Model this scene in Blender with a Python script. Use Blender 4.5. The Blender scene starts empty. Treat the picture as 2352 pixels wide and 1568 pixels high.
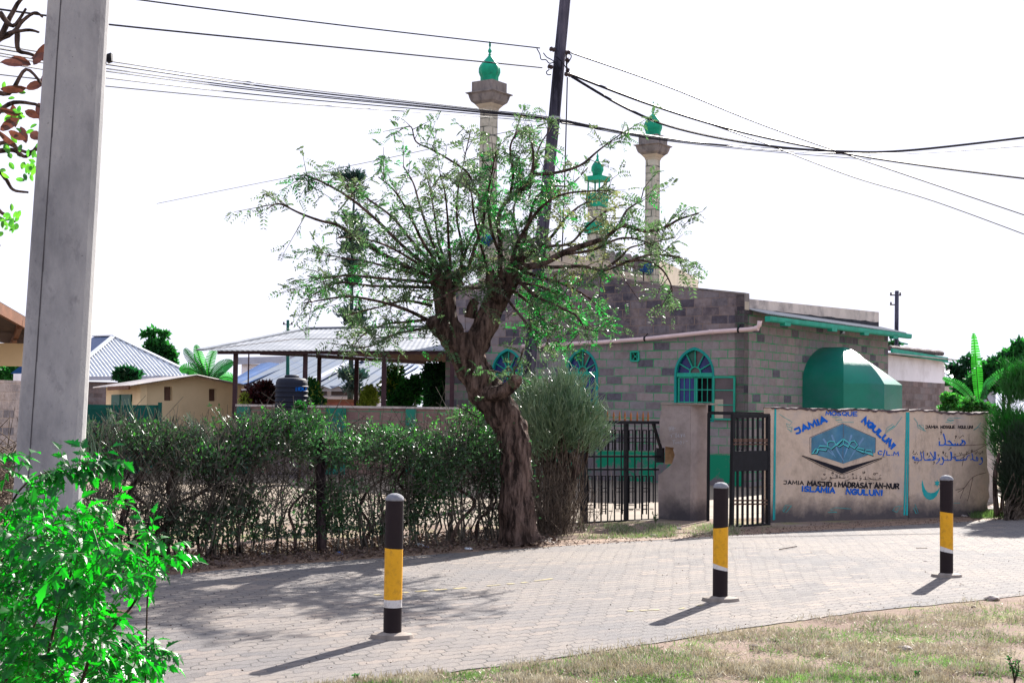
import bpy, bmesh, math, random
import numpy as np
from mathutils import Vector, Matrix, noise
from mathutils.geometry import tessellate_polygon
R = math.radians
random.seed(7); rng = np.random.default_rng(7)
scene = bpy.context.scene
COL = scene.collection

# ------------------------------------------------------------------ camera
FP = 3267.0; CX, CY = 1176.0, 784.2; CAMH = 1.61
PITCH = math.atan(151.0 / FP); ROLL = 0.014
cam_d = bpy.data.cameras.new('camera'); cam = bpy.data.objects.new('camera', cam_d); COL.objects.link(cam)
cam_d.sensor_width = 36.0; cam_d.lens = 36.0 * FP / 2352.0
cam_d.clip_start = 0.05; cam_d.clip_end = 3000
FW = Vector((0, math.cos(PITCH), math.sin(PITCH))); U0 = Vector((0, -math.sin(PITCH), math.cos(PITCH))); R0 = Vector((1, 0, 0))
CR = (R0 * math.cos(ROLL) + U0 * math.sin(ROLL)); CU = (U0 * math.cos(ROLL) - R0 * math.sin(ROLL))
M = Matrix((( CR.x, CU.x, -FW.x, 0), (CR.y, CU.y, -FW.y, 0), (CR.z, CU.z, -FW.z, CAMH), (0, 0, 0, 1)))
cam.matrix_world = M
scene.camera = cam
EYE = Vector((0, 0, CAMH))

# ------------------------------------------------------------------ light
SUN_DIR = Vector((0.70, 1.44, 1.0)).normalized()      # towards the sun
ELEV = math.asin(SUN_DIR.z); AZ = math.atan2(SUN_DIR.x, SUN_DIR.y)
world = bpy.data.worlds.new('World'); scene.world = world; world.use_nodes = True
nt = world.node_tree; nt.nodes.clear()
sky = nt.nodes.new('ShaderNodeTexSky'); sky.sky_type = 'NISHITA'; sky.sun_disc = False
sky.sun_elevation = ELEV; sky.sun_rotation = AZ; sky.air_density = 1.0; sky.dust_density = 1.2; sky.ozone_density = 1.0
bg = nt.nodes.new('ShaderNodeBackground'); bg.inputs[1].default_value = 0.15
wo = nt.nodes.new('ShaderNodeOutputWorld')
hs = nt.nodes.new('ShaderNodeHueSaturation'); hs.inputs['Saturation'].default_value = 0.55; hs.inputs['Value'].default_value = 1.0
tn = nt.nodes.new('ShaderNodeMix'); tn.data_type = 'RGBA'; tn.blend_type = 'MULTIPLY'; tn.inputs[0].default_value = 1.0; tn.inputs[7].default_value = (0.98, 0.97, 1.08, 1)
nt.links.new(sky.outputs[0], hs.inputs['Color']); nt.links.new(hs.outputs[0], tn.inputs[6]); 
cl = nt.nodes.new('ShaderNodeVectorMath'); cl.operation = 'MINIMUM'; cl.inputs[1].default_value = (2.28, 2.32, 2.72)
nt.links.new(tn.outputs[2], cl.inputs[0]); nt.links.new(cl.outputs[0], bg.inputs[0]); nt.links.new(bg.outputs[0], wo.inputs[0])
sd = bpy.data.lights.new('sun', 'SUN'); sd.energy = 4.7; sd.angle = R(0.5); sd.color = (1.0, 0.95, 0.88)
sun = bpy.data.objects.new('sun', sd); COL.objects.link(sun)
sun.rotation_euler = SUN_DIR.to_track_quat('Z', 'Y').to_euler(); sun.location = (30, 60, 50)
vs = scene.view_settings; vs.view_transform = 'Standard'; vs.look = 'None'; vs.gamma = 1.0; vs.use_curve_mapping = False
vs.exposure = 1.68
scene.cycles.max_bounces = 6; scene.cycles.transparent_max_bounces = 8

# ------------------------------------------------------------------ pixel -> place helpers (photo measured at 2352 x 1568)
def ray(px, py):
    return CR * ((px - CX) / FP) + CU * (-(py - CY) / FP) + FW
def W(px, py, d):
    r = ray(px, py); return EYE + r * (d / r.y)
def G(px, py, z=0.0):
    r = ray(px, py); return EYE + r * ((z - CAMH) / r.z)
def onplane(px, py, P0, n):
    r = ray(px, py); return EYE + r * ((P0 - EYE).dot(n) / r.dot(n))
def ground_at(px, d):          # ground point at depth d on column px (near the horizon)
    p = W(px, 935, d); return Vector((p.x, d, 0))

# ------------------------------------------------------------------ materials
def newmat(name):
    m = bpy.data.materials.new(name); m.use_nodes = True; n = m.node_tree; n.nodes.clear()
    o = n.nodes.new('ShaderNodeOutputMaterial'); return m, n, o
def nd(n, t, **kw):
    x = n.nodes.new(t)
    for k, v in kw.items(): setattr(x, k, v)
    return x
def ramp(n, src, stops):
    r = n.nodes.new('ShaderNodeValToRGB'); e = r.color_ramp.elements
    while len(e) > 1: e.remove(e[-1])
    e[0].position = stops[0][0]; e[0].color = (*stops[0][1], 1)
    for p, c in stops[1:]:
        q = e.new(p); q.color = (*c, 1)
    n.links.new(src, r.inputs[0]); return r.outputs[0]
def noisetex(n, scale, detail=5, rough=0.6, coord='Object', stretch=None):
    tc = nd(n, 'ShaderNodeTexCoord'); src = tc.outputs[coord]
    if stretch:
        mp = nd(n, 'ShaderNodeMapping'); mp.inputs['Scale'].default_value = stretch; n.links.new(src, mp.inputs[0]); src = mp.outputs[0]
    t = nd(n, 'ShaderNodeTexNoise'); t.inputs['Scale'].default_value = scale; t.inputs['Detail'].default_value = detail
    t.inputs['Roughness'].default_value = rough; n.links.new(src, t.inputs['Vector']); return t.outputs['Fac']
def mix(n, fac, a, b, mode='MIX'):
    m = nd(n, 'ShaderNodeMix', data_type='RGBA', blend_type=mode)
    for i, v in ((0, fac), (6, a), (7, b)):
        if isinstance(v, (int, float)): m.inputs[i].default_value = v
        elif isinstance(v, tuple): m.inputs[i].default_value = (*v, 1)
        else: n.links.new(v, m.inputs[i])
    return m.outputs[2]
def bump(n, h, strength=0.4, dist=0.02):
    b = nd(n, 'ShaderNodeBump'); b.inputs['Strength'].default_value = strength; b.inputs['Distance'].default_value = dist
    n.links.new(h, b.inputs['Height']); return b.outputs[0]
def finish(m, n, o, col, rough=0.8, nrm=None, metal=0.0, spec=0.3):
    p = nd(n, 'ShaderNodeBsdfPrincipled')
    if isinstance(col, tuple): p.inputs['Base Color'].default_value = (*col, 1)
    else: n.links.new(col, p.inputs['Base Color'])
    if isinstance(rough, (int, float)): p.inputs['Roughness'].default_value = rough
    else: n.links.new(rough, p.inputs['Roughness'])
    p.inputs['Metallic'].default_value = metal; p.inputs['Specular IOR Level'].default_value = spec
    if nrm is not None: n.links.new(nrm, p.inputs['Normal'])
    n.links.new(p.outputs[0], o.inputs[0]); return m

def mat_plain(name, c, var=0.25, scale=3.0, rough=0.75, metal=0.0, bmp=0.15, spec=0.12, stretch=None, dirt=None, dirt_amt=0.5, dirt_scale=1.2):
    m, n, o = newmat(name)
    f = noisetex(n, scale, 6, 0.65, stretch=stretch)
    lo = tuple(x * (1 - var) for x in c); hi = tuple(min(1, x * (1 + var)) for x in c)
    col = ramp(n, f, [(0.3, lo), (0.7, hi)])
    if dirt:
        g = noisetex(n, dirt_scale, 7, 0.7, stretch=stretch)
        gm = ramp(n, g, [(0.5, (0, 0, 0)), (0.68, (dirt_amt,) * 3)])
        col = mix(n, gm, col, dirt)
    h = noisetex(n, scale * 12, 4, 0.7)
    return finish(m, n, o, col, rough, bump(n, h, bmp, 0.01), metal, spec)

def mat_blocks(name, c1, c2, mortar, bw=0.40, bh=0.185, msize=0.012, stain=(0.03, 0.03, 0.035), stain_amt=0.75, stain_lo=0.48, dark=None, bias=0.0):
    m, n, o = newmat(name)
    uv = nd(n, 'ShaderNodeUVMap')
    nz = nd(n, 'ShaderNodeTexNoise'); nz.inputs['Scale'].default_value = 2.3; nz.inputs['Detail'].default_value = 3
    n.links.new(uv.outputs[0], nz.inputs['Vector'])
    add = nd(n, 'ShaderNodeVectorMath', operation='MULTIPLY_ADD'); add.inputs[1].default_value = (0.05, 0.03, 0)
    n.links.new(nz.outputs['Color'], add.inputs[0]); n.links.new(uv.outputs[0], add.inputs[2])
    br = nd(n, 'ShaderNodeTexBrick'); br.offset = 0.5; br.squash = 1.0
    br.inputs['Scale'].default_value = 1.0; br.inputs['Brick Width'].default_value = bw; br.inputs['Row Height'].default_value = bh
    br.inputs['Mortar Size'].default_value = msize; br.inputs['Mortar Smooth'].default_value = 0.2; br.inputs['Bias'].default_value = bias
    br.inputs['Color1'].default_value = (0, 0, 0, 1); br.inputs['Color2'].default_value = (1, 1, 1, 1); br.inputs['Mortar'].default_value = (0.5, 0.5, 0.5, 1)
    n.links.new(add.outputs[0], br.inputs['Vector'])
    tone = ramp(n, br.outputs['Color'], [(0.0, dark or tuple(x * 0.45 for x in c1)), (0.16, dark or tuple(x * 0.45 for x in c1)), (0.26, c1), (0.6, c2), (1.0, tuple(x * 0.8 for x in c1))])
    f1 = noisetex(n, 9, 6, 0.7); col = mix(n, 0.35, tone, ramp(n, f1, [(0.35, tuple(x * .5 for x in c1)), (0.7, tuple(min(1, x * 1.4) for x in c2))]))
    f2 = noisetex(n, 0.9, 7, 0.72); sm = ramp(n, f2, [(stain_lo, (0, 0, 0)), (stain_lo + .2, (stain_amt,) * 3)])
    col = mix(n, sm, col, stain)
    f3 = noisetex(n, 2.5, 5, 0.7); mm = ramp(n, f3, [(0.36, (0.15,) * 3), (0.6, (1, 1, 1))])
    mul = nd(n, 'ShaderNodeMath', operation='MULTIPLY'); n.links.new(br.outputs['Fac'], mul.inputs[0]); n.links.new(mm, mul.inputs[1])
    col = mix(n, mul.outputs[0], col, mortar)
    hh = nd(n, 'ShaderNodeMath', operation='SUBTRACT'); n.links.new(f1, hh.inputs[0]); n.links.new(br.outputs['Fac'], hh.inputs[1])
    return finish(m, n, o, col, 0.9, bump(n, hh.outputs[0], 0.6, 0.015), 0, 0.15)

def mat_leaf(name, base, trans, var_scale=1.5, tfac=0.5, rough=0.45, alt=None, spec=0.5, lo=0.4, hi=0.65):
    m, n, o = newmat(name)
    f = noisetex(n, var_scale, 4, 0.7)
    b2 = alt[0] if alt else tuple(x * 0.5 for x in base); t2 = alt[1] if alt else tuple(x * 0.4 for x in trans)
    cb = ramp(n, f, [(lo, b2), (hi, base)]); ct = ramp(n, f, [(lo, t2), (hi, trans)])
    p = nd(n, 'ShaderNodeBsdfPrincipled'); p.inputs['Roughness'].default_value = rough; p.inputs['Specular IOR Level'].default_value = spec
    n.links.new(cb, p.inputs['Base Color'])
    t = nd(n, 'ShaderNodeBsdfTranslucent'); n.links.new(ct, t.inputs[0])
    x = nd(n, 'ShaderNodeMixShader'); x.inputs[0].default_value = tfac
    n.links.new(p.outputs[0], x.inputs[1]); n.links.new(t.outputs[0], x.inputs[2]); n.links.new(x.outputs[0], o.inputs[0]); return m

def mat_bark(name, c1, c2, scale=6, stretch=(1, 1, 0.22), bmp=0.9):
    m, n, o = newmat(name)
    f = noisetex(n, scale, 8, 0.72, stretch=stretch); g = noisetex(n, 1.3, 4, 0.6)
    col = ramp(n, f, [(0.42, tuple(x * .22 for x in c1)), (0.50, c1), (0.64, c2)])
    col = mix(n, ramp(n, g, [(0.45, (0, 0, 0)), (0.65, (0.5,) * 3)]), col, tuple(x * 0.4 for x in c1))
    return finish(m, n, o, col, 0.95, bump(n, f, bmp, 0.09), 0, 0.1)

MT = {}
MT['block_green'] = mat_blocks('stone_blocks_green_joints', (0.30, 0.24, 0.225), (0.21, 0.195, 0.205), (0.02, 0.26, 0.09), dark=(0.045, 0.045, 0.075), stain_amt=0.5, stain_lo=0.56)
MT['block_dark'] = mat_blocks('weathered_stone_blocks', (0.27, 0.205, 0.19), (0.18, 0.162, 0.175), (0.20, 0.145, 0.12), dark=(0.032, 0.032, 0.055), stain=(0.028, 0.028, 0.045), stain_amt=0.85, stain_lo=0.47, msize=0.010)
MT['block_plain'] = mat_blocks('grey_stone_blocks', (0.27, 0.20, 0.19), (0.18, 0.165, 0.17), (0.17, 0.13, 0.12), stain_amt=0.6)
MT['block_cream'] = mat_blocks('cream_painted_blocks', (0.46, 0.43, 0.35), (0.50, 0.47, 0.39), (0.06, 0.07, 0.06), bw=0.34, bh=0.22, msize=0.020, stain=(0.24, 0.22, 0.20), stain_amt=0.6, dark=(0.35, 0.31, 0.24))
MT['cream'] = mat_plain('cream_render', (0.42, 0.36, 0.28), 0.12, 1.5, dirt=(0.2, 0.18, 0.17), dirt_amt=0.6)
MT['parapet'] = mat_plain('weathered_parapet_render', (0.52, 0.45, 0.40), 0.2, 1.5, dirt=(0.12, 0.11, 0.12), dirt_amt=0.8)
MT['stain'] = mat_plain('black_mould_stained_render', (0.03, 0.032, 0.04), 0.4, 4)
MT['balcony'] = mat_plain('mouldy_concrete', (0.20, 0.175, 0.165), 0.35, 4, dirt=(0.045, 0.045, 0.055), dirt_amt=0.95, dirt_scale=3, stretch=(1, 1, 0.35))
MT['greendome'] = mat_plain('green_painted_dome', (0.01, 0.30, 0.17), 0.25, 3, rough=0.5, dirt=(0.02, 0.07, 0.06), dirt_amt=0.7, dirt_scale=4)
MT['greenbay'] = mat_plain('teal_green_wall_paint', (0.004, 0.165, 0.11), 0.2, 1.2, rough=0.42, spec=0.3, bmp=0.3, dirt=(0.03, 0.15, 0.14), dirt_amt=0.7, dirt_scale=1.0)
MT['greentrim'] = mat_plain('green_trim_paint', (0.02, 0.29, 0.20), 0.2, 4, rough=0.55)
MT['greenbar'] = mat_plain('green_window_bars', (0.02, 0.28, 0.19), 0.2, 5, rough=0.5)
MT['cyanframe'] = mat_plain('teal_window_frame', (0.01, 0.24, 0.21), 0.2, 3, rough=0.5)
MT['sheetgreen'] = mat_plain('dark_green_sheet', (0.008, 0.085, 0.065), 0.2, 2, rough=0.6)
MT['pvc'] = mat_plain('pinkish_white_plastic_pipe', (0.62, 0.47, 0.45), 0.1, 3, rough=0.4, bmp=0.02)
MT['blackiron'] = mat_plain('black_painted_iron', (0.010, 0.010, 0.013), 0.3, 8, rough=0.55, spec=0.18)
MT['rust'] = mat_plain('rusty_spike_tips', (0.28, 0.11, 0.04), 0.3, 10)
MT['brownclay'] = mat_plain('brown_clay_blocking', (0.13, 0.075, 0.055), .3, 8, bmp=.6)
MT['glass_blue'] = mat_plain('dark_blue_glass', (0.010, 0.022, 0.12), 0.5, 2, rough=0.25, spec=0.3, bmp=0.0)
MT['glass_green'] = mat_plain('dark_green_glass', (0.008, 0.08, 0.06), 0.3, 2, rough=0.3, spec=0.3, bmp=0.0)
MT['glass_grey'] = mat_plain('dusty_grey_glass', (0.09, 0.07, 0.075), 0.3, 2, rough=0.4, spec=0.3, bmp=0.0)
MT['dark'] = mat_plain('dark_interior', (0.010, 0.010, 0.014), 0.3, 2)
MT['white'] = mat_plain('white_wall_paint', (0.78, 0.76, 0.80), 0.06, 1.5, dirt=(0.45, 0.42, 0.42), dirt_amt=0.4)
MT['yellowwall'] = mat_plain('pale_yellow_wall', (0.70, 0.54, 0.33), 0.06, 1.5, dirt=(0.50, 0.38, 0.22), dirt_amt=0.4)
MT['brownwood'] = mat_plain('brown_painted_wood', (0.13, 0.055, 0.03), 0.3, 4)
MT['browndark'] = mat_plain('dark_brown_soffit', (0.045, 0.025, 0.02), 0.3, 4)
MT['postbrown'] = mat_plain('maroon_steel_post', (0.05, 0.025, 0.03), 0.25, 5, rough=0.5)
MT['zinc'] = mat_plain('galvanised_roof_sheet', (0.20, 0.213, 0.235), 0.14, 1.2, rough=0.6, metal=0.0, dirt=(0.33, 0.33, 0.35), dirt_amt=0.5, bmp=0.02)
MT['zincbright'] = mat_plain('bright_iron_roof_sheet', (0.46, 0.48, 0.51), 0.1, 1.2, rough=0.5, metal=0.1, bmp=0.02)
MT['zincshade'] = mat_plain('old_grey_roof_sheet', (0.42, 0.39, 0.38), 0.25, 1.6, rough=0.6, metal=0.25, dirt=(0.2, 0.12, 0.09), dirt_amt=0.7, bmp=0.02)
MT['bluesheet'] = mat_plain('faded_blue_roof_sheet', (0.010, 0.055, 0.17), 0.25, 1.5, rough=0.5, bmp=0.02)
MT['bluewhite'] = mat_plain('worn_blue_white_roof_sheet', (0.055, 0.08, 0.125), 0.2, 0.8, rough=0.7, metal=0.0, dirt=(0.02, 0.06, 0.15), dirt_amt=0.7, bmp=0.02)
MT['fascia'] = mat_plain('pale_fascia_board', (0.38, 0.40, 0.47), 0.1, 2)
MT['tank'] = mat_plain('black_plastic_tank', (0.012, 0.015, 0.028), 0.2, 2, rough=0.65, spec=0.2, bmp=0.02)
MT['tankblue'] = mat_plain('blue_tank_print', (0.0, 0.10, 0.42), 0.1, 2, rough=0.5)
MT['brick_red'] = mat_plain('red_brick_planter', (0.20, 0.07, 0.05), 0.3, 6)
MT['woodpole'] = mat_bark('dark_creosoted_pole', (0.06, 0.058, 0.085), (0.11, 0.10, 0.13), 8, (1, 1, 0.08), 0.3)
MT['woodpost'] = mat_bark('old_brown_post', (0.05, 0.035, 0.04), (0.10, 0.07, 0.07), 10, (1, 1, 0.1), 0.6)
MT['bark'] = mat_bark('rough_brown_bark', (0.105, 0.070, 0.058), (0.25, 0.17, 0.14), 14, (1, 1, 0.18), 1.0)
MT['twig'] = mat_bark('brown_twig', (0.07, 0.045, 0.04), (0.13, 0.09, 0.07), 9, (1, 1, 1), 0.3)
MT['hedgetwig'] = mat_bark('grey_brown_hedge_twig', (0.11, 0.095, 0.08), (0.22, 0.20, 0.15), 4, (1, 1, 1), 0.3)
MT['greytwig'] = mat_bark('grey_twig', (0.13, 0.10, 0.08), (0.24, 0.19, 0.14), 9, (1, 1, 1), 0.3)
MT['cable'] = mat_plain('black_cable', (0.012, 0.012, 0.02), 0.1, 4, rough=0.5)
MT['steel'] = mat_plain('galvanised_fitting', (0.25, 0.26, 0.28), 0.2, 6, rough=0.4, metal=0.7)
MT['ceramic'] = mat_plain('dark_insulator', (0.05, 0.035, 0.035), 0.2, 6, rough=0.3)
MT['yellow'] = mat_plain('yellow_bollard_paint', (0.66, 0.33, 0.02), 0.08, 3, rough=0.45, dirt=(0.16, 0.09, 0.03), dirt_amt=0.35, dirt_scale=30)
MT['brownpaint'] = mat_plain('black_brown_bollard_paint', (0.016, 0.010, 0.012), 0.2, 4, rough=0.6, spec=0.15)
MT['capgrey'] = mat_plain('grey_mortar_cap', (0.20, 0.20, 0.22), 0.3, 18, bmp=0.6)
MT['bandwhite'] = mat_plain('worn_white_band', (0.55, 0.53, 0.52), 0.1, 8, dirt=(0.12, 0.09, 0.08), dirt_amt=0.8, dirt_scale=9)
MT['mortar'] = mat_plain('rough_mortar', (0.25, 0.21, 0.18), 0.3, 9, bmp=0.6)
MT['brokenstone'] = mat_plain('exposed_orange_stone', (0.40, 0.24, 0.13), 0.3, 9, bmp=0.8)
MT['wallcap'] = mat_plain('broken_dark_wall_top', (0.10, 0.07, 0.075), 0.4, 9, bmp=0.8)
MT['ink_blue'] = mat_plain('blue_sign_paint', (0.005, 0.11, 0.50), 0.15, 8, rough=0.6, bmp=0.05)
MT['ink_black'] = mat_plain('black_sign_paint', (0.014, 0.013, 0.02), 0.2, 8, rough=0.6, bmp=0.05)
MT['ink_cyan'] = mat_plain('cyan_sign_paint', (0.02, 0.36, 0.36), 0.15, 6, rough=0.6, bmp=0.05, dirt=(0.12, 0.26, 0.26), dirt_amt=0.5, dirt_scale=3)
MT['ink_hex'] = mat_plain('dull_blue_sign_field', (0.085, 0.20, 0.28), 0.25, 4, rough=0.7, bmp=0.05, dirt=(0.03, 0.17, 0.33), dirt_amt=0.6, dirt_scale=3)
MT['ink_pale'] = mat_plain('pale_blue_ray_paint', (0.16, 0.29, 0.45), 0.2, 6, rough=0.7, bmp=0.05)
MT['ink_aqua'] = mat_plain('aqua_chain_paint', (0.10, 0.48, 0.50), 0.1, 6, rough=0.6, bmp=0.05)
MT['ink_grey'] = mat_plain('grey_hex_outline', (0.13, 0.12, 0.14), 0.2, 6, rough=0.7, bmp=0.05)
MT['chalk'] = mat_plain('white_chalk', (0.5, 0.5, 0.56), 0.1, 6)
MT['litter_w'] = mat_plain('white_plastic_scrap', (0.6, 0.62, 0.66), 0.2, 20, rough=0.35)
MT['litter_b'] = mat_plain('blue_plastic_scrap', (0.05, 0.18, 0.55), 0.2, 20, rough=0.35)
MT['clod'] = mat_plain('dark_earth_clod', (0.12, 0.085, 0.07), 0.3, 20, bmp=0.6)
MT['stone'] = mat_plain('field_stone', (0.28, 0.24, 0.22), 0.3, 6, bmp=0.6)

def mat_signwall(name, base=(0.60, 0.46, 0.35)):
    m, n, o = newmat(name)
    f = noisetex(n, 1.6, 7, 0.7); col = ramp(n, f, [(0.3, tuple(x * .62 for x in base)), (0.5, base), (0.72, (0.43, 0.36, 0.32))])
    g = noisetex(n, 5, 7, 0.75, stretch=(1, 1, 0.3)); col = mix(n, ramp(n, g, [(0.55, (0, 0, 0)), (0.72, (0.55,) * 3)]), col, (0.13, 0.11, 0.11))
    # ragged dark band towards the foot of the render
    tc = nd(n, 'ShaderNodeTexCoord'); sp = nd(n, 'ShaderNodeSeparateXYZ'); n.links.new(tc.outputs['Object'], sp.inputs[0])
    nz = noisetex(n, 2.2, 6, 0.7)
    a = nd(n, 'ShaderNodeMath', operation='MULTIPLY_ADD'); a.inputs[1].default_value = 0.55
    n.links.new(nz, a.inputs[0]); n.links.new(sp.outputs[2], a.inputs[2])
    dm = ramp(n, a.outputs[0], [(0.34, (0.92,) * 3), (0.46, (0.6,) * 3), (0.62, (0, 0, 0))])
    col = mix(n, dm, col, (0.06, 0.055, 0.065))
    s = noisetex(n, 40, 3, 0.6); col = mix(n, ramp(n, s, [(0.70, (0, 0, 0)), (0.74, (0.7,) * 3)]), col, (0.06, 0.05, 0.05))
    h = noisetex(n, 14, 6, 0.7)
    return finish(m, n, o, col, 0.9, bump(n, h, 0.35, 0.02), 0, 0.15)
MT['signwall'] = mat_signwall('stained_tan_render')
MT['pillar'] = mat_signwall('stained_grey_render', (0.34, 0.28, 0.265))

def mat_patchy(name, a, b, scale=2.0, p=0.5):
    m, n, o = newmat(name)
    f = noisetex(n, scale, 7, 0.7); col = ramp(n, f, [(p - .03, a), (p + .03, b)])
    return finish(m, n, o, col, 0.75, bump(n, f, 0.2, 0.02), 0, 0.2)
MT['skirt'] = mat_patchy('peeling_green_skirting', (0.004, 0.20, 0.105), (0.13, 0.11, 0.12), 1.6, 0.53)

def mat_concrete():
    m, n, o = newmat('cast_grey_concrete')
    f = noisetex(n, 1.1, 8, 0.68, stretch=(1, 1, 0.45)); col = ramp(n, f, [(0.34, (0.16, 0.16, 0.17)), (0.5, (0.285, 0.28, 0.285)), (0.68, (0.42, 0.405, 0.385))])
    g = noisetex(n, 7, 6, 0.75, stretch=(1, 1, 0.6)); col = mix(n, ramp(n, g, [(0.56, (0, 0, 0)), (0.70, (0.55,) * 3)]), col, (0.12, 0.115, 0.13))
    s = noisetex(n, 60, 2, 0.5); col = mix(n, ramp(n, s, [(0.72, (0, 0, 0)), (0.75, (0.6,) * 3)]), col, (0.06, 0.06, 0.07))
    h = noisetex(n, 45, 4, 0.7)
    return finish(m, n, o, col, 0.85, bump(n, h, 0.25, 0.01), 0, 0.2)
MT['concrete'] = mat_concrete()

def mat_ground():
    m, n, o = newmat('dry_sandy_ground')
    f = noisetex(n, 0.55, 8, 0.7); col = ramp(n, f, [(0.3, (0.15, 0.10, 0.08)), (0.5, (0.235, 0.17, 0.135)), (0.68, (0.30, 0.235, 0.19))])
    g = noisetex(n, 1.3, 8, 0.75); gm = ramp(n, g, [(0.50, (0, 0, 0)), (0.62, (0.85,) * 3)])
    h = noisetex(n, 25, 6, 0.75); gc = ramp(n, h, [(0.35, (0.10, 0.13, 0.04)), (0.55, (0.30, 0.27, 0.13)), (0.7, (0.45, 0.40, 0.26))])
    col = mix(n, gm, col, gc)
    k = noisetex(n, 38, 5, 0.8); col = mix(n, ramp(n, k, [(0.58, (0, 0, 0)), (0.66, (0.6,) * 3)]), col, (0.10, 0.07, 0.05))
    return finish(m, n, o, col, 0.95, bump(n, h, 0.7, 0.04), 0, 0.1)
MT['ground'] = mat_ground()
MT['earth'] = mat_plain('reddish_bare_earth', (0.24, 0.16, 0.115), 0.4, 6, dirt=(0.12, 0.08, 0.06), dirt_amt=0.8, dirt_scale=9, bmp=0.8)

def mat_pavers(ang):
    m, n, o = newmat('interlocking_concrete_pavers')
    tc = nd(n, 'ShaderNodeTexCoord'); mp = nd(n, 'ShaderNodeMapping'); mp.inputs['Rotation'].default_value = (0, 0, -ang)
    n.links.new(tc.outputs['Object'], mp.inputs[0])
    # zig-zag edges: shear the rows with a wave of the cross coordinate
    sp = nd(n, 'ShaderNodeSeparateXYZ'); n.links.new(mp.outputs[0], sp.inputs[0])
    def wave(src, freq, amp):
        a = nd(n, 'ShaderNodeMath', operation='MULTIPLY'); n.links.new(src, a.inputs[0]); a.inputs[1].default_value = freq
        s = nd(n, 'ShaderNodeMath', operation='SINE'); n.links.new(a.outputs[0], s.inputs[0])
        b = nd(n, 'ShaderNodeMath', operation='MULTIPLY'); n.links.new(s.outputs[0], b.inputs[0]); b.inputs[1].default_value = amp; return b.outputs[0]
    bw, bh = 0.225, 0.1125
    wy = wave(sp.outputs[0], 2 * math.pi / (bw / 2), 0.010); wx = wave(sp.outputs[1], 2 * math.pi / bh, 0.012)
    ax = nd(n, 'ShaderNodeMath', operation='ADD'); n.links.new(sp.outputs[0], ax.inputs[0]); n.links.new(wx, ax.inputs[1])
    ay = nd(n, 'ShaderNodeMath', operation='ADD'); n.links.new(sp.outputs[1], ay.inputs[0]); n.links.new(wy, ay.inputs[1])
    cb = nd(n, 'ShaderNodeCombineXYZ'); n.links.new(ax.outputs[0], cb.inputs[0]); n.links.new(ay.outputs[0], cb.inputs[1])
    nz = nd(n, 'ShaderNodeTexNoise'); nz.inputs['Scale'].default_value = 0.7; nz.inputs['Detail'].default_value = 2; n.links.new(mp.outputs[0], nz.inputs['Vector'])
    ad = nd(n, 'ShaderNodeVectorMath', operation='MULTIPLY_ADD'); ad.inputs[1].default_value = (0.22, 0.22, 0); n.links.new(nz.outputs['Color'], ad.inputs[0]); n.links.new(cb.outputs[0], ad.inputs[2])
    br = nd(n, 'ShaderNodeTexBrick'); br.offset = 0.5
    br.inputs['Scale'].default_value = 1; br.inputs['Brick Width'].default_value = bw; br.inputs['Row Height'].default_value = bh
    br.inputs['Mortar Size'].default_value = 0.0055; br.inputs['Mortar Smooth'].default_value = 0.1
    br.inputs['Color1'].default_value = (0, 0, 0, 1); br.inputs['Color2'].default_value = (1, 1, 1, 1); br.inputs['Mortar'].default_value = (0.5,) * 3 + (1,)
    n.links.new(ad.outputs[0], br.inputs['Vector'])
    tone = ramp(n, br.outputs['Color'], [(0.0, (0.075, 0.073, 0.078)), (0.2, (0.125, 0.116, 0.115)), (0.5, (0.165, 0.148, 0.138)), (0.8, (0.215, 0.178, 0.152)), (1.0, (0.29, 0.225, 0.18))])
    f = noisetex(n, 0.5, 6, 0.7); col = mix(n, ramp(n, f, [(0.40, (0, 0, 0)), (0.62, (0.8,) * 3)]), tone, (0.24, 0.20, 0.165))     # windblown sand
    g = noisetex(n, 90, 3, 0.8); col = mix(n, 0.4, col, ramp(n, g, [(0.3, (0.09, 0.085, 0.085)), (0.7, (0.28, 0.245, 0.225))]))
    gl = noisetex(n, 0.28, 4, 0.6); col = mix(n, ramp(n, gl, [(0.46, (0, 0, 0)), (0.6, (0.5,) * 3)]), col, (0.12, 0.118, 0.125))
    g2 = noisetex(n, 7, 6, 0.75); col = mix(n, ramp(n, g2, [(0.45, (0, 0, 0)), (0.7, (0.45,) * 3)]), col, (0.13, 0.12, 0.125))
    f3 = noisetex(n, 1.7, 5, 0.7); mm = ramp(n, f3, [(0.35, (0.15,) * 3), (0.6, (0.95,) * 3)])
    mul = nd(n, 'ShaderNodeMath', operation='MULTIPLY'); n.links.new(br.outputs['Fac'], mul.inputs[0]); n.links.new(mm, mul.inputs[1])
    col = mix(n, mul.outputs[0], col, (0.028, 0.024, 0.027))
    h0 = nd(n, 'ShaderNodeMath', operation='MULTIPLY'); n.links.new(g, h0.inputs[0]); h0.inputs[1].default_value = 0.5
    h1 = nd(n, 'ShaderNodeMath', operation='MULTIPLY_ADD'); n.links.new(br.outputs['Color'], h1.inputs[0]); h1.inputs[1].default_value = 0.45; n.links.new(h0.outputs[0], h1.inputs[2])
    hh = nd(n, 'ShaderNodeMath', operation='SUBTRACT'); n.links.new(h1.outputs[0], hh.inputs[0]); n.links.new(br.outputs['Fac'], hh.inputs[1])
    return finish(m, n, o, col, 0.85, bump(n, hh.outputs[0], 0.8, 0.02), 0, 0.2)

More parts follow.
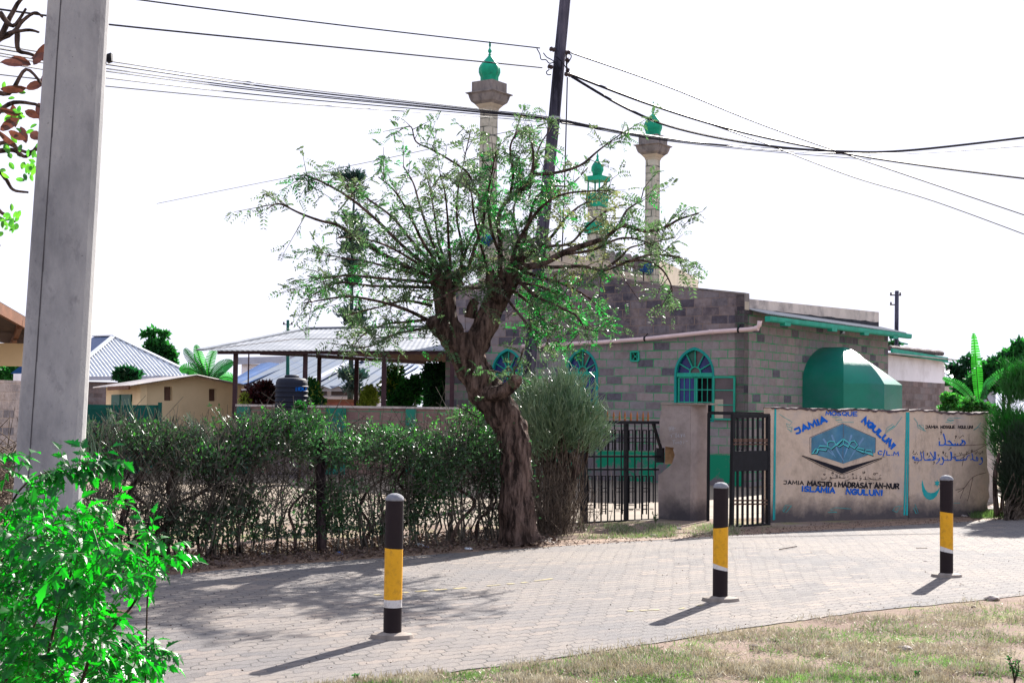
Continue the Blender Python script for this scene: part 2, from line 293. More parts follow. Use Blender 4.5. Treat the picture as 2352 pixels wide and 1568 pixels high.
# ------------------------------------------------------------------ mesh builder and object helpers
ROOT = {}
def tag(o, label=None, cat=None, group=None, kind=None):
    if label: o['label'] = label
    if cat: o['category'] = cat
    if group: o['group'] = group
    if kind: o['kind'] = kind
    return o
def thing(name, loc, label, cat, group=None):
    o = bpy.data.objects.new(name, None); COL.objects.link(o); o.location = loc; o.empty_display_size = 0.2
    ROOT[o.name] = Vector(loc); return tag(o, label, cat, group)
class MB:
    def __init__(s): s.v = []; s.f = []
    def add(s, vs, fs):
        b = len(s.v); s.v += [tuple(v) for v in vs]; s.f += [tuple(b + i for i in f) for f in fs]; return s
    def box(s, p, a, b, c):
        p, a, b, c = Vector(p), Vector(a), Vector(b), Vector(c)
        if a.cross(b).dot(c) < 0: p = p + c; c = -c
        vs = [p, p + a, p + a + b, p + b, p + c, p + a + c, p + a + b + c, p + b + c]
        return s.add(vs, [(3, 2, 1, 0), (4, 5, 6, 7), (0, 1, 5, 4), (1, 2, 6, 5), (2, 3, 7, 6), (3, 0, 4, 7)])
    def cbox(s, c, sx, sy, sz, rz=0.0):      # centred in x,y; c.z is the bottom
        ca, sa = math.cos(rz), math.sin(rz); a = Vector((ca, sa, 0)) * sx; b = Vector((-sa, ca, 0)) * sy
        return s.box(Vector(c) - a / 2 - b / 2, a, b, (0, 0, sz))
    def bar(s, p, q, w, t=None, up=(0, 0, 1)):
        p, q = Vector(p), Vector(q); t = t or w; d = q - p; x = d.cross(Vector(up))
        if x.length < 1e-6: x = d.cross(Vector((0, 1, 0)))
        x.normalize(); y = x.cross(d).normalized()
        return s.box(p - x * w / 2 - y * t / 2, d, x * w, y * t)
    def prism(s, pts, vec):
        n = len(pts); pts = [Vector(p) for p in pts]; vec = Vector(vec)
        nn = Vector((0, 0, 0))
        for i in range(n): nn += (pts[i] - pts[0]).cross(pts[(i + 1) % n] - pts[0])
        if nn.dot(vec) > 0: pts = pts[::-1]
        vs = pts + [p + vec for p in pts]
        return s.add(vs, [tuple(range(n)), tuple(range(2 * n - 1, n - 1, -1))] + [(i, n + i, n + (i + 1) % n, (i + 1) % n) for i in range(n)])
    def tube(s, pts, rad, n=8, cap=True, jit=0.0, squash=None):
        pts = [Vector(p) for p in pts]; m = len(pts)
        if isinstance(rad, (int, float)): rad = [rad] * m
        ref = Vector((0.3, 1, 0.2)).normalized(); vs = []
        prev = None
        for i in range(m):
            d = (pts[min(i + 1, m - 1)] - pts[max(i - 1, 0)])
            if d.length < 1e-9: d = Vector((0, 0, 1))
            d.normalize()
            x = (prev if prev is not None else ref); x = x - d * x.dot(d)
            if x.length < 1e-4: x = Vector((1, 0, 0)) - d * d.x
            x.normalize(); prev = x; y = d.cross(x)
            for k in range(n):
                a = 2 * math.pi * k / n; r = rad[i] * (1 + (random.uniform(-jit, jit) if jit else 0))
                vs.append(pts[i] + x * (math.cos(a) * r) + y * (math.sin(a) * r))
        fs = [(i * n + k, i * n + (k + 1) % n, (i + 1) * n + (k + 1) % n, (i + 1) * n + k) for i in range(m - 1) for k in range(n)]
        if cap: fs += [tuple(range(n - 1, -1, -1)), tuple((m - 1) * n + k for k in range(n))]
        return s.add(vs, fs)
    def lathe(s, c, prof, n=24, rot=0.0, sq=None):
        c = Vector(c); vs = []
        for r, z in prof:
            for k in range(n):
                a = rot + 2 * math.pi * k / n; vs.append(c + Vector((math.cos(a) * r, math.sin(a) * r, z)))
        m = len(prof); fs = [(i * n + k, i * n + (k + 1) % n, (i + 1) * n + (k + 1) % n, (i + 1) * n + k) for i in range(m - 1) for k in range(n)]
        fs += [tuple(range(n - 1, -1, -1)), tuple((m - 1) * n + k for k in range(n))]
        return s.add(vs, fs)
    def build(s, name, mat, parent=None, loc=None, smooth=False, uv=False):
        if parent is not None:
            base = ROOT[parent.name]
        else:
            base = Vector(loc) if loc is not None else Vector(s.v[0])
        me = bpy.data.meshes.new(name)
        me.from_pydata([(v[0] - base.x, v[1] - base.y, v[2] - base.z) for v in s.v], [], s.f)
        me.materials.append(MT[mat] if isinstance(mat, str) else mat)
        o = bpy.data.objects.new(name, me); COL.objects.link(o); ROOT[o.name] = base
        if parent is not None: o.parent = parent
        else: o.location = base
        if smooth:
            me.polygons.foreach_set('use_smooth', [True] * len(me.polygons))
        if uv:
            l = me.uv_layers.new(name='UVMap')
            for p in me.polygons:
                nrm = p.normal
                t = Vector((0, 0, 1)).cross(nrm)
                if t.length < 0.3: t = Vector((1, 0, 0)); b = Vector((0, 1, 0))
                else: t.normalize(); b = Vector((0, 0, 1))
                for li in p.loop_indices:
                    co = me.vertices[me.loops[li].vertex_index].co + base
                    l.data[li].uv = (co.dot(t) + 50, co.dot(b) + 50)
        me.validate(); return o
def np_mesh(name, V, F, mat, parent=None, loc=(0, 0, 0), smooth=False):
    """V (n,3) world coords, F (m,k) one polygon size"""
    base = np.array(ROOT[parent.name]) if parent is not None else np.array(loc, float)
    me = bpy.data.meshes.new(name); V = (V - base).astype(np.float32); k = F.shape[1]
    me.vertices.add(len(V)); me.vertices.foreach_set('co', V.ravel())
    me.loops.add(F.size); me.loops.foreach_set('vertex_index', F.ravel().astype(np.int32))
    me.polygons.add(len(F)); me.polygons.foreach_set('loop_start', np.arange(0, F.size, k, dtype=np.int32))
    if smooth: me.polygons.foreach_set('use_smooth', np.ones(len(F), bool))
    me.update(); me.materials.append(MT[mat] if isinstance(mat, str) else mat)
    o = bpy.data.objects.new(name, me); COL.objects.link(o); ROOT[o.name] = Vector(base)
    if parent is not None: o.parent = parent
    else: o.location = Vector(base)
    return o
def unit(a): return a / np.maximum(np.linalg.norm(a, axis=-1, keepdims=True), 1e-9)
def leaves_quads(P, D, L, Wd, fold=0.25, N=None):
    """leaves at points P pointing along D: two folded quads each (6 verts)"""
    n = len(P); D = unit(D); r = unit(rng.normal(size=(n, 3))) if N is None else N
    X = unit(np.cross(D, r)); Z = np.cross(X, D)
    L = np.asarray(L).reshape(-1, 1) * np.ones((n, 1)); Wd = np.asarray(Wd).reshape(-1, 1) * np.ones((n, 1))
    base = P; tip = P + D * L - Z * L * 0.12; mid = P + D * L * 0.45
    l = mid + X * Wd * .5 + Z * Wd * fold; rr = mid - X * Wd * .5 + Z * Wd * fold
    V = np.stack([base, l, tip, rr], 1).reshape(-1, 3)
    F = (np.arange(n)[:, None] * 4)
    F = np.concatenate([F + np.array([0, 1, 2]), F + np.array([0, 2, 3])], 0); return V, F
def cat(parts):
    Vs, Fs, b = [], [], 0
    for V, F in parts: Vs.append(V); Fs.append(F + b); b += len(V)
    return np.concatenate(Vs), np.concatenate(Fs)
def pinnate(P, D, L, nl=7, w=0.30, lw=0.28):
    """feather leaves: pairs of thin leaflets along a drooping rachis"""
    n = len(P); D = unit(D); X = unit(np.cross(D, unit(rng.normal(size=(n, 3)) * np.array([.5, .5, 1])))); out = []
    L = np.asarray(L).reshape(-1, 1) * np.ones((n, 1))
    down = np.array([0, 0, -1.0])
    for i in range(nl):
        t = (i + 1) / (nl + 0.5); c = P + D * L * t + down * L * (0.28 * t * t)
        for sg in (-1, 1):
            ll = L[:, 0] * w * (1 - 0.5 * abs(t - 0.45)); dd = X * sg + D * 0.55 + down * 0.15
            out.append(leaves_quads(c, dd, ll, ll * lw, 0.1))
    return cat(out)
def tubes_np(A, B, ra, rb, n=3):
    """many straight tapered sticks at once"""
    A = np.asarray(A, float); B = np.asarray(B, float); m = len(A); D = unit(B - A)
    X = unit(np.cross(D, unit(rng.normal(size=(m, 3))))); Y = np.cross(D, X)
    ra = np.asarray(ra).reshape(-1, 1) * np.ones((m, 1)); rb = np.asarray(rb).reshape(-1, 1) * np.ones((m, 1)); V = []
    for (c, r) in ((A, ra), (B, rb)):
        for k in range(n):
            a = 2 * math.pi * k / n; V.append(c + X * r * math.cos(a) + Y * r * math.sin(a))
    V = np.stack(V, 1).reshape(-1, 3); base = np.arange(m)[:, None] * (2 * n)
    F = np.concatenate([base + np.array([k, (k + 1) % n, n + (k + 1) % n, n + k]) for k in range(n)], 0); return V, F
def spline(pts, per=6):
    pts = [Vector(p) for p in pts]; out = []
    for i in range(len(pts) - 1):
        p0, p1, p2, p3 = pts[max(i - 1, 0)], pts[i], pts[i + 1], pts[min(i + 2, len(pts) - 1)]
        for k in range(per):
            t = k / per; t2, t3 = t * t, t * t * t
            out.append(0.5 * ((2 * p1) + (p2 - p0) * t + (2 * p0 - 5 * p1 + 4 * p2 - p3) * t2 + (3 * p1 - p0 - 3 * p2 + p3) * t3))
    out.append(pts[-1]); return out
def corrugated(mb, a, b, c, d, pitch=0.10, amp=0.012, thick=0.0):
    """sheet a->b across the corrugations, a->d along them"""
    a, b, c, d = map(Vector, (a, b, c, d)); nrm = (b - a).cross(d - a).normalized()
    if nrm.z < 0: nrm = -nrm
    n = max(4, int((b - a).length / pitch) * 4); vs = []; fs = []
    for i in range(n + 1):
        t = i / n; h = nrm * (amp * math.sin(i * math.pi / 2))
        vs += [a.lerp(b, t) + h, d.lerp(c, t) + h]
    for i in range(n): fs.append((2 * i, 2 * i + 2, 2 * i + 3, 2 * i + 1))
    if thick:
        off = len(vs); vs += [v - nrm * thick for v in vs]; fs += [tuple(off + q for q in f[::-1]) for f in fs]
        for i in range(n): fs.append((2 * i, off + 2 * i, off + 2 * i + 2, 2 * i + 2)); fs.append((2 * i + 1, 2 * i + 3, off + 2 * i + 3, off + 2 * i + 1))
    mb.add(vs, fs); return mb

# ================================================================== THE SETTING
def sheet(name, pts, z, mat, kind='structure', label=None):
    V = [(p[0], p[1], z) for p in pts]
    tris = tessellate_polygon([[Vector(v) for v in V]])
    mb = MB(); fs = []
    for t in tris:
        a, b, c = [Vector(V[i]) for i in t]
        fs.append(t if (b - a).cross(c - a).z > 0 else t[::-1])
    mb.add(V, fs); o = mb.build(name, mat, loc=(0, 0, 0)); tag(o, label, kind=kind); return o
sheet('ground', [(-900, -40), (900, -40), (900, 1800), (-900, 1800)], 0.0, 'ground')
ROADANG = R(38)
up = [(-700, 1445), (-300, 1385), (0, 1348), (300, 1330), (600, 1301), (900, 1281), (1176, 1262), (1400, 1247), (1700, 1229), (2000, 1211), (2352, 1190), (2800, 1166), (3200, 1145)]
lo = [(3200, 1300), (2800, 1328), (2352, 1368), (2150, 1389), (2000, 1402), (1850, 1424), (1700, 1445), (1500, 1478), (1300, 1508), (1176, 1527), (1000, 1548), (800, 1572), (500, 1610), (100, 1675), (-700, 1800)]
def wob(l):
    out = []
    for i in range(len(l) - 1):
        a, b = G(*l[i]), G(*l[i + 1]); n = max(1, int((b - a).length / 0.11))
        for k in range(n):
            p = a.lerp(b, k / n); w_ = .10 * noise.noise(Vector((p.x * .9, p.y * .9, 5))) + .05 * noise.noise(Vector((p.x * 4, p.y * 4, 5))); out.append((p.x + w_, p.y + w_ + random.uniform(-.02, .02)))
    return out
PAV = mat_pavers(ROADANG); MT['pavers'] = PAV
road_pts = wob(up) + wob(lo)
sheet('road', road_pts, 0.006, 'pavers')
# low broken kerb strip along the near edge
def strip(name, l, w0, w1, z, mat, label=None, kind='structure'):
    a = [G(*p) for p in l]; mb = MB()
    pts = []
    for p in a: pts.append(Vector((p.x + random.uniform(-.03, .03), p.y + w0 + random.uniform(-.04, .04), 0)))
    for p in a[::-1]: pts.append(Vector((p.x + random.uniform(-.03, .03), p.y + w1 + random.uniform(-.05, .05), 0)))
    return sheet(name, [(p.x, p.y) for p in pts], z, mat, kind, label)
def dense(l, st=25):
    out = []
    for i in range(len(l) - 1):
        n = max(1, int(abs(l[i + 1][0] - l[i][0]) / st))
        for k in range(n): t = k / n; out.append((l[i][0] * (1 - t) + l[i + 1][0] * t, l[i][1] * (1 - t) + l[i + 1][1] * t))
    out.append(l[-1]); return out
strip('verge_earth', dense(up), 0.04, 0.75, 0.0025, 'earth')
# faded yellow parking line painted on the pavers, in worn pieces
ln = [(845, 1369), (954, 1360), (1087, 1350), (1197, 1340), (1241, 1334), (1300, 1326)]
MT['yline'] = mat_plain('worn_yellow_road_paint', (0.34, 0.28, 0.15), 0.2, 6, dirt=(0.22, 0.20, 0.18), dirt_amt=1.0, dirt_scale=7)
def marks(name, l, w, mat, keep=0.7):
    mb = MB(); d = dense(l, 14)
    for i in range(len(d) - 1):
        if random.random() > keep: continue
        a, b = G(*d[i]), G(*d[i + 1]); a.z = b.z = 0.010; t = (b - a).normalized(); nn = Vector((-t.y, t.x, 0)) * w * random.uniform(.6, 1.1)
        b = a.lerp(b, .93); mb.add([a - nn / 2, b - nn / 2, b + nn / 2, a + nn / 2], [(0, 1, 2, 3)])
    return tag(mb.build(name, mat, loc=(0, 0, 0)), kind='structure')
marks('road_marking', ln, 0.06, 'yline', .5)
marks('road_marking', [(2560 * .5742 * .98, 1405), (1560, 1400), (1700, 1375)], 0.05, 'yline', 0.4)
# pale concrete yard slab behind the gate and in front of the pavilion
MT['slab'] = mat_plain('pale_yard_concrete', (0.20, 0.16, 0.12), 0.2, 1.2, dirt=(0.22, 0.17, 0.13), dirt_amt=0.5)
sheet('yard_paving', [(-10, 18.5), (-0.5, 19.5), (5, 22), (12, 29), (4.5, 29.5), (-1, 34.5), (-18, 34)], 0.004, 'slab')

# ================================================================== MOSQUE
K = ground_at(1708, 30.0); S = Vector((0.575, 0.818, 0)).normalized(); UU = Vector((-S.y, S.x, 0))
NF = -S; NS = -UU
def front(px, py, out=0.0): return onplane(px, py, K + NF * out, NF)
def side(px, py, out=0.0): return onplane(px, py, K + NS * out, NS)
def tz(p, O, D): return ((p - O).dot(D), p.z)
mosque = thing('mosque', K, 'stone block mosque with green painted joints, arched teal windows and two tall cream minarets', 'mosque')
def arch_pts(xl, xr, zb, zt, za, n=9):
    a = (xr - xl) / 2; c = (xl + xr) / 2; H = za - zt; r = (a * a + H * H) / (2 * a); out = [(xl, zb), (xr, zb)]
    a_end = math.asin(min(1, H / r))
    rt = [(c + a - r + r * math.cos(a_end * k / n), zt + r * math.sin(a_end * k / n)) for k in range(n + 1)]
    lt = [(2 * c - x, z) for x, z in rt[:-1]][::-1]
    return out + rt + lt
def wall_mb(mb, outer, holes, O, D, N, thick):
    """outer/holes in (t,z); front skin at O, reveals going back by thick"""
    P3 = lambda q, o=0.0: O + D * q[0] + Vector((0, 0, q[1])) - N * o
    loops = [[Vector((q[0], q[1], 0)) for q in l] for l in [outer] + holes]
    flat = [q for l in [outer] + holes for q in l]
    tris = tessellate_polygon(loops)
    for back in (0, thick):
        vs = [P3(q, back) for q in flat]; fs = []
        for t in tris:
            a, b, c = [vs[i] for i in t]; nn = (b - a).cross(c - a)
            good = nn.dot(N) > 0
            if back: good = not good
            fs.append(tuple(t) if good else tuple(t[::-1]))
        mb.add(vs, fs)
    for l in [outer] + holes:
        m = len(l)
        for i in range(m):
            a, b = l[i], l[(i + 1) % m]; mb.add([P3(a), P3(b), P3(b, thick), P3(a, thick)], [(0, 1, 2, 3)])
O_F = K.copy(); DF = UU
ft = lambda px, py, out=0.0: tz(front(px, py, out), K, UU)
wins = []
for (pl, pr, pa, pt) in ((1549, 1641, 797, 860), (1299, 1374, 799, 857), (1129, 1203, 800, 857)):
    tl, _ = ft(pl, pt); tr, _ = ft(pr, pt); ta, za = ft((pl + pr) / 2, pa); _, zt = ft((pl + pr) / 2, pt)
    wins.append((min(tl, tr), max(tl, tr), zt, za))
vent = (ft(1468, 810)[0], ft(1450, 810)[0], ft(1459, 829)[1], ft(1459, 808)[1])
pipe_px = [(1100, 798), (1237, 793.6), (1378, 786.3), (1482, 778.4), (1634, 762.3), (1712, 757)]
line_l = [ft(px, py - 2) for px, py in pipe_px]          # boundary between painted and unpainted masonry
line_l = [(line_l[0][0] + 1.0, line_l[0][1])] + line_l[:-1] + [(0.0, line_l[-1][1])]
top_px = [(1714, 676), (1529, 657.5), (1403, 638), (1290, 624), (1180, 640), (1095, 652)]
top_l = [ft(px, py) for px, py in top_px]; top_l[0] = (0.0, top_l[0][1]); TEND = line_l[0][0]
top_l.append((TEND, top_l[-1][1] - 0.2))
mb = MB(); holes = [arch_pts(a + .0, b, 1.36, zt, za) for a, b, zt, za in wins] + [[(vent[0], vent[2]), (vent[1], vent[2]), (vent[1], vent[3]), (vent[0], vent[3])]]
wall_mb(mb, [(0, 0), (TEND, 0)] + line_l, holes, O_F, DF, NF, 0.22)
mb.build('wall', 'block_green', mosque, uv=True)['label'] = 'front wall of purplish blocks with green joints'
mb = MB(); wall_mb(mb, line_l + top_l, [], O_F, DF, NF, 0.22)
mb.build('gable', 'block_dark', mosque, uv=True)['label'] = 'black stained unpainted upper gable'
# thin coping along the gable
mb = MB()
for i in range(len(top_l) - 1):
    a, b = top_l[i], top_l[i + 1]; A = O_F + DF * a[0] + Vector((0, 0, a[1] + .002)) + NF * .015; B = O_F + DF * b[0] + Vector((0, 0, b[1] + .002)) + NF * .015
    mb.box(A, B - A, -NF * 0.26, Vector((0, 0, 0.035)))
mb.build('coping', 'balcony', mosque)
# windows
def window(i, xl, xr, zt, za):
    c = (xl + xr) / 2; a = (xr - xl) / 2; zb = 1.36
    P = lambda t, z, o: K + UU * t + Vector((0, 0, z)) + NF * o
    mb = MB(); ap = arch_pts(xl, xr, zb, zt, za)
    n = len(ap); w = 0.048
    inner = [(c + (t - c) * (1 - w / a), z + (w * .6 if z < zb + .01 else (-w * 1.3 * (z - zt) / (za - zt) if z > zt else 0))) for t, z in ap]
    for k in range(n):
        p, q, pi, qi = ap[k], ap[(k + 1) % n], inner[k], inner[(k + 1) % n]
        o0, o1 = 0.012, -0.10
        mb.add([P(*p, o0), P(*q, o0), P(*qi, o0), P(*pi, o0), P(*p, o1), P(*q, o1), P(*qi, o1), P(*pi, o1)],
               [(0, 1, 2, 3), (3, 2, 6, 7), (0, 4, 5, 1)])
    fr = mb.build('window', 'cyanframe', mosque)
    mb = MB(); mb.box(P(xl + .05, zt - .05, -0.05), UU * (xr - xl - .1), Vector((0, 0, .085)), NF * .045); mb.build('transom', 'greentrim', fr)
    # fanlight bars and half disc
    mb = MB(); r0 = a * 0.27; ctr = (c, zt + .035); H = za - zt
    def edge(ang):
        dx, dz = math.cos(ang), math.sin(ang)
        lo_, hi_ = 0.0, 2.0
        rr = (a * a + H * H) / (2 * a)
        for _ in range(30):
            m_ = (lo_ + hi_) / 2; x, z = abs(dx * m_), dz * m_
            if (x + rr - a) ** 2 + z * z < rr * rr: lo_ = m_
            else: hi_ = m_
        return lo_ - .03
    for ang in (28, 62, 90, 118, 152):
        e = edge(R(ang)); d = (math.cos(R(ang)), math.sin(R(ang)))
        mb.bar(P(ctr[0] + d[0] * r0, ctr[1] + d[1] * r0, -.045), P(ctr[0] + d[0] * e, ctr[1] + d[1] * e, -.045), .022, .03, up=NF)
    arcp = [P(ctr[0] + math.cos(R(x)) * r0, ctr[1] + math.sin(R(x)) * r0, -.045) for x in range(0, 181, 15)]
    for k in range(len(arcp) - 1): mb.bar(arcp[k], arcp[k + 1], .03, .03, up=NF)
    mb.build('fanlight_bars', 'greentrim', fr)
    # glass, one wedge of each colour as in the photograph
    cols = ['glass_blue', 'glass_blue', 'glass_grey', 'glass_green', 'glass_blue', 'glass_blue']
    angs = [0, 28, 62, 90, 118, 152, 180]; groups = {}
    for k in range(6):
        # the u axis runs to the left in the picture, so small angles are on the left
        gm = cols[::-1][k]; m = groups.setdefault(gm, MB()); pts = [P(*ctr, -.075)]
        for s_ in range(7):
            ag = R(angs[k] + (angs[k + 1] - angs[k]) * s_ / 6); e = edge(ag) + .02; pts.append(P(ctr[0] + math.cos(ag) * e, ctr[1] + math.sin(ag) * e, -.075))
        m.prism(pts, NF * .006)
    for gm, m in groups.items(): m.build('glass', gm, fr)
    mb = MB(); mb.prism([P(ctr[0] + math.cos(R(x)) * r0, ctr[1] + math.sin(R(x)) * r0, -.068) for x in range(0, 181, 15)], NF * .004); mb.build('lunette', 'glass_grey', fr)
    # casements
    mid = xr - (xr - xl) * .52 if i == 0 else c
    def casement(x0, x1, nb, hbars, mat, o, glass=None):
        m = MB(); t = .035; z0, z1 = zb + .06, zt - .06
        for (p, q) in (((x0, z0), (x1, z0)), ((x0, z1), (x1, z1)), ((x0, z0), (x0, z1)), ((x1, z0), (x1, z1))): m.bar(P(*p, o), P(*q, o), t, t, up=NF)
        for k in range(1, nb): x = x0 + (x1 - x0) * k / nb; m.bar(P(x, z0, o), P(x, z1, o), .016, .016, up=NF)
        for h in hbars: z = z1 + (z0 - z1) * h; m.bar(P(x0, z, o + .003), P(x1, z, o + .003), .02, .02, up=NF)
        cs = m.build('casement', mat, fr)
        if glass:
            g = MB(); g.box(P(x0, z0, o - .012), UU * (x1 - x0), Vector((0, 0, z1 - z0)), NF * .004); g.build('pane', glass, fr)
        return cs
    if i == 0:
        casement(mid + .02, xr - .09, 3, (.3, .6), 'greentrim', -.05, 'glass_blue')     # closed leaf on the left of the picture
        casement(xl + .06, mid - .02, 3, (.3, .6), 'greenbar', -.05)                     # open side: grille only
        casement(xl - .50, xl - .02, 1, (.31, .66), 'greenbar', .06, 'glass_grey')      # leaf folded flat against the wall
        # reflections of the building opposite, put in as flat cream shapes
        m = MB(); m.prism([P(mid + .10, 2.16, -.072), P(mid + .04, 2.28, -.072), P(mid + .42, 2.06, -.072), P(mid + .42, 1.99, -.072)][::1], NF * .004); m.build('pane_reflection', 'cream', fr); m = MB()
        m.prism([P(mid + .30, 1.45, -.072), P(mid + .44, 1.45, -.072), P(mid + .42, 1.70, -.072), P(mid + .08, 1.74, -.072)], NF * .004); m.build('pane_reflection', 'cream', fr)
        m = MB(); m.box(P(xl - .24, 1.42, .055), UU * .20, Vector((0, 0, .42)), NF * .003); m.build('pane_reflection', 'cream', fr)
    else:
        casement(mid + .02, xr - .09, 2, (.3, .6), 'greentrim', -.05, 'glass_blue'); casement(xl + .09, mid - .02, 2, (.3, .6), 'greentrim', -.05, 'glass_blue')
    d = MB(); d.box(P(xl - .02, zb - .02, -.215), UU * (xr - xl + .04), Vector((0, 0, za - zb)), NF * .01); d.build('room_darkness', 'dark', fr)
for i, w_ in enumerate(wins): window(i, *w_)
# decorative vent block
mb = MB(); P = lambda t, z, o: K + UU * t + Vector((0, 0, z)) + NF * o
v0, v1, v2, v3 = vent; vc = ((v0 + v1) / 2, (v2 + v3) / 2); hw = (v1 - v0) / 2
for a_, b_ in (((v0, v2), (v1, v2)), ((v0, v3), (v1, v3)), ((v0, v2), (v0, v3)), ((v1, v2), (v1, v3))): mb.bar(P(*a_, .01), P(*b_, .01), .035, .05, up=NF)
for (sx, sz) in ((1, 1), (1, -1), (-1, 1), (-1, -1)):
    cc = (vc[0] + sx * hw, vc[1]); 
    pts = [P(vc[0] + sx * hw * (1 - .75 * math.cos(R(x)) ** 1), vc[1] + sz * hw * math.sin(R(x)), -.01) for x in range(0, 91, 18)]
    for k in range(len(pts) - 1): mb.bar(pts[k], pts[k + 1], .014, .02, up=NF)
mb.bar(P(v0, v2, -.01), P(v1, v3, -.01), .012, .02, up=NF); mb.bar(P(v0, v3, -.01), P(v1, v2, -.01), .012, .02, up=NF)
vo = mb.build('vent_block', 'greentrim', mosque)
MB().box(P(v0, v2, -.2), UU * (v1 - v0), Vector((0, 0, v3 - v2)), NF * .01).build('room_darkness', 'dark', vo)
# peeling green skirting and its step
mb = MB(); mb.box(K + Vector((0, 0, 0.02)) + NF * .004, UU * (TEND - .01), Vector((0, 0, .64)), -NF * .003); mb.build('skirting', 'skirt', mosque)
# PVC downpipe
pp = [front(px, py, .11) for px, py in [(1237, 793.6), (1378, 786.3), (1482, 778.4), (1634, 762.3), (1722, 756.5), (1738, 754), (1744, 747), (1745, 737)]]
pp.insert(0, front(1200, 795, .11))
mb = MB().tube(pp, .048, 14); pip = mb.build('downpipe', 'pvc', mosque, smooth=True)
mb = MB()
for px, py in ((1280, 791), (1286, 790.5), (1482, 778), (1697, 758)):
    mb = MB(); c = front(px, py, .11); mb.tube([c + UU * .02, c - UU * .02], .057, 12); mb.bar(c + Vector((0, 0, .04)), c + Vector((0, 0, .12)) - NF * .1, .015)
    mb.build('clip', 'blackiron', pip)
mb = MB(); c = front(1634, 762.3, .11); mb.tube([c + UU * .05, c - UU * .05], .054, 12); mb.build('coupling', 'pvc', pip); mb = MB(); c = front(1738, 754, .11); mb.tube([c + UU * .04, c - UU * .04], .054, 12); mb.build('coupling', 'pvc', pip)
mb = MB().tube([front(1237, 784.5, .1), front(1212, 785, .1)], .03, 10); mb.build('overflow_pipe', 'pvc', mosque)
# wall lamp between the windows
c = front(1212, 815, .0); mb = MB(); c = front(1207 + 15, 812, 0.0); mb.bar(c, c + NF * .15 + Vector((0, 0, .03)), .03); mb.cbox(c + NF * .15 + Vector((0, 0, -.05)), .10, .08, .10); mb.build('wall_lamp', 'blackiron', mosque)
# side wall
sz_ = lambda px, py, out=0.0: tz(side(px, py, out), K, S)
SEND = sz_(2040, 800)[0]
stop_l = sz_(1716, 712)[1]; stop_r = sz_(2037, 757)[1]
mb = MB(); D3 = Vector((0, 0, 1))
wall_mb(mb, [(0.0, 0), (SEND, 0), (SEND, stop_r), (0, stop_l)], [], K + NS * 0.0, S, NS, 0.22)
mb.build('wall', 'block_green', mosque, uv=True)['label'] = 'side wall of grey blocks with thin green joints'
# corner pier of the gable, cream at its foot
mb = MB(); c0 = K + Vector((0, 0, stop_l)); zt0 = top_l[0][1]
mb.box(c0 + NS * .004 + S * .0, S * .24, Vector((0, 0, zt0 - stop_l)), -NS * .2); mb.build('corner_pier', 'balcony', mosque)
mb = MB(); mb.box(c0 + NS * .006 + S * .02, S * .20, Vector((0, 0, (zt0 - stop_l) * .55)), -NS * .001); mb.build('pier_panel', 'cream', mosque)
# parapet
pz0, pz1 = sz_(1716, 687, -.25)[1], sz_(2038, 720, -.25)[1]
mb = MB(); o_ = K - NS * .25; mb.prism([o_ + S * .24 + D3 * (stop_l + .02), o_ + S * SEND + D3 * (stop_r + .02), o_ + S * SEND + D3 * pz1, o_ + S * .24 + D3 * pz0], -NS * .2)
mb.build('parapet', 'parapet', mosque)
mb = MB(); o_ = K - NS * .245
pts = []; nn = 26
for k in range(nn + 1):
    t = k / nn; base_z = stop_l + (stop_r - stop_l) * t; pts.append(o_ + S * (.25 + (SEND - .27) * t) + D3 * (base_z + .07 + .13 * t + .03 * noise.noise(Vector((k * .9, 3, 1)))))
mb.prism([o_ + S * .25 + D3 * (stop_l + .02), o_ + S * (SEND - .02) + D3 * (stop_r + .02)] + pts[::-1], -NS * .003); mb.build('mould_band', 'stain', mosque)
# roof sheet edge, gutter and fascia on the side
mb = MB(); a = side(1716, 714, .02); b = side(2060, 757, .02); a2 = K + S * .3 + NS * .5; 
za_, zb_ = stop_l - .02, stop_r - .02
corrugated(mb, K + S * .22 + NS * .42 + D3 * (za_ - .06), K + S * (SEND + .2) + NS * .42 + D3 * (zb_ - .06), K + S * (SEND + .2) - NS * .24 + D3 * (zb_ + .10), K + S * .22 - NS * .24 + D3 * (za_ + .10), .09, .012, .01)
mb.build('roof_sheet', 'zinc', mosque)
mb = MB(); g0 = K + S * .08 + NS * .44 + D3 * (za_ - .30); g1 = K + S * (SEND + .2) + NS * .44 + D3 * (zb_ - .27)
g0 = g0 + D3 * .06; g1 = g1 + D3 * .06; mb.prism([g0, g0 + D3 * .115, g0 + D3 * .115 + NS * .12, g0 + D3 * .03 + NS * .12, g0 + NS * .10], g1 - g0)
gut = mb.build('gutter', 'greentrim', mosque)
mb = MB()
for t in (.10, .40, .63, .86): mb = MB(); c = g0.lerp(g1, t); mb.box(c - D3 * .05 - S * .12, S * .3, D3 * .10, NS * .12); mb.build('bracket', 'greentrim', gut)
mb = MB().bar(K + S * (SEND - .1) + NS * .35 + D3 * (zb_ - .32), K + S * (SEND + .45) + NS * .35 + D3 * (zb_ - .34), .04, .03); mb.build('rafter_end', 'greentrim', gut)
# floodlight
c = side(1931, 757, .35); mb = MB(); mb.bar(c + D3 * .06, c + D3 * .14, .02); fx = mb.build('floodlight', 'steel', mosque)
mb = MB(); mb.box(c - S * .07 - D3 * .12, S * .16, D3 * .18 + S * .06, NS * .07 + D3 * .03); mb.build('housing', 'steel', fx)
mb = MB(); mb.box(c - S * .05 - D3 * .10 + NS * .075 + D3 * .03, S * .12, D3 * .14 + S * .05, NS * .004); mb.build('lamp_glass', 'fascia', fx)
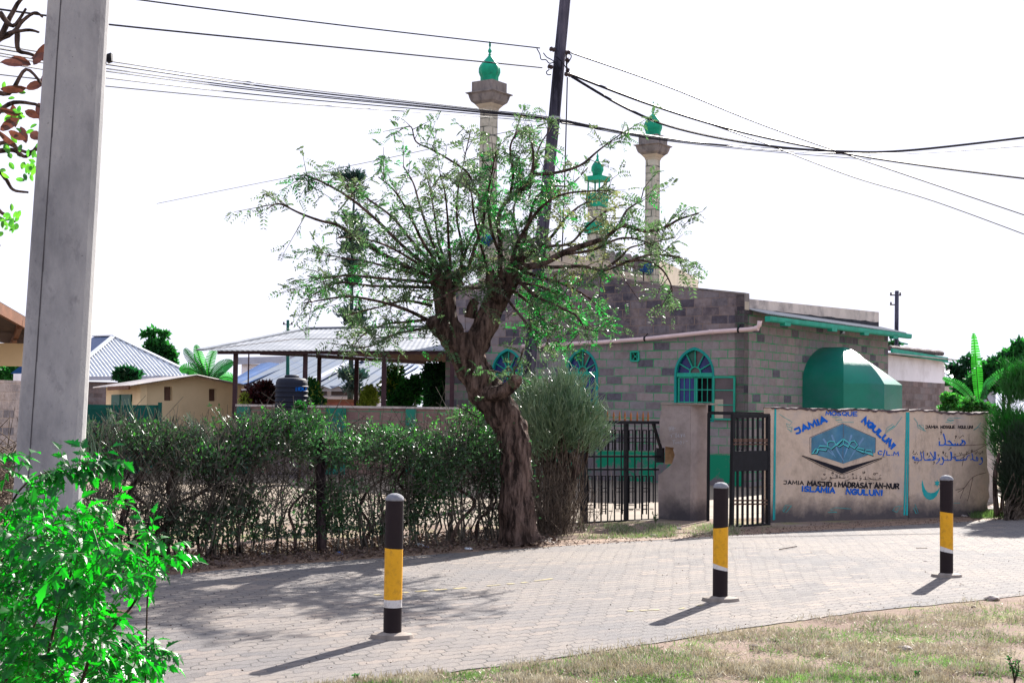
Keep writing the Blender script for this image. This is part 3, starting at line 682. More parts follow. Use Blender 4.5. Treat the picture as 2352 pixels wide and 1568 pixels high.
# flat roof and the rear
tl_ = TEND
mb = MB(); mb.box(K - S * 0 - NS * .23 + S * .23 + D3 * 3.2, UU * (TEND - .3), S * (SEND - .3), D3 * .1); mb.build('roof', 'balcony', mosque)
mb = MB(); mb.box(K + UU * TEND + S * .23, S * (SEND - .2), -UU * .2, D3 * 3.6); mb.box(K + S * (SEND - .2) + UU * .25, UU * (TEND - .5), S * .2, D3 * 3.4)
mb.build('wall', 'block_plain', mosque, uv=True)['label'] = 'rear and far side walls'

# green half-octagon prayer niche with its faceted half dome
# plan: the niche stands out from the wall; corners found from the photo
tL = sz_(1843, 905)[0]
def proj(p):
    q = Vector(p) - EYE; d = q.dot(FW); return (CX + FP * q.dot(CR) / d, CY - FP * q.dot(CU) / d)
ZB = side(1843, 880).z
A0 = K + S * tL
# facets: A0 -> B (px 1937) -> C (px 2031) -> D (px 2072) -> back to wall
def along(p0, d, px):
    lo_, hi_ = 0.0, 8.0
    for _ in range(50):
        m_ = (lo_ + hi_) / 2
        if proj(p0 + d * m_ + D3 * 1)[0] < px: lo_ = m_
        else: hi_ = m_
    return p0 + d * lo_
rot = lambda v, deg: Vector((v.x * math.cos(R(deg)) - v.y * math.sin(R(deg)), v.x * math.sin(R(deg)) + v.y * math.cos(R(deg)), 0))
B0 = along(A0, NS, 1937); C0 = along(B0, rot(S, -45), 2031); Dd = along(C0, S, 2072)
mT = ((A0 - K).dot(S) + (C0 - K).dot(S) - (A0 - K).dot(S) + 0) ; cT = ((C0 - K).dot(S) + (Dd - K).dot(S)) / 2; aT = (A0 - K).dot(S)
mir = lambda p: p + S * (2 * (cT - (p - K).dot(S)))
foot = [A0, B0, C0, Dd, mir(B0), mir(A0)]
mb = MB()
for i in range(5):
    a, b = foot[i], foot[i + 1]; mb.add([a, b, b + D3 * ZB, a + D3 * ZB], [(0, 1, 2, 3)])
niche = mb.build('prayer_niche', 'greenbay', mosque); niche['label'] = 'green half-octagon niche bay on the side wall'
WT0 = K + S * cT; outn = 0.0
for k in range(60):
    if proj(WT0 + NS * outn + D3 * 2.9)[0] > 1938: break
    outn += .03
AP = WT0 + NS * outn; za1 = onplane(1938, 797, AP, NS).z
tops = [WT0, AP, AP, AP, AP, WT0]
mb = MB(); nst = 28; rings = []
for k in range(nst + 1):
    a_ = math.pi / 2 * k / nst; h = math.sin(a_); ii = (.35 * h ** 2.4 + .65 * (1 - math.cos(a_))) if k < nst else 1.0
    ring = [Vector((p.x + (t.x - p.x) * (ii if q < 2 else (ii * .5 + h * .5 if q == 2 else ii * .12 + h * .88)), p.y + (t.y - p.y) * (ii if q < 2 else (ii * .5 + h * .5 if q == 2 else ii * .12 + h * .88)), ZB + (za1 - ZB) * h)) for q, (p, t) in enumerate(zip(foot, tops))]
    rings.append(ring)
for j in range(5):
    vs = []
    for k in range(nst + 1): vs += [rings[k][j], rings[k][j + 1]]
    mb.add(vs, [(2 * k, 2 * k + 1, 2 * k + 3, 2 * k + 2) for k in range(nst)])
mb.build('half_dome', 'greenbay', niche, smooth=True)

# ---- minarets -------------------------------------------------
def minaret(pc, d, sc, base_px, label):
    """profile measured on the nearer minaret in photo pixels; sc scales it"""
    k = d / FP
    hy = 935 + (pc - CX) * ROLL
    def z(y): return CAMH + (hy - y) * k
    c = ground_at(pc, d); q = 1.393   # projected width of a unit square at this turn
    ang = math.atan2(S.y, S.x)
    def sq(mb, w0, y0, w1, y1):       # square frustum between two photo heights
        for_ = []
        for w, y in ((w0, y0), (w1, y1)):
            a = w * k / q
            for sx, sy in ((-1, -1), (1, -1), (1, 1), (-1, 1)): for_.append(c + S * (sx * a / 2) + UU * (sy * a / 2) + D3 * z(y))
        o = for_; 
        mb.add(o, [(3, 2, 1, 0), (4, 5, 6, 7)] + [(i, (i + 1) % 4, 4 + (i + 1) % 4, 4 + i) for i in range(4)])
    Y = lambda y: sc * (y - 934) + hy     # map reference heights
    w = lambda v: v * sc
    mb = MB(); sq(mb, w(43), Y(base_px), w(41), Y(247)); mn = mb.build('minaret', 'block_cream', mosque, uv=True); mn['label'] = label
    mb = MB(); sq(mb, w(43), Y(250), w(48), Y(244)); sq(mb, w(49), Y(243.8), w(66), Y(236)); mb.build('neck', 'cream', mn)
    mb = MB()
    prof = [(66, 235.8), (84, 230), (92, 222), (97, 214), (110, 211.5), (110, 209.5)]
    for i in range(len(prof) - 1): sq(mb, w(prof[i][0]), Y(prof[i][1]), w(prof[i + 1][0]), Y(prof[i + 1][1] + .01))
    sq(mb, w(81), Y(209.3), w(81), Y(184)); mb.build('balcony', 'balcony', mn)
    # ribbed onion dome
    mb = MB(); pr = [(20, 184), (20, 171), (22, 167), (24.3, 160), (24, 150), (21, 143), (15, 135), (9, 128), (5, 123), (2.6, 119)]
    n = 32; vs = []; c3 = c
    for (r, y) in pr:
        for j in range(n):
            a = 2 * math.pi * j / n; rr = r * sc * k * (1 + (0.12 * abs(math.cos(4 * a)) - .07 if r > 6 else 0)); vs.append(c3 + Vector((math.cos(a) * rr, math.sin(a) * rr, z(Y(y)))))
    m = len(pr); mb.add(vs, [(i * n + j, i * n + (j + 1) % n, (i + 1) * n + (j + 1) % n, (i + 1) * n + j) for i in range(m - 1) for j in range(n)] + [tuple((m - 1) * n + j for j in range(n))])
    mb.build('dome', 'greendome', mn, smooth=True)
    mb = MB(); pf = [(2.6, 119.2), (4.4, 118), (2, 117), (2.2, 115), (4.6, 111), (4.4, 108), (2, 103.5), (1.4, 101), (2.6, 98), (2.4, 92), (0.3, 85)]
    mb.lathe(c, [(r * sc * k, z(Y(y))) for r, y in pf], 12); mb.build('finial', 'greendome', mn, smooth=True)
minaret(1113, 36.0, 1.0, 640, 'nearer cream minaret, behind the tree')
sc2 = 2358 / 1980 ; minaret(1494, 42.8, 0.84, 690, 'farther cream minaret, right of the wooden pole')
M1 = ground_at(1113, 36.0); M2 = ground_at(1494, 42.8); HS = (M2 - M1).normalized(); HN = Vector((HS.y, -HS.x, 0))
hall = lambda px, py, out=0.0: onplane(px, py, M1 + HN * out, HN)
z_h = hall(1450, 627).z
mb = MB(); a = M1; b = M2; mb.box(a + D3 * 3.0, b - a + HS * .3, -HN * .25, D3 * (z_h - 3.0))
mb.build('hall_wall', 'cream', mosque)
mb = MB()
L = (b - a).length; nmer = 17
for i in range(nmer):
    t = .55 + (L - .7) * i / (nmer - 1); c = a + HS * t - HN * .12 + D3 * z_h; h = .58; w_ = .20
    if 3.3 < t < 5.0: continue
    pr = [(-.9, 0), (.9, 0), (.9, .12), (.55, .17), (.6, .30), (.95, .55), (.80, .85), (.35, 1.0), (-.35, 1.0), (-.80, .85), (-.95, .55), (-.6, .30), (-.55, .17), (-.9, .12)]
    m_ = MB(); m_.prism([c + HS * (x * w_) + D3 * (z * h) for x, z in pr], -HN * .12)
    m_.build('merlon', 'balcony', mosque)
# cream stair head block and the low far block
def rectbox(mb, x0, y0, x1, y1, d, th):
    a, b, c = W(x0, y1, d), W(x1, y1, d), W(x0, y0, d); return mb.box(a, b - a, Vector((0, th, 0)), Vector((0, 0, (c - a).z)))
p0 = hall(1262, 575, 1.2); p1 = hall(1402, 582, 1.2); mb = MB(); mb.box(Vector((p0.x, p0.y, 3.2)), Vector((p1.x - p0.x, p1.y - p0.y, 0)), -HN * 1.1, D3 * (p0.z - 3.2)); mb.build('stair_head', 'cream', mosque)
p0 = hall(1500, 643, -1.0); p1 = hall(1592, 636, -3.2)
mb = MB(); mb.box(Vector((p0.x, p0.y, 3.0)), Vector((p1.x - p0.x, p1.y - p0.y, 0)), Vector((.3, .8, 0)), D3 * (p1.z - 3.0)); mb.build('low_block', 'cream', mosque)
# blue horn loudspeakers by the minaret feet
for px, py, d in ((1489, 617, 41.0), (1120, 552, 35.2)):
    c = W(px, py, d); mb = MB(); ax = Vector((.35, -.9, 0.05)).normalized()
    mb.tube([c + ax * .02, c - ax * .05, c - ax * .2, c - ax * .32, c - ax * .45], [.17 * d / 41, .15, .07, .05, .07], 16); mb.build('loudspeaker', 'bluesheet', mosque, smooth=True)
    MB().bar(c - ax * .3, c - ax * .3 - D3 * .5, .03).build('speaker_bracket', 'blackiron', mosque)
# grey balcony corner of a further minaret seen left of the near one
c = W(1062, 412, 38.0); mb = MB(); kk = 38.0 / FP
mb.box(c + Vector((-.17, 0, -.18)), (.32, .1, 0), (0, .3, 0), (0.05, 0, .38)); mb.build('loudspeaker_box', 'balcony', mosque)
MB().bar(c + Vector((.0, .2, -.1)), W(1090, 440, 36.0), .05).build('speaker_bracket', 'blackiron', mosque)
# little green lantern turret
d = 40.0; kk = d / FP; hy = 935 + (1366 - CX) * ROLL; zz = lambda y: CAMH + (hy - y) * kk; c = ground_at(1366, d)
mb = MB(); mb.cbox(c + D3 * zz(760), 44 * kk / 1.39, 44 * kk / 1.39, zz(474) - zz(760), math.atan2(S.y, S.x)); tr_ = mb.build('turret', 'block_cream', mosque, uv=True)
mb = MB(); mb.cbox(c + D3 * zz(474), 52 * kk / 1.39, 52 * kk / 1.39, zz(443) - zz(474), math.atan2(S.y, S.x)); mb.cbox(c + D3 * zz(535), 58 * kk / 1.39, 58 * kk / 1.39, .3, math.atan2(S.y, S.x)); mb.build('turret_base', 'greendome', tr_)
mb = MB(); a = 42 * kk / 1.39 / 2
for sx, sy in ((-1, -1), (1, -1), (1, 1), (-1, 1)): mb = MB(); mb.cbox(c + S * sx * a + UU * sy * a + D3 * (zz(443)), .045, .045, zz(414) - zz(443), 0); mb.build('lantern_post', 'greendome', tr_)
mb = MB(); mb.cbox(c + D3 * zz(414), 60 * kk / 1.39, 60 * kk / 1.39, zz(403) - zz(414), math.atan2(S.y, S.x)); mb.build('lantern_roof', 'greendome', tr_)
mb = MB(); mb.lathe(c, [(r * kk, zz(y)) for r, y in [(11, 403), (11, 396), (14.5, 388), (14, 380), (11, 374), (5, 366), (2, 360), (3, 356), (1, 350), (.3, 340)]], 20); mb.build('dome', 'greendome', tr_, smooth=True)

# ================================================================== ANNEX on the right
mb_p = side(2048, 850, -.4); 
AN = K - NS * .5
ann = lambda px, py, out=0.0: onplane(px, py, AN + NS * out, NS)
q0, q1 = ann(2046, 880), ann(2170, 880)
annex = thing('outbuilding', Vector((q0.x, q0.y, 0)), 'small outbuilding with white upper wall over grey blocks, right of the mosque', 'outbuilding')
z_top = ann(2046, 815).z; z_mid = ann(2100, 876).z; z_t2 = ann(2170, 830).z
A = Vector((q0.x, q0.y, 0)) - S * .6; B = Vector((q1.x, q1.y, 0))
mb = MB(); mb.box(A, B - A, -NS * 3, D3 * z_mid); mb.build('wall', 'block_plain', annex, uv=True)
mb = MB(); mb.prism([A + D3 * z_mid, B + D3 * z_mid, B + D3 * z_t2, A + D3 * z_top], -NS * 2.99); mb.build('upper_wall', 'white', annex)
g0 = ann(2050, 812, .25); g1 = ann(2178, 832, .25); mb = MB(); mb.prism([g0, g0 + D3 * .14, g0 + D3 * .14 - NS * .05, g0 - NS * .05], g1 - g0); gg = mb.build('fascia', 'greentrim', annex)
MB().box(ann(2165, 832, .24), S * .9, NS * .02, D3 * .03).build('batten', 'greentrim', gg)
mb = MB(); g0 = ann(2044, 800, .1); g1 = ann(2164, 812, .1)
for i in range(5):
    a = g0.lerp(g1, i / 5); b = g0.lerp(g1, (i + .97) / 5); mb.tube([a - D3 * .0, a.lerp(b, .5) + D3 * .01, b], [.075, .085, .075], 8)
mb.build('coping', 'wallcap', annex)
mb = MB(); mb.prism([A + D3 * (z_top + .0) + NS * .3, B + S * .2 + D3 * (z_t2 + .03) + NS * .3, B + S * .2 + D3 * (z_t2 + .2) - NS * 3, A + D3 * (z_top + .2) - NS * 3], D3 * .03); mb.build('roof', 'zincshade', annex)

# ================================================================== COMPOUND WALL WITH PAINTED SIGNS
WA = G(1768, 1200); WB = G(2272, 1184); WT = (WB - WA).normalized(); WN = Vector((WT.y, -WT.x, 0))
sw = lambda px, py, out=0.0: onplane(px, py, WA + WN * out, WN)
def sgw(x0, x1, seed, topf, name, label, mat='signwall'):
    random.seed(seed); A, B = sw(x0, 1000), sw(x1, 1000); A.z = B.z = 0; n = int((B - A).length / .05); top = []; h = 0
    for i in range(n + 1):
        t = i / n; p = A.lerp(B, t); px = x0 + (x1 - x0) * t; h = h * .7 + random.uniform(-.012, .012)
        top.append(p + D3 * (sw(px, topf(px)).z + h))
    rag = []
    mb = MB(); pts = [A - D3 * .05, B - D3 * .05] + top[::-1]
    if name == 'end':
        pts = [A - D3 * .05]
        nz = 14
        for k in range(nz): z = -.05 + (top[-1].z) * k / nz; pts.append(B + WT * random.uniform(-.05, .03) + D3 * z)
        pts += top[::-1]
    # fan is unsafe for ragged outline: tessellate
    loc = [((p - A).dot(WT), p.z) for p in pts]; wall_mb(mb, loc, [], A, WT, WN, .16)
    return mb, A, top
def tf(px):
    t = (px - 1768) / 504; return 936 + 13 * t + (1.5 if 1842 < px < 1990 else 0)
wallthing = thing('boundary_wall', WA, 'tan rendered boundary wall hand painted with the mosque name', 'wall')
mb, A_, top1 = sgw(1770, 2086.5, 3, tf, 'mid', '', 'signwall'); p1_ = mb.build('panel', 'signwall', wallthing); p1_['label'] = 'wide left panel with blue emblem'
mb, B_, top2 = sgw(2088.5, 2270, 5, tf, 'end', '', 'signwall'); p2_ = mb.build('panel', 'signwall', wallthing); p2_['label'] = 'narrow right panel with Arabic lettering and crescent'
random.seed(11)
mb = MB()
for tp in (top1, top2):
    for i in range(0, len(tp) - 1):
        d0 = .010 + .02 * abs(noise.noise(Vector((i * .35, 7, 0)))) * 2; 
        a, b = tp[i], tp[i + 1]; mb.add([a + WN * .012 - D3 * d0, b + WN * .012 - D3 * (.010 + .04 * abs(noise.noise(Vector(((i + 1) * .35, 7, 0))))), b + WN * .012 + D3 * .012, a + WN * .012 + D3 * .012, a - WN * .17 + D3 * .012, b - WN * .17 + D3 * .012, a - WN * .17 - D3 * .02, b - WN * .17 - D3 * .02], [(0, 1, 2, 3), (3, 2, 5, 4), (4, 5, 7, 6)])
mb.build('coping', 'wallcap', wallthing)
SG = 0.0
def ribbon(mb, pts, w, mapf, closed=False):
    """flat painted stroke; pts and w in photo pixels"""
    global SG
    SG = (SG + 0.00007) if SG < .0035 else 0.0
    P2 = [Vector((p[0], p[1])) for p in pts]; n = len(P2)
    if n < 2: return
    Lf, Rt = [], []
    for i in range(n):
        a = P2[max(i - 1, 0)] if not closed else P2[(i - 1) % n]; b = P2[min(i + 1, n - 1)] if not closed else P2[(i + 1) % n]
        d = (b - a); d = d.normalized() if d.length else Vector((1, 0)); nn = Vector((-d.y, d.x))
        if 0 < i < n - 1 or closed:
            d1 = (P2[i] - a).normalized(); n1 = Vector((-d1.y, d1.x)); c_ = max(.45, n1.dot(nn)); nn = nn / c_
        ww = w[i] if isinstance(w, (list, tuple)) else w * random.uniform(.88, 1.1)
        q = P2[i]
        if not closed and i == 0: q = q - d * ww * .3
        if not closed and i == n - 1: q = q + d * ww * .3
        Lf.append(q + nn * ww / 2); Rt.append(q - nn * ww / 2)
    o = .0035 + SG; vs = [mapf(p.x, p.y, o) for p in Lf] + [mapf(p.x, p.y, o) for p in Rt]; m = n if closed else n - 1
    mb.add(vs, [(i, (i + 1) % n, n + (i + 1) % n, n + i) for i in range(m)])
def fillp(mb, pts, mapf, o=.003):
    v = [Vector((p[0], p[1], 0)) for p in pts]; tr = tessellate_polygon([v]); mb.add([mapf(p[0], p[1], o) for p in pts], [tuple(t) for t in tr])
def arcs(cx, cy, rx, ry, a0, a1, n=8): return [(cx + rx * math.cos(R(a0 + (a1 - a0) * i / n)), cy + ry * math.sin(R(a0 + (a1 - a0) * i / n))) for i in range(n + 1)]
GL = {  # hand lettering, unit box, y down
 'A': [[(0, 1), (.5, 0), (1, 1)], [(.2, .66), (.8, .66)]], 'J': [[(0, .08), (.85, .08), (.85, .72), (.7, .93), (.35, .97), (.02, .9)]],
 'M': [[(0, 1), (.12, 0), (.5, .75), (.88, 0), (1, 1)]], 'I': [[(.5, 0), (.5, 1)]], 'S': [[(.95, .1), (.55, 0), (.12, .12), (.1, .38), (.5, .5), (.9, .62), (.9, .88), (.45, 1), (.02, .9)]],
 'O': [arcs(.5, .5, .5, .5, -90, 270, 12)], 'Q': [arcs(.5, .47, .5, .47, -90, 270, 12), [(.55, .65), (1, 1.05)]], 'U': [[(.02, 0), (.05, .7), (.25, .97), (.5, 1), (.75, .97), (.95, .7), (.98, 0)]],
 'E': [[(.95, 0), (.08, 0), (.08, 1), (.95, 1)], [(.08, .5), (.75, .5)]], 'N': [[(0, 1), (.05, 0), (.95, 1), (1, 0)]], 'G': [[(.95, .15), (.55, 0), (.15, .15), (0, .5), (.15, .88), (.55, 1), (.95, .85), (.95, .55), (.55, .55)]],
 'L': [[(.08, 0), (.08, .97), (.95, .97)]], 'C': [[(.95, .15), (.55, 0), (.15, .15), (0, .5), (.15, .88), (.55, 1), (.95, .85)]], '/': [[(.75, -.35), (.15, 1.3)]], '.': [[(.4, .9), (.6, 1.0)]],
 'D': [[(.08, 0), (.08, 1), (.5, 1), (.85, .85), (.97, .5), (.85, .15), (.5, 0), (0.0, 0)]], 'R': [[(.08, 1), (.08, 0), (.6, 0), (.9, .12), (.9, .38), (.6, .5), (.08, .5)], [(.5, .5), (.98, 1)]],
 'T': [[(0, .02), (1, .02)], [(.5, .02), (.5, 1)]], '&': [[(.95, 1), (.2, .25), (.3, .02), (.6, .02), (.7, .2), (.1, .65), (.15, .92), (.5, 1), (.95, .6)]], '-': [[(.1, .55), (.9, .55)]], "'": [[(.5, 0), (.4, .25)]],
}
WID = {'I': .28, '.': .3, "'": .3, '/': .6, '-': .55, 'M': 1.25, ' ': .5, 'J': .9, 'Q': 1.05, '&': .9}
def letter(mb, text, p0, p1, h, stroke, mapf, bend=0.0, gap=.28, wid=.78):
    """text from p0 to p1 (photo pixels, baseline), bend lifts the middle of the line"""
    ws = [WID.get(ch, 1.0) for ch in text]; tot = sum(ws) + gap * (len(ws) - 1); x = 0
    P0, P1 = Vector(p0), Vector(p1); Ln = (P1 - P0).length; d = (P1 - P0) / Ln; nn = Vector((d.y, -d.x)); u = Ln / tot
    for ch, w in zip(text, ws):
        s0 = x / tot; s1 = (x + w) / tot; sm = (s0 + s1) / 2
        slope = -bend * 4 * (1 - 2 * sm) / Ln; dd = (d + nn * (-slope) * 1).normalized(); n2 = Vector((dd.y, -dd.x))
        base = P0 + d * (x * u) + nn * (bend * 4 * sm * (1 - sm)) * 1.0; jr = random.uniform(-.03, .03)
        for st in GL.get(ch, []):
            pts = [base + dd * (q[0] * w * u) + n2 * ((1 - q[1]) * h) for q in st]
            pts = [p + Vector((random.uniform(-.25, .25), random.uniform(-.25, .25))) for p in pts]
            ribbon(mb, [(p.x, p.y) for p in pts], stroke, mapf)
        x += w + gap
random.seed(4)
# photo coordinates of the two close views of the sign
Z3 = lambda x, y: ((3050 + x / 3.015) * .5742, (1600 + y / 3.015) * .5742)
Z4 = lambda x, y: ((3550 + x / 3.0147) * .5742, (1600 + y / 3.0147) * .5742)
sp_ = 1 / 3.015 * .5742
# emblem
mb = MB(); fillp(mb, [Z3(*p) for p in ((968, 288), (1365, 462), (1362, 632), (975, 765), (588, 640), (590, 452))], sw, .0025); mb.build('sign_emblem', 'ink_hex', wallthing)
emb = MB(); 
for l in ([(575, 640), (572, 452), (968, 280), (1366, 458), (1362, 632)], [(978, 290), (968, 760)]): ribbon(emb, [Z3(*p) for p in l], 1.2, sw)
emb.build('emblem_outline', 'ink_grey', wallthing)
mb = MB()
for l in ([(838, 425), (900, 600), (985, 740)], [(1072, 425), (1030, 560), (985, 690)], [(735, 470), (800, 560), (880, 690)], [(1215, 460), (1120, 600), (1040, 730)], [(740, 560), (850, 660)], ): ribbon(mb, [Z3(*p) for p in l], [4.5, 3.5, 1.0][:len(l)] if len(l) == 3 else 2.0, sw)
mb.build('emblem_rays', 'ink_pale', wallthing)
mb = MB(); mk = MB()
chain = [[(600, 645), (640, 585), (672, 590), (655, 640)], [(665, 590), (690, 550), (790, 560), (765, 605)], [(790, 560), (785, 510), (815, 495), (870, 500), (885, 540), (830, 588)],
         [(885, 545), (970, 468), (975, 530), (925, 560)], [(975, 530), (978, 470), (1050, 520), (1035, 560)], [(1045, 540), (1070, 495), (1110, 490), (1145, 540), (1110, 580)],
         [(1125, 590), (1145, 575), (1225, 590), (1220, 625)], [(1225, 625), (1260, 600), (1310, 605), (1332, 655)]]
for l in chain: ribbon(mk, [Z3(x + 5, y + 6) for x, y in l], 3.4, sw, True)
mk.build('chain_shadow_paint', 'ink_black', wallthing)
for l in chain: ribbon(mb, [Z3(*p) for p in l], 2.3, lambda a, b, o: sw(a, b, o + .004), True)
mb.build('chain_emblem', 'ink_aqua', wallthing)
# black chevron
mb = MB(); fillp(mb, [Z3(*p) for p in ((472, 662), (800, 765), (968, 818), (1150, 770), (1490, 678), (1300, 752), (1010, 868), (962, 886), (930, 874), (700, 775))], sw, .003)
ribbon(mb, [Z3(*p) for p in ((478, 672), (700, 790), (960, 896), (1050, 868), (1300, 765), (1440, 705))], 1.3, sw); mb.build('chevron', 'ink_black', wallthing)
def L3(text, a, b, h, st, mat, bend=0.0, gap=.28, Z=Z3, name='lettering'):
    mb = MB(); letter(mb, text, Z(*a), Z(*b), h * sp_, st * sp_, sw, bend * sp_, gap); o = mb.build(name, mat, wallthing); return o
L3('JAMIA', (412, 408), (778, 258), 66, 25, 'ink_blue', 0, .22)['label'] = 'blue word JAMIA rising to the right'
L3('MOSQUE', (763, 182), (1143, 188), 46, 13, 'ink_blue')['label'] = 'blue word MOSQUE along the wall top'
L3('NGULUNI', (1195, 262), (1560, 588), 64, 25, 'ink_blue', 14, .22)['label'] = 'blue word NGULUNI falling to the right'
L3('C/L.M', (1395, 655), (1640, 668), 45, 12, 'ink_blue')['label'] = 'blue C/L.M'
L3('JAMIA', (256, 1010), (495, 1020), 44, 11, 'ink_black', 0, .3); L3('MASJID', (545, 1028), (835, 1042), 54, 17, 'ink_black', 0, .3); L3('&', (862, 1040), (892, 1042), 46, 9, 'ink_black')
L3('MADRASAT', (918, 1045), (1318, 1060), 58, 17, 'ink_black', 0, .28); L3("'", (1328, 1040), (1340, 1042), 50, 6, 'ink_black'); L3('AN-NUR', (1355, 1058), (1645, 1066), 58, 17, 'ink_black', 0, .28)
L3('ISLAMIA', (475, 1095), (870, 1118), 58, 19, 'ink_blue', 0, .28)['label'] = 'blue word ISLAMIA'; L3('NGULUNI', (1010, 1130), (1445, 1150), 62, 20, 'ink_blue', 0, .28)['label'] = 'blue word NGULUNI in the bottom line'
L3('JAMIA', (460, 338), (612, 340), 33, 9, 'ink_black', 0, .25, Z4); L3('MOSQUE', (640, 340), (815, 340), 33, 9, 'ink_black', 0, .25, Z4); L3('NGULUNI', (852, 340), (1030, 342), 33, 9, 'ink_black', 0, .25, Z4)
# arabic lines, traced
Z5 = lambda x, y: ((3640 + x / 7.35) * .5742, (1700 + y / 7.35) * .5742); s5 = .5742 / 7.35
def strokes(lst, w, mat, Z, name='lettering', label=None):
    mb = MB()
    for l in lst: ribbon(mb, [Z(*p) for p in l], w, sw)
    o = mb.build(name, mat, wallthing)
    if label: o['label'] = label
strokes([[(870, 480), (868, 590), (960, 592), (1030, 560), (1045, 470), (1010, 340), (985, 260)], [(1030, 570), (1230, 590), (1400, 592), (1600, 590), (1625, 520), (1590, 460), (1545, 445), (1540, 520), (1480, 560), (1470, 585)],
         [(1120, 480), (1160, 465), (1210, 520), (1240, 560), (1300, 590)], [(1330, 540), (1330, 590)], [(1400, 540), (1400, 590)]], 36 * s5, 'ink_blue', Z5, 'arabic_lettering', 'first blue Arabic word on the right panel')
strokes([
 [(85, 920), (110, 925), (135, 975), (95, 985), (85, 930)], [(130, 930), (130, 1025), (240, 1035), (240, 975), (200, 955), (185, 1000)], [(240, 1035), (330, 1030), (355, 960), (330, 870), (310, 800)],
 [(400, 790), (405, 950), (430, 1025), (610, 1030), (610, 985)], [(530, 990), (535, 1025)], [(570, 985), (572, 1025)], [(640, 1030), (720, 1025), (730, 970), (680, 930), (590, 790)], [(720, 780), (725, 900), (690, 1000), (640, 1030)],
 [(755, 780), (760, 1000)], [(870, 960), (880, 1010), (830, 1080), (770, 1130)], [(810, 1005), (870, 1010)], [(885, 1145), (950, 1150), (990, 1080), (985, 960), (950, 930), (955, 985), (1000, 1025), (1100, 1030), (1105, 985)], [(1100, 1030), (1205, 1030), (1215, 900), (1190, 780)], [(1225, 790), (1235, 1000)],
 [(1285, 970), (1310, 915), (1345, 935), (1350, 975), (1300, 985)], [(1345, 960), (1350, 1030), (1560, 1030), (1560, 975)], [(1560, 1025), (1610, 1025), (1612, 975)], [(1610, 1025), (1650, 1020), (1670, 960), (1700, 890), (1750, 890)],
 [(1770, 1010), (1835, 1005), (1850, 930), (1820, 830)], [(1850, 990), (1880, 1035), (1990, 1040), (2005, 970), (1965, 930), (1955, 1000)], [(2030, 1140), (2080, 1145), (2130, 1080), (2130, 960), (2095, 945), (2095, 1010), (2130, 1020)]], 24 * s5, 'ink_blue', Z5, 'arabic_lettering', 'longer blue Arabic line on the right panel')
strokes([[(900, 130), (925, 150)], [(895, 180), (900, 215), (935, 200), (940, 155)], [(935, 205), (905, 280)], [(860, 370), (850, 400), (870, 430)], [(1330, 340), (1345, 305), (1370, 320), (1335, 390)], [(1450, 390), (1565, 285)], [(1430, 330), (1440, 350)], [(1570, 315), (1580, 335)], [(1300, 440), (1320, 465)],
         [(1135, 725), (1225, 655)], [(1175, 640), (1190, 665)], [(105, 745), (115, 780), (75, 820)], [(100, 850), (160, 860), (200, 790)], [(215, 840), (225, 865)], [(310, 765), (335, 800)], [(345, 830), (400, 745)], [(500, 850), (510, 810), (530, 830), (505, 890)], [(560, 880), (575, 910), (545, 940)],
         [(820, 860), (840, 880), (865, 860)], [(840, 880), (838, 915)], [(960, 820), (965, 770), (995, 780), (980, 850)], [(1020, 885), (1060, 810)], [(1050, 890), (1065, 925)], [(1095, 905), (1105, 935)], [(1310, 850), (1330, 870), (1355, 850)], [(1455, 800), (1470, 835)], [(1480, 885), (1525, 800)], [(1550, 845), (1560, 860)],
         [(1655, 770), (1680, 800)], [(1640, 850), (1720, 765)], [(1810, 790), (1800, 730), (1830, 720), (1835, 760), (1815, 790)], [(1910, 790), (1920, 815)], [(1930, 855), (1985, 765)], [(2000, 800), (2015, 825)], [(2050, 865), (2140, 755)], [(2045, 800), (2060, 830)], [(2140, 760), (2145, 835)],
         [(125, 1080), (150, 1105), (175, 1085)], [(205, 1135), (265, 1055)], [(690, 1080), (720, 1075), (720, 1110), (685, 1145)]], 13 * s5, 'ink_black', Z5, 'vowel_marks', 'small black vowel marks')
Z6 = lambda x, y: ((3270 + x / 8.4) * .5742, (1870 + y / 8.4) * .5742); s6 = .5742 / 8.4
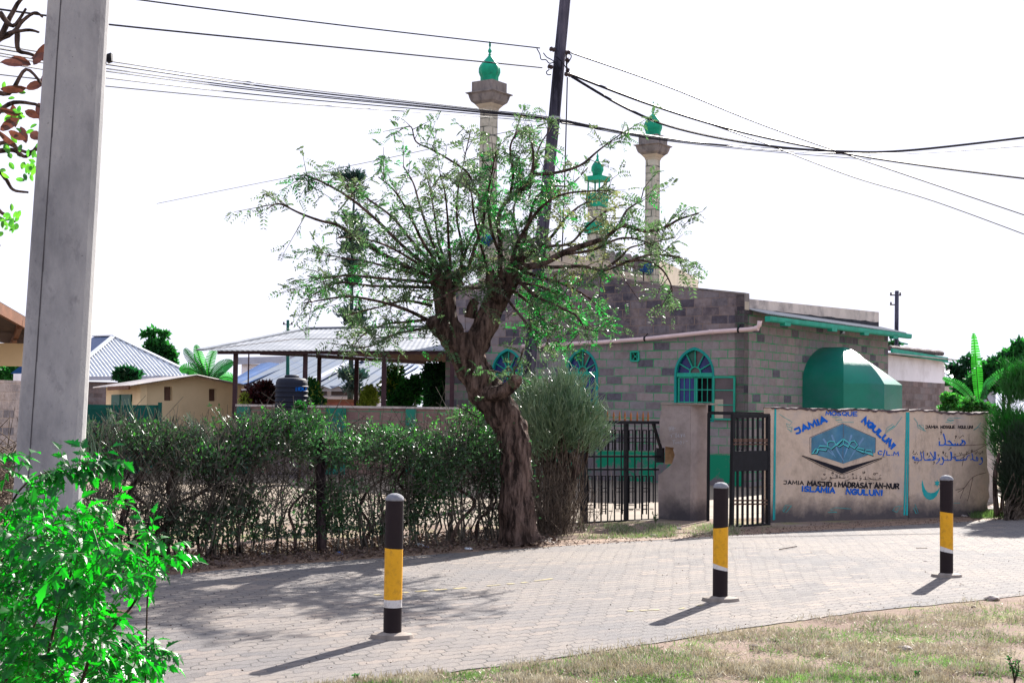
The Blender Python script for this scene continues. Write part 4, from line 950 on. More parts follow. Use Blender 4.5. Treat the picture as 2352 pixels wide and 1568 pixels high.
strokes([[(150, 340), (145, 395), (210, 400), (290, 360), (310, 325)], [(205, 225), (240, 200), (265, 225), (230, 250), (205, 225)], [(400, 415), (460, 395), (465, 330), (430, 310), (425, 350), (470, 360), (560, 345), (640, 350), (650, 300), (605, 210)], [(520, 320), (525, 345)], [(480, 200), (500, 150), (535, 150), (525, 185), (490, 205)], [(540, 180), (550, 215)], [(515, 240), (520, 265)],
         [(660, 215), (690, 350)], [(735, 320), (750, 290), (780, 340), (740, 345), (735, 320)], [(740, 250), (760, 245)], [(780, 345), (870, 350), (870, 310)], [(870, 350), (920, 350), (930, 310)], [(870, 270), (910, 255)], [(940, 430), (1000, 435), (1070, 380), (1110, 360)], [(1020, 310), (1030, 285)],
         [(1160, 375), (1215, 370), (1190, 285)], [(1175, 240), (1165, 205), (1190, 190), (1210, 210), (1190, 240)], [(1220, 365), (1290, 365), (1330, 370), (1325, 335), (1300, 330), (1290, 365)], [(1300, 285), (1320, 260)], [(1400, 430), (1460, 405), (1475, 345), (1435, 330), (1430, 365), (1475, 372)], [(1425, 300), (1450, 280)],
         [(1545, 390), (1620, 395), (1600, 290)], [(1530, 130), (1530, 190), (1590, 180), (1600, 135), (1570, 125), (1570, 160)], [(1620, 390), (1720, 395), (1800, 370), (1700, 325)], [(1730, 450), (1750, 430)], [(1790, 380), (1870, 400), (1870, 360)], [(1870, 400), (1940, 400), (1945, 360)], [(1945, 400), (2030, 400), (2140, 400), (2130, 340), (2085, 335), (2070, 395)],
         [(1880, 195), (1900, 235), (1945, 230), (1945, 190), (1900, 180)], [(1960, 180), (2030, 185)], [(2090, 275), (2135, 240)]], 15 * s6, 'ink_black', Z6, 'arabic_lettering', 'black Arabic line above the black English line')
# crescent, star, stripes and flourishes
ZC = lambda x, y: ((3640 + x / 7.13) * .5742, (1890 + y / 7.13) * .5742)
mb = MB(); outer = [(350, 200), (335, 330), (350, 520), (400, 660), (480, 745), (570, 775), (670, 750), (760, 660), (820, 540), (855, 410)]; inner = [(800, 490), (700, 560), (600, 580), (510, 555), (440, 480), (395, 370)]
fillp(mb, [ZC(*p) for p in outer + inner], sw, .003); c0_ = (775, 300); st = []
for i in range(12): a_ = R(-90 + 30 * i); r_ = 110 if i % 2 == 0 else 52; st.append(ZC(c0_[0] + r_ * math.cos(a_) * .85, c0_[1] + r_ * math.sin(a_)))
fillp(mb, st, sw, .003); mb.build('crescent_and_star', 'ink_cyan', wallthing)
mb = MB()
for x0, x1, w_ in ((152, 132, 3.0), (163, 148, 2.0), (1742, 1712, 4.2), (1765, 1742, 4.2)):
    y0, y1 = (112, 1440) if x0 < 500 else (152, 1380); ribbon(mb, [Z3(x0 + (x1 - x0) * k / 8 + random.uniform(-1, 1), y0 + (y1 - y0) * k / 8) for k in range(9)], w_, sw)
for l, Z in (([(200, 165), (250, 200), (360, 265), (330, 300), (290, 280), (300, 320), (360, 330), (350, 380), (300, 340)], Z3), ([(1685, 200), (1600, 320), (1480, 400), (1500, 340), (1570, 290), (1590, 310), (1500, 370)], Z3), ([(840, 205), (930, 205), (960, 235), (880, 240), (920, 265), (1100, 268)], Z3),
             ([(240, 1330), (280, 1265), (350, 1270), (290, 1350), (250, 1345), (290, 1290)], Z3), ([(1070, 1310), (880, 1295), (815, 1320), (900, 1350), (790, 1352)], Z3), ([(1680, 1275), (1600, 1285), (1570, 1330), (1620, 1350), (1660, 1290)], Z3),
             ([(880, 218), (740, 215), (720, 240), (800, 240), (700, 270), (790, 275)], Z4), ([(320, 215), (360, 270), (370, 330), (440, 370), (430, 300), (380, 300), (460, 375)], Z4), ([(1130, 270), (1080, 330), (1040, 360), (1100, 320), (1120, 340)], Z4),
             ([(330, 1250), (370, 1360), (345, 1365), (315, 1300), (340, 1290)], Z4), ([(800, 1238), (875, 1240)], Z4)):
    ribbon(mb, [Z(*p) for p in l], .9, sw)
mb.build('painted_border', 'ink_cyan', wallthing)

# ================================================================== GATE PILLAR
PA = G(1512, 1192); PB = G(1585, 1196); PC = G(1624, 1194)
pil = thing('gate_pillar', PB, 'grey rendered gate pillar with a broken hole in its left side', 'pillar')
fT = (PB - PA).normalized(); fN = Vector((fT.y, -fT.x, 0)); fw = lambda px, py, o=0: onplane(px, py, PA + fN * o, fN)
rT = (PC - PB); rT = Vector((PC.x - PB.x, abs(PC.x - PB.x) * .75, 0)); rl = rT.length; rT.normalize()
zt = fw(1560, 929).z
cs = [(1519, 930), (1585, 929), (1585, 1202), (1512, 1200), (1512, 1090), (1520, 1085), (1543, 1065), (1550, 1045), (1546, 1033), (1548, 1028), (1522, 1024), (1514, 1012), (1516, 960), (1519, 945)]
loc = [((fw(*p) - PA).dot(fT), fw(*p).z) for p in cs]; loc = [(t, z if y < 1195 else -.03) for (t, z), (x, y) in zip(loc, cs)]
mb = MB(); wall_mb(mb, loc, [], PA, fT, fN, .30); bodyp = mb.build('body', 'pillar', pil)
Pb2 = PA + fT * max(t for t, z in loc)
mb = MB(); mb.box(Pb2 + D3 * -.03 + fN * .0015, rT * rl, Vector((-rT.y, rT.x, 0)) * .30, D3 * (zt + .03)); mb.build('body', 'pillar', pil)['label'] = 'right hand half of the pillar'
mb = MB(); t0 = fw(1520, 1060) - fN * .12; t1 = fw(1549, 1060) - fN * .12; mb.box(Vector((t0.x, t0.y, fw(1530, 1066).z)), Vector((t1.x - t0.x, t1.y - t0.y, 0)), D3 * (fw(1530, 1026).z - fw(1530, 1066).z), -fN * .15)
mb.build('broken_core', 'brokenstone', pil)
mb = MB(); t0 = fw(1510, 1060, -.08); t1 = fw(1526, 1060, -.08); mb.box(Vector((t0.x, t0.y, fw(1520, 1062, -.08).z)), Vector((t1.x - t0.x, t1.y - t0.y, 0)), D3 * (fw(1520, 1028, -.08).z - fw(1520, 1062, -.08).z), fN * .05); mb.build('latch_plate', 'blackiron', pil)
mb = MB(); ztc = zt + .0; mb.box(PA + fT * .03 + D3 * zt + fN * .02, fT * ((PB - PA).length + rl * .8), -fN * .3, D3 * .025); mb.build('cap', 'mortar', pil)
random.seed(9); mb = MB()
def chalk(l):
    ribbon(mb, l, .7, fw)
ZP = lambda x, y: ((2200 + x / 1.96) * .5742, (1500 + y / 1.96) * .5742)
for l in ([(925, 410), (945, 415), (935, 440)], [(940, 405), (950, 440)], [(955, 400), (962, 436)], [(925, 425), (985, 415)], [(968, 405), (972, 440)], [(940, 470), (955, 470), (950, 490)], [(955, 460), (975, 458)], [(982, 455), (984, 490)], [(992, 455), (994, 492)], [(1010, 460), (1000, 480), (1012, 485), (1010, 470)], [(1022, 462), (1030, 475), (1036, 462), (1028, 490)], [(1050, 462), (1045, 480), (1058, 482), (1056, 464), (1050, 462)],
          [(960, 512), (985, 510)], [(972, 512), (970, 540)], [(985, 525), (984, 540)], [(992, 540), (996, 524), (1004, 535), (1008, 522), (1012, 540)], [(1025, 515), (1018, 530), (1026, 542), (1032, 526), (1025, 515)], [(1050, 520), (1048, 535)], [(1065, 515), (1078, 520)]):
    chalk([ZP(*p) for p in l])
mb.build('chalk_scribble', 'chalk', pil)

# ================================================================== GATES
def biggate():
    gA = G(1342, 1202); gB = G(1510, 1192); gT = (gB - gA).normalized(); gN = Vector((gT.y, -gT.x, 0)); gp = lambda px, py, o=0: onplane(px, py, gA + gN * o, gN)
    g = thing('double_gate', gA, 'tall black wrought iron double gate with rusty spikes', 'gate'); mb = MB(); B = lambda m, a, b, w, o=0: m.bar(gp(*a, o), gp(*b, o), w, w, up=gN)
    X0, X1 = 1342, 1512; mid = ZP(592, 0)[0]
    # the fixed outer frame with its spiked beam
    B(mb, (1150, 968), (1512, 970), .045, .05); B(mb, (X0, 972), (X0, 1203), .055); B(mb, (X0, 1201), (X1, 1193), .04); B(mb, (mid, 970), (mid, 1197), .04)
    B(mb, (1500, 972), ZP(868, 570), .035, .01); B(mb, ZP(270, 637), ZP(870, 637), .03); B(mb, ZP(270, 738), ZP(850, 738), .03); B(mb, ZP(70, 742), ZP(250, 742), .03); B(mb, ZP(90, 620), ZP(250, 615), .03)
    B(mb, (1150, 1206), (X0, 1203), .04)
    mb.build('frame', 'blackiron', g)
    bars = MB(); xs = [1345 + i * 15.3 for i in range(12)]
    ys = lambda x: 1202 - (x - 1342) / 168 * 9
    for i in range(-12, 11):
        x = 1349 + i * 15.6
        if x > 1506: break
        B(bars, (x, 972), (x, ys(x) - 2), .014, .01)
    bars.build('pickets', 'blackiron', g)
    pat = MB()
    for i in range(-11, 11):     # hairpin pairs in two rows
        x = 1349 + i * 15.6; 
        if x + 8 > 1510: break
        for (yt, yb, e) in ((ZP(0, 432)[1], ZP(0, 590)[1], 0), (ZP(0, 790)[1], ZP(0, 1000 + (i % 3) * 45)[1], 0)):
            for xx in (x + 2.5, x + 11): B(pat, (xx, yt), (xx, yb), .014, .025)
            B(pat, (x + 2, yt), (x + 12, yt), .014, .025)
        for yy in (494, 523): B(pat, (x, ZP(0, yy)[1]), (x + 13, ZP(0, yy)[1]), .012, .03)
        for yy in (885, 1020): 
            if (i % 2) == 0: B(pat, (x, ZP(0, yy)[1]), (x + 13, ZP(0, yy)[1]), .012, .03); B(pat, (x, ZP(0, yy + 28)[1]), (x + 13, ZP(0, yy + 28)[1]), .012, .03)
        if i >= 0: B(pat, (x + 3, ys(x) - 26), (x + 11, ys(x) - 26), .012, .03)
    pat.build('scrollwork', 'blackiron', g)
    for i in range(-7, 12):
        x = 1343 + i * 13.3 + random.uniform(-1, 1)
        if x > 1510: break
        m = MB(); p = gp(x, 969, .05); m.tube([p, p + D3 * .10, p + D3 * .155], [.016, .015, .002], 6); m.build('spike', 'rust', g)
biggate()
def smallgate():
    gA = G(1680, 1211); gB = G(1767, 1205); gT = (gB - gA).normalized(); gN = Vector((gT.y, -gT.x, 0)); gp = lambda px, py, o=0: onplane(px, py, gA + gN * o, gN)
    g = thing('pedestrian_gate', gB, 'narrow black iron gate with a solid middle panel, ajar beside the painted wall', 'gate'); B = lambda m, a, b, w, o=0: m.bar(gp(*a, o), gp(*b, o), w, w, up=gN)
    mb = MB(); B(mb, (1684, 952), (1680, 1211), .05); B(mb, (1764, 953), (1764, 1206), .05); B(mb, (1682, 952), (1766, 953), .04); B(mb, (1681, 1210), (1766, 1205), .045); B(mb, (1683, 957), (1765, 957), .03); mb.build('frame', 'blackiron', g)
    b2 = MB()
    for i in range(1, 7): x = 1683 + i * 81 / 7; B(b2, (x, 958), (x - .8, 1207), .026, 0)
    b2.build('bars', 'blackiron', g)
    p = MB(); a = gp(1682, 1079, .0); b = gp(1764, 1079, .0); zt_ = gp(1720, 1035).z; zb_ = gp(1720, 1081).z
    p.box(Vector((a.x, a.y, zb_)) + gN * .02, Vector((b.x - a.x, b.y - a.y, 0)), D3 * (zt_ - zb_), -gN * .035); p.build('panel', 'blackiron', g)
    m = MB()
    for yy in (1009, 1013, 1020, 1149, 1157):
        for i in range(7): x = 1683 + (i + .5) * 81 / 7; c = gp(x, yy, .03); m.bar(c - gT * .035, c + gT * .035, .02)
    m.build('collars', 'brownclay', g)
    fr = thing('gate_frame', G(1628, 1196), 'black steel post and lintel between the pillar and the painted wall', 'gate frame')
    q = lambda px, py: onplane(px, py, G(1628, 1196), Vector((0.2, -.98, 0)).normalized())
    m = MB(); m.bar(q(1629, 948), q(1772, 951), .045, .045); m.build('lintel', 'blackiron', fr)
    m = MB(); a = q(1628, 948); m.bar(a, Vector((a.x, a.y, 0)), .04); m.build('post', 'blackiron', fr)
    m = MB(); a = q(1769, 951); m.bar(a, Vector((a.x, a.y, 0)), .035); m.build('post', 'blackiron', fr)
smallgate()

# ================================================================== BOLLARDS
def bollard(px, py, label, white=True):
    p = G(px, py); r = .0635; t = thing('bollard', p, label, 'bollard', 'black and yellow bollards along the paving edge')
    def ring(z0, z1, mat, name, rr=r, top0=0.0, top1=0.0):
        n = 32; vs = []
        for z, tl in ((z0, top0), (z1, top1)):
            for k in range(n): a = 2 * math.pi * k / n; vs.append(p + Vector((math.cos(a) * rr, math.sin(a) * rr, z + tl * math.cos(a))))
        mb = MB(); mb.add(vs, [(k, (k + 1) % n, n + (k + 1) % n, n + k) for k in range(n)] + [tuple(range(n - 1, -1, -1)), tuple(range(n, 2 * n))]); return mb.build(name, mat, t, smooth=False)
    return p, t, ring
BOLL = []
for (px, py, lb, kind, lean) in ((901, 1465, 'striped bollard nearest the camera, with a full white band', 0, 1.0), (1654, 1380, 'middle striped bollard, in front of the gap beside the narrow gate', 1, 0), (2174, 1325, 'farthest striped bollard, in front of the wall with the crescent', 2, .3)):
    p, t, ring = bollard(px, py, lb)
    zb = [(.0, .215), (.215, .27), (.27, .62), (.62, .955)] if kind == 0 else ([(.0, .265), (.265, .30), (.30, .62), (.62, .955)] if kind == 1 else [(.0, .245), (.245, .285), (.285, .635), (.635, .955)])
    lower = ring(-.02, zb[0][1], 'brownpaint', 'lower_band', top1=.0 if kind == 0 else -.012)
    ring(zb[1][0] - .001, zb[1][1], 'bandwhite', 'white_band', .0633, 0 if kind == 0 else -.012, .0 if kind == 0 else -.02)
    ring(zb[2][0] - .001, zb[2][1], 'yellow', 'yellow_band', .0636, 0 if kind == 0 else -.02, -.004 if kind == 0 else .008 * (1 if kind == 1 else -1))
    ring(zb[3][0] - .012, zb[3][1], 'brownpaint', 'upper_band', .0635, -.004 if kind == 0 else .008 * (1 if kind == 1 else -1), 0)
    mb = MB(); mb.lathe(p + D3 * .955, [(.066, -.004), (.067, .004), (.062, .018), (.048, .034), (.028, .043), (.008, .046)], 24)
    mb.v = [(x + .0022 * noise.noise(Vector((x * 60, y * 60, z * 60))), y, z + .004 * noise.noise(Vector((x * 70, y * 70, 3)))) for x, y, z in mb.v]; mb.build('cap', 'capgrey', t, smooth=True)
    mb = MB(); n = 22; vs = []; a0 = ROADANG
    for rr, z in ((1.0, .006), (.94, .032), (.45, .045)):
        for k in range(n):
            a = 2 * math.pi * k / n; w = rr * (1 + .12 * noise.noise(Vector((math.cos(a) * 2, math.sin(a) * 2, px)))); x, y = .155 * w * math.cos(a), .105 * w * math.sin(a); vs.append(p + Vector((x, y - .01, z)))
    mb.add(vs, [(i * n + k, i * n + (k + 1) % n, (i + 1) * n + (k + 1) % n, (i + 1) * n + k) for i in range(2) for k in range(n)] + [tuple(2 * n + k for k in range(n))]); mb.build('mortar_collar', 'mortar', t)

# ================================================================== CONCRETE POLE (near left)
pb = G(97, 1432); d = pb.y
topc = W(186, 0, d - .0); ext = (topc - pb) / topc.z
pole = thing('concrete_pole', pb, 'thick grey cast concrete pole leaning slightly right at the left edge', 'pole')
kk = d / FP; mb = MB(); nseg = 26; H = 8.4; ang = R(3)
def pole_sec(z):
    t = z / topc.z; w = (157 - 17 * t) * kk; dp = w * .86; h = w / 2; c = pb + ext * z
    r = w * .43; pts = []
    for cx_, cy_, a0_ in ((h - r, -dp / 2 + r, -90), (h - r, dp / 2 - r, 0), (-h + r * .35, dp / 2 - r * .35, 90), (-h + r * .35, -dp / 2 + r * .35, 180)):
        rr = r if cx_ > 0.0 else r * .35
        for k in range(6): a = R(a0_ + 90 * k / 5); pts.append((cx_ + rr * math.cos(a), cy_ + rr * math.sin(a)))
    ca, sa = math.cos(ang), math.sin(ang)
    return [c + Vector((x * ca - y * sa, x * sa + y * ca, 0)) * .93 for x, y in pts]
rings = [pole_sec(H * i / nseg - .05) for i in range(nseg + 1)]; n = len(rings[0])
mb.add([p for r in rings for p in r], [(i * n + k, i * n + (k + 1) % n, (i + 1) * n + (k + 1) % n, (i + 1) * n + k) for i in range(nseg) for k in range(n)] + [tuple(nseg * n + k for k in range(n))])
mb.build('shaft', 'concrete', pole)
# casting seam and rib down the left face
mb = MB(); prev = None
for i in range(nseg):
    for (o0, o1, zz0) in ((0, 1, 0),):
        a = rings[i][-1]; b = rings[i + 1][-1]; fa = rings[i][0]; fb = rings[i + 1][0]
        da = (fa - a).normalized(); mb.add([a + da * .045 + Vector((0, -.003, 0)), a + da * (.052 + random.uniform(0, .004)) + Vector((0, -.003, 0)), b + (fb - b).normalized() * .052 + Vector((0, -.003, 0)), b + (fb - b).normalized() * .045 + Vector((0, -.003, 0))], [(0, 1, 2, 3)])
MT['seam'] = mat_plain('dark_seam', (0.06, 0.055, 0.06), .3, 8); mb.build('casting_seam', 'seam', pole)
c = pb + ext * 4.12; mb = MB(); mb.box(c + Vector((.20, .06, .0)), (.035, 0, .012), (0, .05, 0), (-.005, 0, .06)); mb.build('strap_end', 'blackiron', pole)
# road patch of earth round its foot
sheet('earth_patch', [(pb.x - 1.6 + random.uniform(-.1, .1), pb.y - 1.2), (pb.x + .3, pb.y - .9), (pb.x + .55, pb.y - .1), (pb.x + .5, pb.y + .6), (pb.x - .6, pb.y + 1.0), (pb.x - 2.2, pb.y + .9)], 0.018, 'earth')

# ================================================================== WOODEN ELECTRICITY POLE AND CABLES
DP = 24.0
def wp(px, py, d=DP): return W(px, py, d)
base = ground_at(1193, DP); pts = [base, wp(1215, 860), wp(1243, 560), wp(1262, 380), wp(1274, 260), wp(1287, 113), wp(1298, 0), wp(1304, -90)]
ep = thing('electricity_pole', base, 'tall dark leaning wooden electricity pole standing behind the acacia', 'pole')
MB().tube(pts, [.115, .112, .107, .103, .10, .097, .094, .092], 14).build('shaft', 'woodpole', ep, smooth=True)
mb = MB(); mb.tube([wp(1273, 271) - D3 * .03, wp(1273, 271) + D3 * .01], .112, 14); mb.build('metal_band', 'steel', ep)
for (a, b) in (((1262, 112), (1276, 116)), ((1258, 152), (1270, 156)), ((1298, 122), (1310, 120)), ((1296, 170), (1314, 173)), ((1300, 135), (1306, 142)), ((1300, 160), (1308, 163))):
    A, B = wp(*a, DP - .12), wp(*b, DP - .12); m = MB(); m.tube([A, A.lerp(B, .3), A.lerp(B, .5), A.lerp(B, .7), B], [.025, .045, .03, .045, .02], 8); m.build('insulator', 'ceramic', ep)
mb = MB(); mb.bar(wp(1300, 118, DP - .1), wp(1302, 165, DP - .1), .025); mb.build('bracket', 'blackiron', ep)
for l in ([(1233, 112), (1240, 125), (1243, 137), (1254, 138), (1262, 146), (1276, 142)], [(1248, 122), (1256, 132), (1270, 140), (1288, 158)], [(1262, 160), (1255, 166), (1258, 172), (1266, 172)], [(1300, 120), (1312, 128), (1308, 140), (1300, 150)], [(1276, 130), (1288, 140), (1296, 150), (1310, 172)]):
    MB().tube(spline([wp(x, y, DP - .15) for x, y in l], 4), .009, 4).build('jumper_wire', 'cable', ep)
def cable(pts, r, label, nm='overhead_cable'):
    P3 = spline([W(*p) for p in pts], 8); o = MB().tube(P3, r * (1.0 if pts[0][0] < 0 else 1.5), 5, cap=False).build(nm, 'cable'); return tag(o, label, 'cable', 'cables on the wooden pole')
cable([(-60, -58, 15), (320, 0, 18), (780, 58, 21), (1240, 111, 24)], .011, 'uppermost cable running left from the wooden pole to the top edge')
cable([(-60, 14, 15), (110, 37, 16), (260, 58, 17), (760, 108, 20), (1245, 156, 24)], .012, 'second cable on the left, meeting the pole at its lower insulator')
cable([(1312, 122, 24), (1530, 198, 26), (1765, 292, 28), (2060, 395, 31), (2400, 510, 34)], .010, 'highest cable falling right from the pole')
cable([(1312, 172, 24), (1500, 243, 25), (1700, 303, 26.5), (1930, 351, 28), (2150, 385, 30), (2400, 416, 32)], .016, 'thick cable falling right and ending lower at the right edge')
cable([(1312, 176, 24), (1440, 250, 24.5), (1560, 297, 25), (1750, 334, 26), (1940, 349, 27), (2100, 345, 28), (2400, 311, 30)], .016, 'thick sagging cable that climbs again to the right edge')
cable([(1318, 176, 24), (1540, 255, 26), (1730, 320, 28), (1960, 407, 31), (2150, 464, 33), (2400, 556, 36)], .009, 'thin lowest cable crossing to the right edge')
cable([(1303, 178, 24), (1300, 300, 24), (1296, 440, 24), (1290, 600, 24)], .008, 'thin wire hanging straight down beside the pole')
for i, (a, b, c) in enumerate(((142, 250, 271), (150, 253, 274), (160, 256, 275), (166, 258, 277), (181, 262, 279))):
    cable([(-60, a - 48, 14), (106, a - 20, 15), (258, a, 16), (640, a + (b - a) * .52, 19), (1090, b, 22.5), (1270, c, 23.9), (1500, 316 + i, 26), (1760, 340 + i * 2, 29), (2000, 351 + i * 4, 33)][: (7 if i % 2 else 9)], .008 if i != 1 else .011,
          ['topmost cable of the close bundle left of the pole', 'thick cable second from the top of the bundle', 'middle cable of the bundle left of the pole', 'fourth cable down in the bundle', 'bottom cable of the close bundle'][i])
cable([(-60, 165, 14), (258, 200, 16), (700, 240, 19), (1100, 268, 23), (1268, 283, 23.9)], .007, 'thin cable hanging below the bundle on the left')
cable([(360, 468, 40), (600, 420, 36), (850, 372, 32), (1180, 300, 26), (1262, 283, 24)], .0045, 'faint thin wire slanting up to the pole from the left')
cable([(1290, 283, 24), (1470, 309, 26), (1640, 332, 29), (1850, 350, 33), (2100, 352, 37), (2400, 332, 42)], .010, 'cable continuing right from the steel band towards the right edge')

def small_pole(px, ybase_d, ytop, w, label, mat='woodpole', d=70):
    b = ground_at(px, d); top = W(px + (3 if px > 2000 else 1), ytop, d); t = thing('utility_pole', b, label, 'pole'); k = d / FP
    MB().tube([b, top], [w * k * .5 * 1.15, w * k * .5], 10).build('shaft', mat, t, smooth=True)
    for yy, s_ in ((ytop + 10, -1), (ytop + 10, 1), (ytop + 32, -1)):
        c = W(px, yy, d); m = MB(); m.bar(c, c + Vector((s_ * .17, 0, 0)), .04); m.tube([c + Vector((s_ * .17, 0, -.02)), c + Vector((s_ * .17, 0, .10))], [.045, .03], 6); m.build('insulator_arm', 'ceramic', t)
small_pole(661, 0, 735, 8, 'short looking green grey utility pole far behind the open shed', 'sheetgreen', 60)
small_pole(2057, 0, 668, 9.5, 'far dark utility pole behind the white topped outbuilding', 'woodpole', 52)

# ================================================================== LEFT BACKGROUND BUILDINGS
# verandah building at the frame edge
vb = thing('veranda_building', ground_at(-60, 22), 'building with brown roof overhang and ochre wall at the far left edge', 'building')
A = W(-260, 560, 15); B = W(96, 762, 23); C = W(96, 800, 30); D_ = W(-330, 740, 24)
mb = MB(); mb.prism([A, B, C, D_], (0, 0, .09)); rf = mb.build('roof', 'browndark', vb)
MB().bar(A - D3 * .02, B - D3 * .02, .06, .16).build('fascia', 'brownwood', rf)
for f in (.25, .55, .80, .97): a = A.lerp(B, f) - D3 * .08; b = D_.lerp(C, f) - D3 * .1; MB().bar(a, b, .07, .14).build('rafter', 'brownwood', rf)
a = W(-300, 782, 23.5); b = W(58, 786, 23.5); mb = MB(); mb.box(Vector((a.x, a.y, W(0, 838, 23.5).z)), Vector((b.x - a.x, .6, 0)), (0, .3, 0), D3 * (b.z - W(0, 838, 23.5).z)); mb.build('lintel_wall', 'yellowwall', vb)
a = W(-120, 800, 23.6); mb = MB(); mb.cbox((a.x, a.y + .1, 0), .35, .35, a.z); mb.build('column', 'yellowwall', vb)
sw_ = thing('stone_wall', ground_at(-40, 30), 'old dark stone wall under the ochre building at the left edge', 'wall')
a = ground_at(-220, 27); b = ground_at(70, 31); mb = MB(); mb.box(a, b - a, (0, .3, 0), D3 * (W(20, 873, 30).z)); mb.build('masonry', 'block_dark', sw_, uv=True)
# distant pale house and trees seen under the ochre beam
fh = thing('far_house', ground_at(40, 90), 'tiny pale house far away below the ochre beam', 'house'); mb = MB(); rectbox(mb, 30, 858, 64, 885, 90, 4); mb.build('wall', 'white', fh); a = W(24, 858, 90); b = W(70, 858, 90); MB().prism([a, b, (a + b) / 2 + D3 * .5], (0, 4, 0)).build('roof', 'bluesheet', fh)
# house with the bright iron hip roof
D1 = 60.0; hh = thing('hip_roofed_house', ground_at(330, D1), 'house with a bright ribbed iron hip roof and dark stone walls', 'house')
PK = W(262, 772, 66); E1 = W(150, 864, 60); E2 = W(450, 862, 63); E3 = W(60, 858, 80)
R2 = W(216, 773, 72)
mb = MB(); 
def roof_tri(mb, a, b, apex, n):
    nn = (b - a).cross(apex - a).normalized(); nn = nn if nn.z > 0 else -nn; vs = []; fs = []
    # corrugations run up the slope: project strips from the eave to the hips
    foot = (apex - a).dot((b - a).normalized()) / (b - a).length; up_ = apex - (a + (b - a) * foot)
    for i in range(n * 4 + 1):
        t = i / (n * 4); hgt = t / foot if t < foot else (1 - t) / (1 - foot); w = nn * (.032 * math.sin(i * math.pi / 2)); p = a + (b - a) * t; vs += [p + w, p + up_ * max(0, hgt) + w]
    for i in range(n * 4): fs.append((2 * i, 2 * i + 2, 2 * i + 3, 2 * i + 1))
    mb.add(vs, fs)
roof_tri(mb, E1, E2, PK, 34); hr = mb.build('roof', 'zincbright', hh)
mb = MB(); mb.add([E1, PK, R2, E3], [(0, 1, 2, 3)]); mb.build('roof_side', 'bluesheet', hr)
for a, b in ((E1, PK), (E2, PK), (PK, R2)): MB().bar(a + D3 * .03, b + D3 * .03, .22, .05).build('ridge_cap', 'zincbright', hr)
mb = MB(); mb.box(E1 + Vector((0, -.02, -.18)), E2 - E1, (0, .05, 0), (0, 0, .17)); mb.build('fascia', 'fascia', hh)
mb = MB(); a = E1 + Vector((.4, .5, 0)); b = E2 + Vector((-.7, .5, 0)); mb.box(Vector((a.x, a.y, 0)), Vector((b.x - a.x, b.y - a.y, 0)), (0, 5, 0), D3 * (a.z - .2)); mb.build('wall', 'block_plain', hh, uv=True)
# small yellow house
ZY = lambda x, y: (x * .6376 * .5742, (1000 + y * .6376) * .5742)
DY = 36.0; c0 = ground_at(322, DY); gr = ground_at(553, 38.2); sl = ground_at(243, 42)
yh = thing('yellow_house', c0, 'small pale yellow gabled house with a green door and two brown window openings', 'house')
gT = (gr - c0).normalized(); gN = Vector((gT.y, -gT.x, 0)); gp = lambda px, py, o=0: onplane(px, py, c0 + gN * o, gN)
eL = gp(322, 880).z; eR = gp(552, 886).z; rk = gp(438, 866)
tR = (gr - c0).length; tK = (rk - c0).dot(gT)
hole = lambda x0, y0, x1, y1: [((gp(x0, y1) - c0).dot(gT), gp(x0, y1).z), ((gp(x1, y1) - c0).dot(gT), gp(x1, y1).z), ((gp(x1, y0) - c0).dot(gT), gp(x1, y0).z), ((gp(x0, y0) - c0).dot(gT), gp(x0, y0).z)]
wz = [hole(377, 888, 396, 920), hole(480, 893, 497, 921)]
mb = MB(); wall_mb(mb, [(0, 0), (tR, 0), (tR, eR), (tK, rk.z), (0, eL)], wz, c0, gT, gN, .16); mb.build('wall', 'yellowwall', yh)
for h_ in wz:
    mb = MB(); a = c0 + gT * h_[0][0] - gN * .1 + D3 * h_[0][1]; mb.box(a, gT * (h_[1][0] - h_[0][0]), D3 * (h_[2][1] - h_[1][1]), -gN * .02); mb.build('window', 'brownclay', yh)
sT = (sl - c0).normalized(); sN = Vector((-sT.y, sT.x, 0)); sN = sN if sN.y < 0 else -sN; LS = (sl - c0).length
sp2 = lambda px, py: onplane(px, py, c0, sN)
mb = MB(); mb.box(c0 + sT * .001, sT * LS, -sN * .16, D3 * (eL - .02)); mb.build('wall', 'yellowwall', yh)['label'] = 'door side wall'
d0, d1 = sp2(304, 907), sp2(259, 907); dz = sp2(285, 906).z
mb = MB(); mb.box(Vector((d0.x, d0.y, 0)) + sN * .01, Vector((d1.x - d0.x, d1.y - d0.y, 0)), D3 * dz, sN * .03); dr = mb.build('door', 'sheetgreen', yh)
mb = MB(); q = Vector((d0.x, d0.y, 0)).lerp(Vector((d1.x, d1.y, 0)), .5); mb.bar(q + sN * .05, q + sN * .05 + D3 * dz, .03); mb.build('door_stile', 'sheetgreen', dr)
far = sT * (LS + 1.2); ov = .45
rt = rk + D3 * .06 + gN * .3; el = c0 + D3 * (eL + .03) + gN * .3 - gT * ov; el.z -= .09; er = c0 + gT * (tR + .35) + D3 * (eR - .05) + gN * .3
mb = MB(); corrugated(mb, rt, rt + far, el + far, el, .11, .012, .01); yr = mb.build('roof', 'zincshade', yh)
mb = MB(); corrugated(mb, rt, rt + far, er + far, er, .11, .012, .01); mb.build('roof_slope', 'zincshade', yr)
MB().bar(el - D3 * .05 + sT * .3, el - D3 * .05 + far * .55, .05, .10).build('eave_board', 'brownwood', yr)
